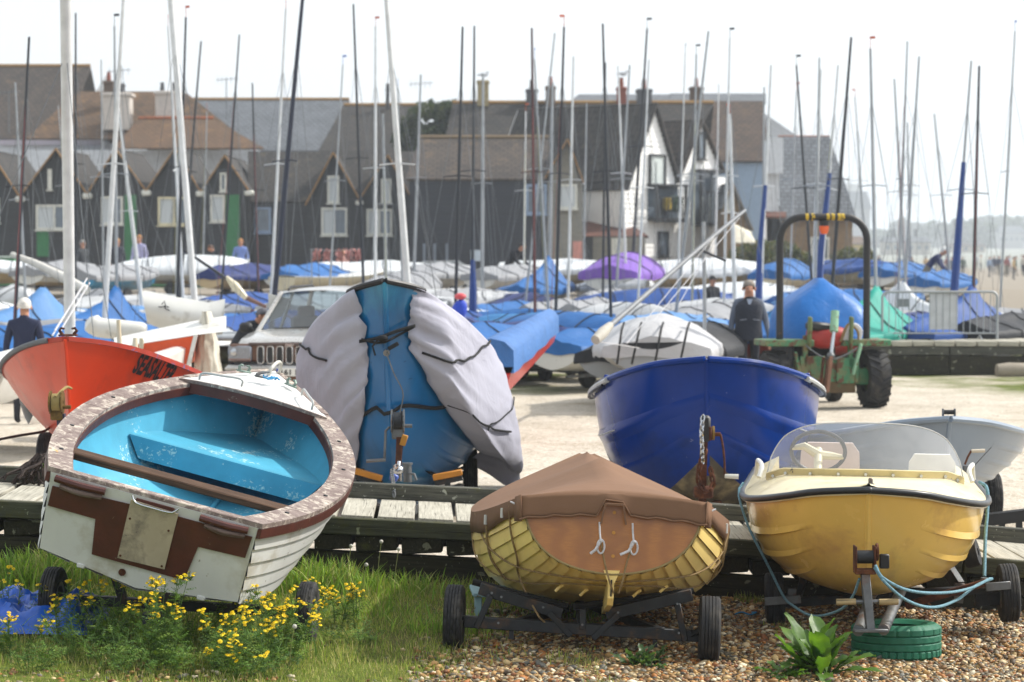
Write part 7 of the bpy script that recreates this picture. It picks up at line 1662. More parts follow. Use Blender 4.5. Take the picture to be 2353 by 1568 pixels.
# ================================================================== more of the dinghy park, cars, people
random.seed(77)
pal = ['blue', 'royal', 'lightblue', 'blue', 'grey', 'white', 'pale', 'pale', 'navy', 'white', 'grey']
for d, step, off in ((45.5, 250, 40), (55, 200, 10), (64, 165, 80), (76, 150, 30)):
    px = -40 + off
    while px < 2400:
        skip = (d < 50 and (500 < px < 1000 or 1350 < px < 2120)) or (d > 60 and px > 2000)
        if not skip and not (d < 50 and px > 1900):
            c = random.choice(pal); D_(px, d + random.uniform(-1.5, 1.5), random.choice(['white', 'white', 'cream', 'tan', 'grey', 'teal']), c, random.choice(['flat', 'flat', 'flat', 'dome']), random.choice([84, 84, 60, 50, 20]), mast=((px + random.uniform(-45, 35), 570 - random.uniform(4.2, 5.2) * F / d) if d > 50 and random.random() < .55 else None), mc=random.choice(['silver', 'silver', 'white', 'dark']), r=random.uniform(.026, .034), bottom=random.choice([None, None, 'tan']))
        px += step * random.uniform(.8, 1.2)
def street_car(px, d, col, label):
    p = gpt(px, d); root = thing('parked_car', label, 'car', p, Euler((0, 0, random.uniform(-.1, .1))), 'cars parked before the cottages'); m = M('car_' + col.strip('#'), col, .25, .3, .05, coat=.6); side = [(-2.1, .35), (-2.1, .8), (-1.9, .95), (-1.1, 1.0), (-.5, 1.42), (.9, 1.46), (1.6, 1.0), (2.1, .9), (2.15, .4)]
    MB().prism(side, (0, -.82, 0), (1, 0, 0), (0, 0, 1), (0, 1.64, 0)).part('body', m, root, smooth=False); gl = M('car_window_dark', '#33404c', .1, spec=.8)
    for q in ([(-1.0, 1.0), (-.45, 1.36), (.1, 1.38), (.1, 1.0)], [(.18, 1.0), (.18, 1.38), (.85, 1.38), (1.35, 1.02)]):
        for y in (-.825, .815): MB().prism(q, (0, y, 0), (1, 0, 0), (0, 0, 1), (0, .01, 0)).part('window', gl, root, smooth=False)
    for x in (-1.35, 1.3):
        for y in (-.75, .75): wheel(root, (x, y, .3), .3, .18, .17, 'rib', (0, 1, 0))
for q in ((735, 97, '#2b3f5c', 'dark blue car parked before the tarred cottage'), (850, 99, '#5f7488', 'grey blue car parked before the cottage windows'), (1000, 96, '#aab0b4', 'pale silver car parked before the black store')): street_car(*q)
# ------------------------------------------------------------------ people
BODY = {}
def body_mesh(pose, fingers=False):
    if (pose, fingers) in BODY: return BODY[(pose, fingers)]
    J = dict(pel=(0, 0, .96), spi=(0, .01, 1.16), che=(0, .0, 1.36), nck=(0, .01, 1.50), hdb=(0, -.015, 1.565), hed=(0, -.02, 1.65), hdt=(0, -.005, 1.735), nos=(0, -.125, 1.64),
             shl=(-.185, 0, 1.42), ell=(-.25, .03, 1.13), wrl=(-.27, -.06, .89), hal=(-.27, -.09, .80), shr=(.185, 0, 1.42), elr=(.25, .03, 1.13), wrr=(.27, -.06, .89), har=(.27, -.09, .80),
             hil=(-.10, 0, .90), knl=(-.11, -.02, .50), anl=(-.11, .03, .09), tol=(-.125, -.15, .045), hir=(.10, 0, .90), knr=(.11, -.02, .50), anr=(.11, .03, .09), tor=(.125, -.15, .045))
    if pose == 'walk': J.update(knl=(-.10, -.14, .52), anl=(-.10, -.12, .10), tol=(-.11, -.30, .06), knr=(.11, .03, .50), anr=(.11, .26, .13), tor=(.12, .10, .045), hed=(0, -.06, 1.64), hdt=(0, -.075, 1.73), hdb=(0, -.04, 1.56), nos=(0, -.17, 1.61), wrl=(-.29, -.04, .88), wrr=(.31, -.10, .90), har=(.32, -.14, .81), elr=(.28, .02, 1.14))
    if pose == 'lean': J.update(spi=(0, -.12, 1.12), che=(0, -.27, 1.24), nck=(0, -.38, 1.33), hdb=(0, -.43, 1.37), hed=(0, -.49, 1.42), hdt=(0, -.53, 1.50), nos=(0, -.58, 1.38), shl=(-.185, -.30, 1.28), shr=(.185, -.30, 1.28), ell=(-.23, -.42, 1.02), elr=(.23, -.42, 1.02), wrl=(-.16, -.60, .90), wrr=(.16, -.60, .90), hal=(-.13, -.68, .86), har=(.13, -.68, .86))
    Rd = dict(pel=.155, spi=.135, che=.16, nck=.06, hdb=.07, hed=.093, hdt=.062, nos=.016, shl=.075, ell=.052, wrl=.036, hal=.04, shr=.075, elr=.052, wrr=.036, har=.04, hil=.095, knl=.066, anl=.045, tol=.04, hir=.095, knr=.066, anr=.045, tor=.04)
    E_ = [('pel', 'spi'), ('spi', 'che'), ('che', 'nck'), ('nck', 'hdb'), ('hdb', 'hed'), ('hed', 'hdt'), ('hed', 'nos')] + [q for s in 'lr' for q in (('che', 'sh' + s), ('sh' + s, 'el' + s), ('el' + s, 'wr' + s), ('wr' + s, 'ha' + s), ('pel', 'hi' + s), ('hi' + s, 'kn' + s), ('kn' + s, 'an' + s), ('an' + s, 'to' + s))]
    if fingers:
        for s, e in (('l', -1), ('r', 1)):
            b = Vector(J['ha' + s])
            for k, (dx, dy, L) in enumerate(((0, -.03, .075), (0, -.01, .085), (0, .012, .08), (0, .032, .06), (-e * .02, -.05, .05))):
                n1, n2 = 'f%s%da' % (s, k), 'f%s%db' % (s, k); J[n1] = tuple(b + Vector((dx, dy, -.035 - L * .35))); J[n2] = tuple(b + Vector((dx - e * .02, dy - .012, -.035 - L))); Rd[n1] = .0095; Rd[n2] = .008; E_ += [('ha' + s, n1), (n1, n2)]
    K = list(J); me = bpy.data.meshes.new('person_body'); me.from_pydata([J[k] for k in K], [(K.index(a), K.index(b)) for a, b in E_], [])
    o = bpy.data.objects.new('tmp', me); COL.objects.link(o); o.modifiers.new('k', 'SKIN'); o.modifiers.new('s', 'SUBSURF').levels = 2; o.modifiers['s'].render_levels = 2
    for i, k in enumerate(K): sv = me.skin_vertices[0].data[i]; sv.radius = (Rd[k] * (1.0 if k not in ('che', 'pel', 'spi') else 1.12), Rd[k] * (1.0 if k not in ('che', 'pel', 'spi') else .78)); sv.use_root = (k == 'pel')
    bpy.context.view_layer.update(); dg = bpy.context.evaluated_depsgraph_get(); out = bpy.data.meshes.new_from_object(o.evaluated_get(dg)); bpy.data.objects.remove(o); out.name = 'person_body'
    out.materials.clear()
    for m_ in (M('skin', '#b98468', .6), M('cloth_navy', '#1f2a44', .9), M('trouser_dark', '#23252c', .9), M('shoe', '#1c1a1a', .7)): out.materials.append(m_)
    cls = lambda k: 0 if k[:3] in ('hdb', 'hed', 'hdt', 'nos', 'hal', 'har') or k[0] == 'f' else (3 if k[:2] == 'to' else (2 if k[:2] in ('kn', 'an', 'hi') or k == 'pel' else 1))
    seg = []
    for a, b in E_:
        for f in (0, .25, .5, .75, 1): seg.append((np.array(J[a]) * (1 - f) + np.array(J[b]) * f, cls(a) if f < .5 else cls(b)))
    S = np.array([q[0] for q in seg]); Cc = [q[1] for q in seg]
    for p in out.polygons: p.material_index = Cc[int(np.argmin(((S - np.array(p.center))**2).sum(1)))]; p.use_smooth = True
    BODY[(pose, fingers)] = (out, J); return BODY[(pose, fingers)]
def person(label, loc, face=0.0, pose='stand', top='#1f2a44', legs='#23252c', hair='#5a4a3a', hairkind='short', scale=1.0, fingers=False, group=None, cap=None):
    me, J = body_mesh(pose, fingers); root = thing('person', label, 'person', loc, Euler((0, 0, face)), group, scale); o = obj('body', me, root)
    for i, m_ in ((1, M('cloth_' + top.strip('#'), top, .9, bump=.2, bscale=20)), (2, M('cloth_' + legs.strip('#'), legs, .9, bump=.2, bscale=20))): o.material_slots[i].link = 'OBJECT'; o.material_slots[i].material = m_
    h = Vector(J['hed']); t = Vector(J['hdt']); up = (t - h).normalized(); hm = M('hair_' + (cap or hair).strip('#'), cap or hair, .8, var=.3, scale=30, bump=.6, bscale=60); b = MB(); c = h + up * .03 + Vector((0, .018, 0))
    P = []
    for i in range(9):
        ph = math.pi * .62 * i / 8; P.append([c + Vector((.098 * math.sin(ph) * math.cos(a), .112 * math.sin(ph) * math.sin(a) + (.03 if math.sin(a) < 0 else 0) * (i / 8)**2, .115 * math.cos(ph) + (.05 if math.sin(a) < -.2 else 0) * (i / 8)**2)) for a in [2 * math.pi * k / 16 for k in range(16)]])
    b.grid(P, cv=True, flip=True)
    if hairkind == 'long': b.tube([c + Vector((0, .06, .02)), c + Vector((0, .10, -.12)), c + Vector((.01, .11, -.26))], [.085, .08, .03], 10)
    if cap: b.box(c + Vector((0, -.13, .02)), (.15, .12, .015), (.2, 0, 0), .005)
    b.part('cap' if cap else 'hair', hm, root, angle=180)
    for e in (-1, 1): MB().ball(h + Vector((e * .096, .01, -.0)), (.014, .024, .034), 8, 6).part('ear', M('skin', '#b98468', .6), root); MB().ball(h + Vector((e * .035, -.088, .012)), (.013, .008, .009), 8, 6).part('eye', M('eye_dark', '#2a2420', .3), root)
    return root
def at_person(px, py_top, d, hgt=1.74):
    return gpt(px, d)
mn = person('grey haired man in dark gilet and trousers walking with a wooden stick', gpt(1720, 41), .05, 'walk', '#5c6472', '#1d2330', '#8a8178', fingers=True, scale=1.10)
def gilet(root):
    P = []; prof = [(.86, .225, .155), (.95, .22, .15), (1.1, .205, .14), (1.25, .215, .145), (1.38, .225, .145), (1.44, .19, .12), (1.49, .10, .085)]
    for z, rx, ry in prof: P.append([Vector((rx * math.cos(a), ry * math.sin(a) - .005 + .008 * math.sin(z * 40 + a * 3), z)) for a in [2 * math.pi * k / 28 for k in range(28)]])
    g = MB().grid(P, cv=True).part('gilet', fabric('dark_gilet', '#2a2e38', .85, .1, .5, 9, sheen=.1), root, angle=180)
    for e in (-1, 1): MB().box((e * .10, -.158, 1.17), (.10, .012, .012), (0, e * .12, 0)).part('pocket_piping', M('grey_piping', '#8a8f98', .7), g)
    MB().prism([(-.045, 0), (.045, 0), (0, -.13)], (0, -.135, 1.49), (1, 0, 0), (0, -.12, 1), (0, -.012, 0)).part('shirt_front', M('pale_shirt', '#a9b4c6', .9), g, smooth=False)
    MB().tube([(-.30, -.11, .86), (-.295, -.13, .45), (-.29, -.14, .02)], .013, 8).part('walking_stick', M('orange_wood', '#8a5a30', .6), root)
gilet(mn)
person('white haired man in navy jumper seen from behind near the red boat', gpt(55, 34), math.pi, 'stand', '#1c2440', '#23252c', '#cfccc6')
person('fair haired woman in dark jacket on the promenade before the green door', gpt(270, 85), .4, 'stand', '#2a2d3c', '#23252c', '#a8814c', 'long')
person('tall man in lilac shirt standing beside the woman in the dark jacket', gpt(320, 83), -.3, 'stand', '#a9a8cf', '#2a2d38', '#a8794a', scale=1.06)
person('grey haired person in dark coat before the wide casement hut', gpt(190, 78), .9, 'stand', '#33363a', '#23252c', '#8d8a86', scale=.97); person('person in dark top leaning beside the man in blue shirt', gpt(515, 84), -1.2, 'lean', '#22252c', '#23252c', '#5a4030'); person('man in blue shirt before the small green door hut', gpt(553, 86), .2, 'stand', '#6f86c4', '#2a2d38', '#a8794a')
person('man in grey cap bending down beside the parked car', gpt(540, 38.2), 1.2, 'lean', '#2c3038', '#23252c', '#6a6a70', cap='#5c5c64'); person('child in pink top before the tarred cottage', gpt(788, 80), .3, 'stand', '#d3a49a', '#b98a80', '#c4a878', scale=.78)
person('person in black coat bending over the boats before the black store', gpt(1168, 76), 1.0, 'lean', '#1f2026', '#1d1e22', '#2a2622', scale=1.1); person('man in white cap and navy jumper leaning over a dinghy', gpt(2128, 73), 1.35, 'lean', '#202a55', '#6f6a5c', '#cfccc6', cap='#d8d8d4', scale=1.12); person('person in black cap behind the pale grey dinghy cover', gpt(1637, 62), .6, 'stand', '#1c1d22', '#23252c', '#222222', cap='#1c1c20', scale=.95)
rng = random.Random(12); cols = ['#7d8fa8', '#2a3350', '#8a4a48', '#b9b4a8', '#3c4a3c', '#c0a070', '#55606e', '#a8a8b0']
for i in range(26):
    px = rng.uniform(2010, 2360); d = rng.uniform(190, 260); c = cols[i % 8]; nm = {'#7d8fa8': 'pale blue', '#2a3350': 'navy', '#8a4a48': 'dull red', '#b9b4a8': 'cream', '#3c4a3c': 'dark green', '#c0a070': 'tan', '#55606e': 'slate grey', '#a8a8b0': 'light grey'}[c]
    person('distant stroller in %s top in the crowd on the far promenade' % nm, gpt(px, d), rng.uniform(0, 6), 'stand' if i % 2 else 'walk', c, rng.choice(['#2a2d38', '#4a4a50', '#6a6458']), rng.choice(['#3a2c22', '#6a5038', '#8a8178']), group='strollers on the far promenade')
# ------------------------------------------------------------------ pink hanging flags, bins
fl = thing('pink_bunting', 'line of crumpled pink flags strung before the tarred cottage', 'bunting', at(775, 600, 72)); q = lambda px, py: at(px, py, 72) - Vector(fl.location)
MB().tube(sag(q(715, 573), q(836, 571), .05, 12), .01, 4).part('string', WROPE, fl)
for px in (716, 834): MB().tube([q(px, 572), q(px, 660)], .02, 6).part('pole', MC['silver'], fl)
for k, px in enumerate((728, 752, 781, 802, 823)):
    P = [[q(px + 9 * (i / 6 - .5) * 2 + 2 * math.sin(j * 2 + k), 574 + 26 * j / 6 + 4 * math.sin(i * 1.7 + k)) + Vector((0, .12 * math.sin(i * 2.1 + j + k), 0)) for i in range(7)] for j in range(7)]
    MB().grid(P).part('flag', fabric('pink_cloth', '#d49a94', .8, .2, .8, 8, sheen=0), fl, angle=180)
for px, py, d, w_, lb in ((8, 618, 80, .9, 'green wheeled bin at the end of the tarred huts'), (345, 600, 90, 1.2, 'green storage box before the cream windowed hut'), (480, 605, 92, .8, 'small green box before the tiny gable window hut')):
    c = gpt(px, d); b = thing('storage_bin', lb, 'bin', c); MB().box((0, 0, .55), (w_, .7, 1.1), ch=.04).part('bin_body', M('bin_green', '#1f7a48', .5), b); MB().box((0, 0, 1.14), (w_ + .06, .76, .08), ch=.02).part('lid', M('bin_lid', '#9aa89e', .5), b)
# ================================================================== foreground ground cover: shingle, grass, weeds
def nz2(x, y, s=1.0, o=0.0): return NZ.noise(Vector((x * s + o, y * s - o, o * .37)))
def grassiness(x, y):
    """1 turf, 0 bare shingle"""
    edge = -.25 + .22 * (y - 15.5) + .55 * nz2(x, y, .9, 3) + .35 * nz2(x, y, 2.6, 8)
    g = 1 - ss(-.55, .55, x - edge)
    g *= 1 - .5 * (1 - ss(13.55, 13.95, y + .35 * nz2(x, y, 1.3, 5)))      # trodden strip at the very front
    if x > .2: g = max(g, .75 * ss(.42, .6, nz2(x, y, 1.1, 17) + .25 * ss(16.2, 17.4, y)))
    return g
def mass(name, mat_, V, Fc, C, label=None, smooth=True):
    me = bpy.data.meshes.new(name); me.vertices.add(len(V)); me.vertices.foreach_set('co', V.astype(np.float32).ravel())
    nf, k = Fc.shape; me.loops.add(nf * k); me.loops.foreach_set('vertex_index', Fc.astype(np.int32).ravel()); me.polygons.add(nf); me.polygons.foreach_set('loop_start', np.arange(0, nf * k, k, dtype=np.int32))
    if smooth: me.polygons.foreach_set('use_smooth', np.ones(nf, dtype=bool))
    a = me.color_attributes.new('col', 'FLOAT_COLOR', 'POINT'); a.data.foreach_set('color', C.astype(np.float32).ravel()); me.materials.append(mat_); me.update(calc_edges=True)
    o = obj(name, me); tag(o, label, kind='stuff'); return o
def shingle():
    rng = np.random.RandomState(5); bm = bmesh.new(); bmesh.ops.create_icosphere(bm, subdivisions=1, radius=1); bv = np.array([v.co[:] for v in bm.verts]); bf = np.array([[v.index for v in f.verts] for f in bm.faces]); bm.free()
    pts = []; n = 90000
    xs = rng.uniform(-3.6, 4.4, n); ys = rng.uniform(12.9, 17.75, n)
    for x, y in zip(xs, ys):
        g = grassiness(x, y)
        if x < -.6 and rng.rand() > (.22 if g < .6 else .02): continue
        if rng.rand() > g * .93: pts.append((x, y))
    pts = np.array(pts); n = len(pts); s = np.exp(rng.normal(np.log(.0112), .36, n)); s = np.clip(s, .005, .027)
    sc_ = np.stack([s * rng.uniform(.8, 1.5, n), s * rng.uniform(.8, 1.3, n), s * rng.uniform(.45, .8, n)], 1); a = rng.uniform(0, 6.28, n); tl = rng.normal(0, .3, n)
    jit = 1 + rng.normal(0, .10, (n, len(bv), 1)); L = bv[None] * jit * sc_[:, None, :]; ca, sa = np.cos(a)[:, None], np.sin(a)[:, None]; z2 = L[..., 2] + L[..., 0] * np.sin(tl)[:, None]
    x = L[..., 0] * ca - L[..., 1] * sa; y = L[..., 0] * sa + L[..., 1] * ca
    gz = np.array([ground(p[0], p[1]) for p in pts]); V = np.stack([x + pts[:, :1], y + pts[:, 1:], z2 + (gz + s * rng.uniform(.0, .6, n))[:, None]], -1)
    pal = np.array([lin(c) for c in ('#8a6a42', '#a5814f', '#6e5232', '#b39a6c', '#857a66', '#c2ad86', '#75492a', '#94602f', '#57503f', '#cfc3a8', '#9a7848', '#66645c', '#4e4030')]); C = pal[rng.randint(len(pal), size=n)] * rng.uniform(.8, 1.3, (n, 1))
    C = np.repeat(np.concatenate([C, np.ones((n, 1))], 1)[:, None], len(bv), 1); Fc = (bf[None] + (np.arange(n) * len(bv))[:, None, None]).reshape(-1, 3)
    mass('shingle', attr_mat('pebble', 'col', .6, 0, .4), V.reshape(-1, 3), Fc, C.reshape(-1, 4), 'brown and cream shingle under the trailers')
shingle()
def blades(name, pts, hts, wid, cols, label, seed=1, lean=.5):
    rng = np.random.RandomState(seed); n = len(pts); pts = np.array(pts); h = np.array(hts); a = rng.uniform(0, 6.28, n); ln = rng.uniform(.1, lean, n) * h; f = rng.uniform(0, 6.28, n); w_ = wid * rng.uniform(.6, 1.3, n) * (.6 + 1.1 * np.minimum(1, h / .25))
    dx, dy = np.cos(a), np.sin(a); wx, wy = np.cos(f), np.sin(f); gz = np.array([ground(p[0], p[1]) for p in pts]) - .01; V = np.zeros((n, 7, 3))
    for i, (t, wf) in enumerate(((0, 1), (0, -1), (.4, .85), (.4, -.85), (.75, .55), (.75, -.55), (1, 0))):
        V[:, i, 0] = pts[:, 0] + dx * ln * t**2 + wx * w_ * wf; V[:, i, 1] = pts[:, 1] + dy * ln * t**2 + wy * w_ * wf; V[:, i, 2] = gz + h * t * (1 - .25 * t * ln / np.maximum(h, .01))
    Fc = np.array([[0, 1, 3], [0, 3, 2], [2, 3, 5], [2, 5, 4], [4, 5, 6]])[None] + (np.arange(n) * 7)[:, None, None]
    pal = np.array(cols); C = pal[rng.randint(len(pal), size=n)] * rng.uniform(.7, 1.3, (n, 1)); C = np.repeat(np.concatenate([C, np.ones((n, 1))], 1)[:, None], 7, 1)
    return mass(name, LEAF, V.reshape(-1, 3), Fc.reshape(-1, 3), C.reshape(-1, 4), label)
GC = [(.30, .38, .07), (.36, .43, .09), (.20, .28, .06), (.48, .45, .17), (.16, .23, .05), (.52, .45, .22)]
def grass():
    rng = np.random.RandomState(8); P = []; H = []
    for k in range(120000):
        x, y = rng.uniform(-3.6, 2.6), rng.uniform(12.9, 17.75); g = grassiness(x, y)
        if rng.rand() > g * (.35 + .65 * ss(-.45, .25, nz2(x, y, 2.1, 33))): continue
        tall = ss(.05, .5, nz2(x, y, 1.4, 21)); back = ss(16.4, 17.6, y) * (1 if x < .2 else .5); h = rng.uniform(.02, .065) + rng.uniform(0, .09) * tall * rng.rand() + rng.uniform(0, .10) * back * rng.rand()
        P.append((x, y)); H.append(h)
    blades('grass', P, H, .0030, GC, 'short mixed green grass below the boats', 3)
    P = []; H = []
    for px, d, r, n, hh in ((30, 16.6, .35, 500, .42), (100, 16.9, .3, 350, .40), (150, 17.2, .3, 260, .34), (720, 17.0, .35, 420, .40), (770, 17.2, .3, 300, .36), (880, 17.2, .5, 330, .26), (1000, 17.1, .4, 260, .24), (1010, 15.5, .3, 240, .22), (1075, 15.6, .25, 160, .2), (820, 16.2, .6, 380, .2), (60, 15.6, .5, 380, .26), (250, 15.2, .8, 600, .24), (500, 14.6, .7, 420, .2), (1240, 16.6, .5, 220, .18), (1345, 16.4, .3, 140, .2)):
        c = at(px, 600, d)
        for k in range(n): P.append((c.x + rng.normal(0, r * .5), min(17.6, d + rng.normal(0, r * .4)))); H.append(hh * rng.uniform(.25, .8))
    blades('tall_grass', P, H, .0042, [(.22, .37, .05), (.29, .43, .06), (.15, .27, .045), (.36, .38, .13)], 'tall bright grass tufts along the boardwalk edge', 4, .8)
grass()
def foliage(name, parent, items, mat_=None):
    """items: list of (verts, faces, colour)"""
    V = []; Fc = []; C = []
    for vs_, fs, c in items:
        o = len(V); V += [tuple(v) for v in vs_]; Fc += [tuple(o + i for i in f) for f in fs]; C += [(*c, 1)] * len(vs_)
    me = bpy.data.meshes.new(name); me.from_pydata(V, [], Fc); a = me.color_attributes.new('col', 'FLOAT_COLOR', 'POINT'); a.data.foreach_set('color', np.array(C, dtype=np.float32).ravel()); me.materials.append(mat_ or LEAF); o = obj(name, me, parent); tag(o, kind='stuff'); return o
PETAL = attr_mat('petal', 'col', .6, .25)
def ragwort(px, top, d, label, flowers=True, rng=random, spread=.16, stems=9, group='yellow ragwort among the grass'):
    c = gpt(px, d); hgt = max(.12, at(px, top, d).z - c.z); root = thing('ragwort_plant' if flowers else 'weed_plant', label, 'plant', c, group=group); L_ = []; S_ = []; Fl = []
    for s in range(stems):
        a = rng.random() * 6.28; r = rng.random()**.6 * spread; b = Vector((math.cos(a) * r * .5, math.sin(a) * r * .5, 0)); h = hgt * rng.uniform(.55, 1.02); t = Vector((math.cos(a) * r * 1.5, math.sin(a) * r * 1.5, h)); pts = [b.lerp(t, f) + Vector((0, 0, .03 * math.sin(f * 3))) for f in (0, .35, .7, 1)]
        S_.append(pts)
        for k in range(int(10 + h * 30)):
            f = rng.random()**.8 * .95; p = b.lerp(t, f); al = rng.random() * 6.28; ll = rng.uniform(.04, .10) * (1.15 - f * .55); dr = Vector((math.cos(al), math.sin(al), rng.uniform(-.1, .8))).normalized(); sd = dr.cross(Vector((0, 0, 1))).normalized(); g = rng.choice([(.10, .20, .04), (.14, .26, .045), (.20, .30, .06), (.08, .15, .04)])
            for q in range(4):   # pinnate lobes
                m = p + dr * ll * (q + .6) / 4; wv = ll * .30 * (1 - abs(q - 1.4) / 4)
                for e in (-1, 1): tip = m + sd * e * wv + dr * ll * .13 + Vector((0, 0, -.008)); L_.append(([m - dr * ll * .07, tip, m + dr * ll * .07], [(0, 1, 2)], g))
            L_.append(([p - sd * .003, p + sd * .003, p + dr * ll], [(0, 1, 2)], g))
        if flowers:
            for k in range(rng.randint(4, 8)):
                q = t + Vector((rng.gauss(0, .022), rng.gauss(0, .022), rng.uniform(-.035, .018))); S_.append([t - Vector((0, 0, .05)), q]); nrm = Vector((rng.gauss(0, .35), rng.gauss(-.25, .35), 1)).normalized(); u = nrm.orthogonal().normalized(); v = nrm.cross(u); R0 = rng.uniform(.0095, .015); yc = rng.choice([(.92, .66, .012), (.98, .76, .02), (.85, .58, .01)])
                for z in range(9): an = z * 2 * math.pi / 9; e1 = u * math.cos(an) + v * math.sin(an); e2 = nrm.cross(e1); Fl.append(([q + e1 * .003 + e2 * .003, q + e1 * R0 + e2 * .0025 - nrm * .003, q + e1 * R0 - e2 * .0025 - nrm * .003, q + e1 * .003 - e2 * .003], [(0, 1, 2, 3)], yc))
                Fl.append(([q + nrm * .002 + (u * math.cos(z) + v * math.sin(z)) * .005 for z in (0, 1.26, 2.5, 3.77, 5.0)], [(0, 1, 2, 3, 4)], (.70, .42, .01)))
    b = MB()
    for p in S_: b.tube(p, .0022, 4, cap=False)
    tag(b.part('stems', M('weed_stem', '#4f6a2a', .8), root, fixn=False), kind='stuff'); foliage('leaves', root, L_)
    if flowers: foliage('flowers', root, Fl, PETAL)
rg = random.Random(31)
for px, top, d in ((20, 1300, 14.9), (18, 1405, 13.9), (132, 1350, 14.4), (240, 1328, 14.4), (352, 1318, 13.85), (384, 1328, 13.85), (520, 1402, 13.9), (602, 1382, 14.1), (628, 1345, 14.3), (652, 1350, 14.3), (645, 1376, 14.2), (630, 1402, 14.0), (736, 1328, 15.8), (770, 1330, 15.6), (815, 1336, 15.5), (548, 1466, 13.6)): ragwort(px, top, d, 'yellow ragwort growing beside the crumpled blue sheet' if px < 150 else 'yellow ragwort rising in front of the white boat transom' if px < 560 else 'dense yellow ragwort beside the white boat trolley wheel' if px < 700 else 'small yellow ragwort in the grass between white boat and boardwalk', True, rg, .11 if px > 700 else .16, 5 if px > 700 else 8)
for px, top, d in ((330, 1405, 14.0), (400, 1400, 13.95), (180, 1405, 13.9), (470, 1425, 13.75), (560, 1425, 13.85), (280, 1440, 13.6), (380, 1450, 13.6), (610, 1450, 13.65), (430, 1380, 14.5), (540, 1390, 14.6), (60, 1470, 13.5), (820, 1440, 14.9), (250, 1385, 14.5)): ragwort(px, top, d, 'feathery green weed without flowers below the white boat transom', False, rg, .2, 9, 'green weeds below the white boat')
def broad_plant(name, label, px, d, specs, dark=False):
    c = gpt(px, d); root = thing(name, label, 'plant', c); t = NT(name + '_leaf'); v = t.coord(1); n1 = t.noise(v, 9, 5, .6); col = t.ramp(n1, .3, .7, (.045, .12, .025) if not dark else (.05, .10, .045), (.13, .24, .035) if not dark else (.09, .16, .07)); t.color(col); t.set(Roughness=.45); tr = t.node('ShaderNodeBsdfTranslucent'); t.link(t.mix(1, col, (1.5, 1.6, .5), 'MULTIPLY'), tr.inputs[0]); mx = t.node('ShaderNodeMixShader'); mx.inputs[0].default_value = .35; t.link(t.b.outputs[0], mx.inputs[1]); t.link(tr.outputs[0], mx.inputs[2]); t.link(mx.outputs[0], t.n['Material Output'].inputs['Surface']); t.bump(t.noise(t.coord((1, 1, 1)), 60, 3, .5), .3, .005)
    for az, ln, wd, rise, bend in specs:
        h = Vector((math.cos(az), math.sin(az), 0)); s = Vector((-h.y, h.x, 0)); P = []; p = Vector((.07 * math.sin(az * 7.3), .05 * math.cos(az * 3.1), 0)) + h * .02; el = rise; n = 9
        for i in range(n + 1):
            f = i / n; w_ = wd * (.12 + .88 * ss(.08, .42, f)) * math.sqrt(max(0, 1 - (max(0, f - .5) / .5)**2.4)) + .002; up = Vector((0, 0, 1)) * math.cos(el) - h * math.sin(el); rip = .009 * math.sin(i * 1.9 + az * 5)
            P.append([p + s * w_ * e + up * (abs(e) * w_ * .35 + rip * e) for e in (-1, -.5, 0, .5, 1)]); p = p + (h * math.cos(el) + Vector((0, 0, 1)) * math.sin(el)) * ln / n; el -= bend / n
        MB().grid(P).part('leaf', t.mat, root, angle=180, fixn=False)
rg = random.Random(4)
broad_plant('dock_plant', 'broad leaved dock weed growing on shingle beside the green tyre', 1885, 14.55, [(rg.uniform(0, 6.28), rg.uniform(.24, .42), rg.uniform(.04, .062), rg.uniform(.85, 1.4), rg.uniform(.2, .9)) for _ in range(20)] + [(rg.uniform(2.6, 6.6), rg.uniform(.2, .34), rg.uniform(.035, .055), rg.uniform(.2, .8), rg.uniform(.2, .9)) for _ in range(16)])
broad_plant('dandelion_rosette', 'low spreading leafy rosette on shingle beside the dock weed', 1800, 14.45, [(rg.uniform(0, 6.28), rg.uniform(.10, .2), rg.uniform(.012, .022), rg.uniform(.15, .7), rg.uniform(.2, .7)) for _ in range(24)])
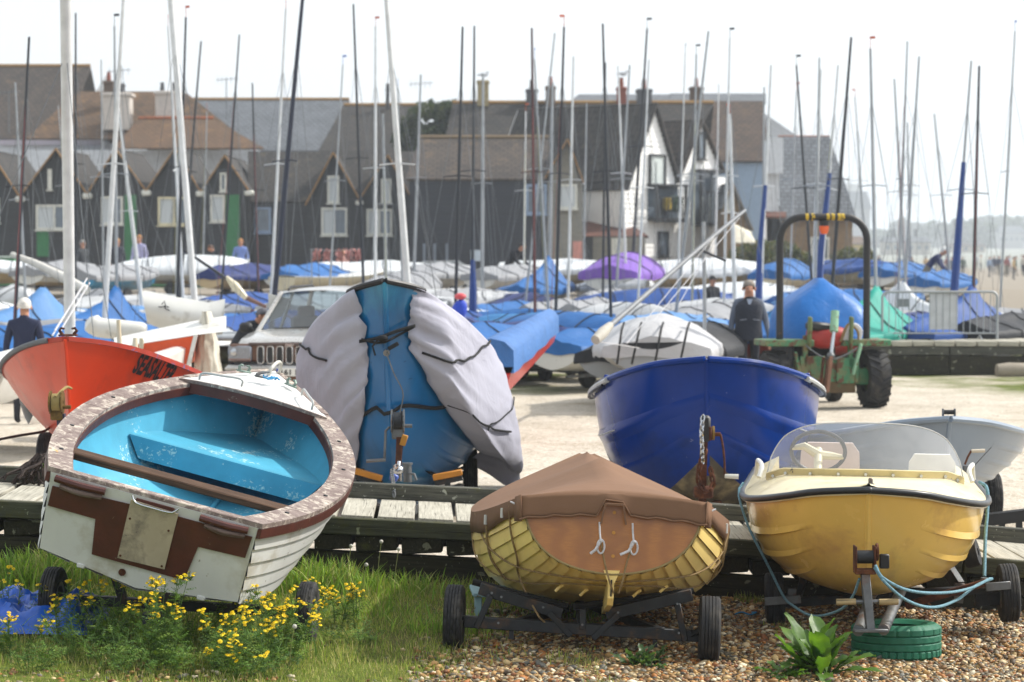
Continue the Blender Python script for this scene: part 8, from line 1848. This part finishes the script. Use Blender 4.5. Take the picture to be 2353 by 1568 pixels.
broad_plant('thistle_rosette', 'grey green thistle rosette on shingle before the clinker dinghy trolley', 1470, 14.6, [(rg.uniform(0, 6.28), rg.uniform(.08, .17), rg.uniform(.012, .02), rg.uniform(.3, 1.2), rg.uniform(.2, .7)) for _ in range(34)], True)
broad_plant('wall_weed', 'small green weed sprouting at the boardwalk kerb', 85, 18.98, [(k * .9, .10 + .02 * (k % 3), .012, 1.0, .5) for k in range(7)]); bpy.data.objects['wall_weed'].location.z = walk_z(-3.6) + .06
for px, top, d, lb in ((1100 * .0 + 795, 1255, 16.8, ''), (865, 1245, 16.9, ''), (830, 1298, 16.6, ''), (662, 1440, 13.9, ''), (1040 * 0 + 905, 1262, 17.0, '')):
    c = gpt(px, d); h = at(px, top, d).z - c.z; r = thing('dandelion_clock', 'dandelion seed head on a bare stalk in the grass', 'plant', c, group='dandelion clocks'); MB().tube([(0, 0, 0), (.01, 0, h * .6), (.03, 0, h)], .0025, 5).part('stalk', M('pale_stalk', '#8a8f55', .8), r); MB().ball((.03, 0, h), .014, 8, 6).part('seed_head', M('seed_white', '#c9c6bc', .9, bump=1, bscale=150), r)
def tarp():
    c = on_ground(70, 1445); root = thing('crumpled_tarpaulin', 'crumpled bright blue plastic sheet lying in the weeds by the trolley wheel', 'tarpaulin', c, scale=1.3); P = []
    for j in range(26):
        row = []
        for i in range(40): x = lerp(-.45, .32, i / 39); y = lerp(-.3, .45, j / 25); n = abs(nz2(x, y, 7, 2)) * .16 + abs(nz2(x, y, 16, 6)) * .07; e = min(1, min(i, 39 - i, j, 25 - j) / 4); row.append(Vector((x + .05 * nz2(y, x, 5, 1), y + .05 * nz2(x, y, 4, 9), .02 + (n + .05) * e)))
        P.append(row)
    MB().grid(P).part('sheet', M('plastic_blue', '#0b55b8', .3, var=.15, scale=20), root, angle=50)
    b = thing('rope_scrap', 'scrap of bright blue string lying on the shingle behind the dinghy trolley', 'rope', on_ground(1715, 1418)); MB().tube(rope_pts([(-.08, 0, .02), (-.03, .03, .03), (.02, -.02, .02), (.07, .02, .03), (.03, .05, .02)], 20), .006, 5).part('string', M('bright_blue_rope', '#2f8cc0', .9), b)
tarp()
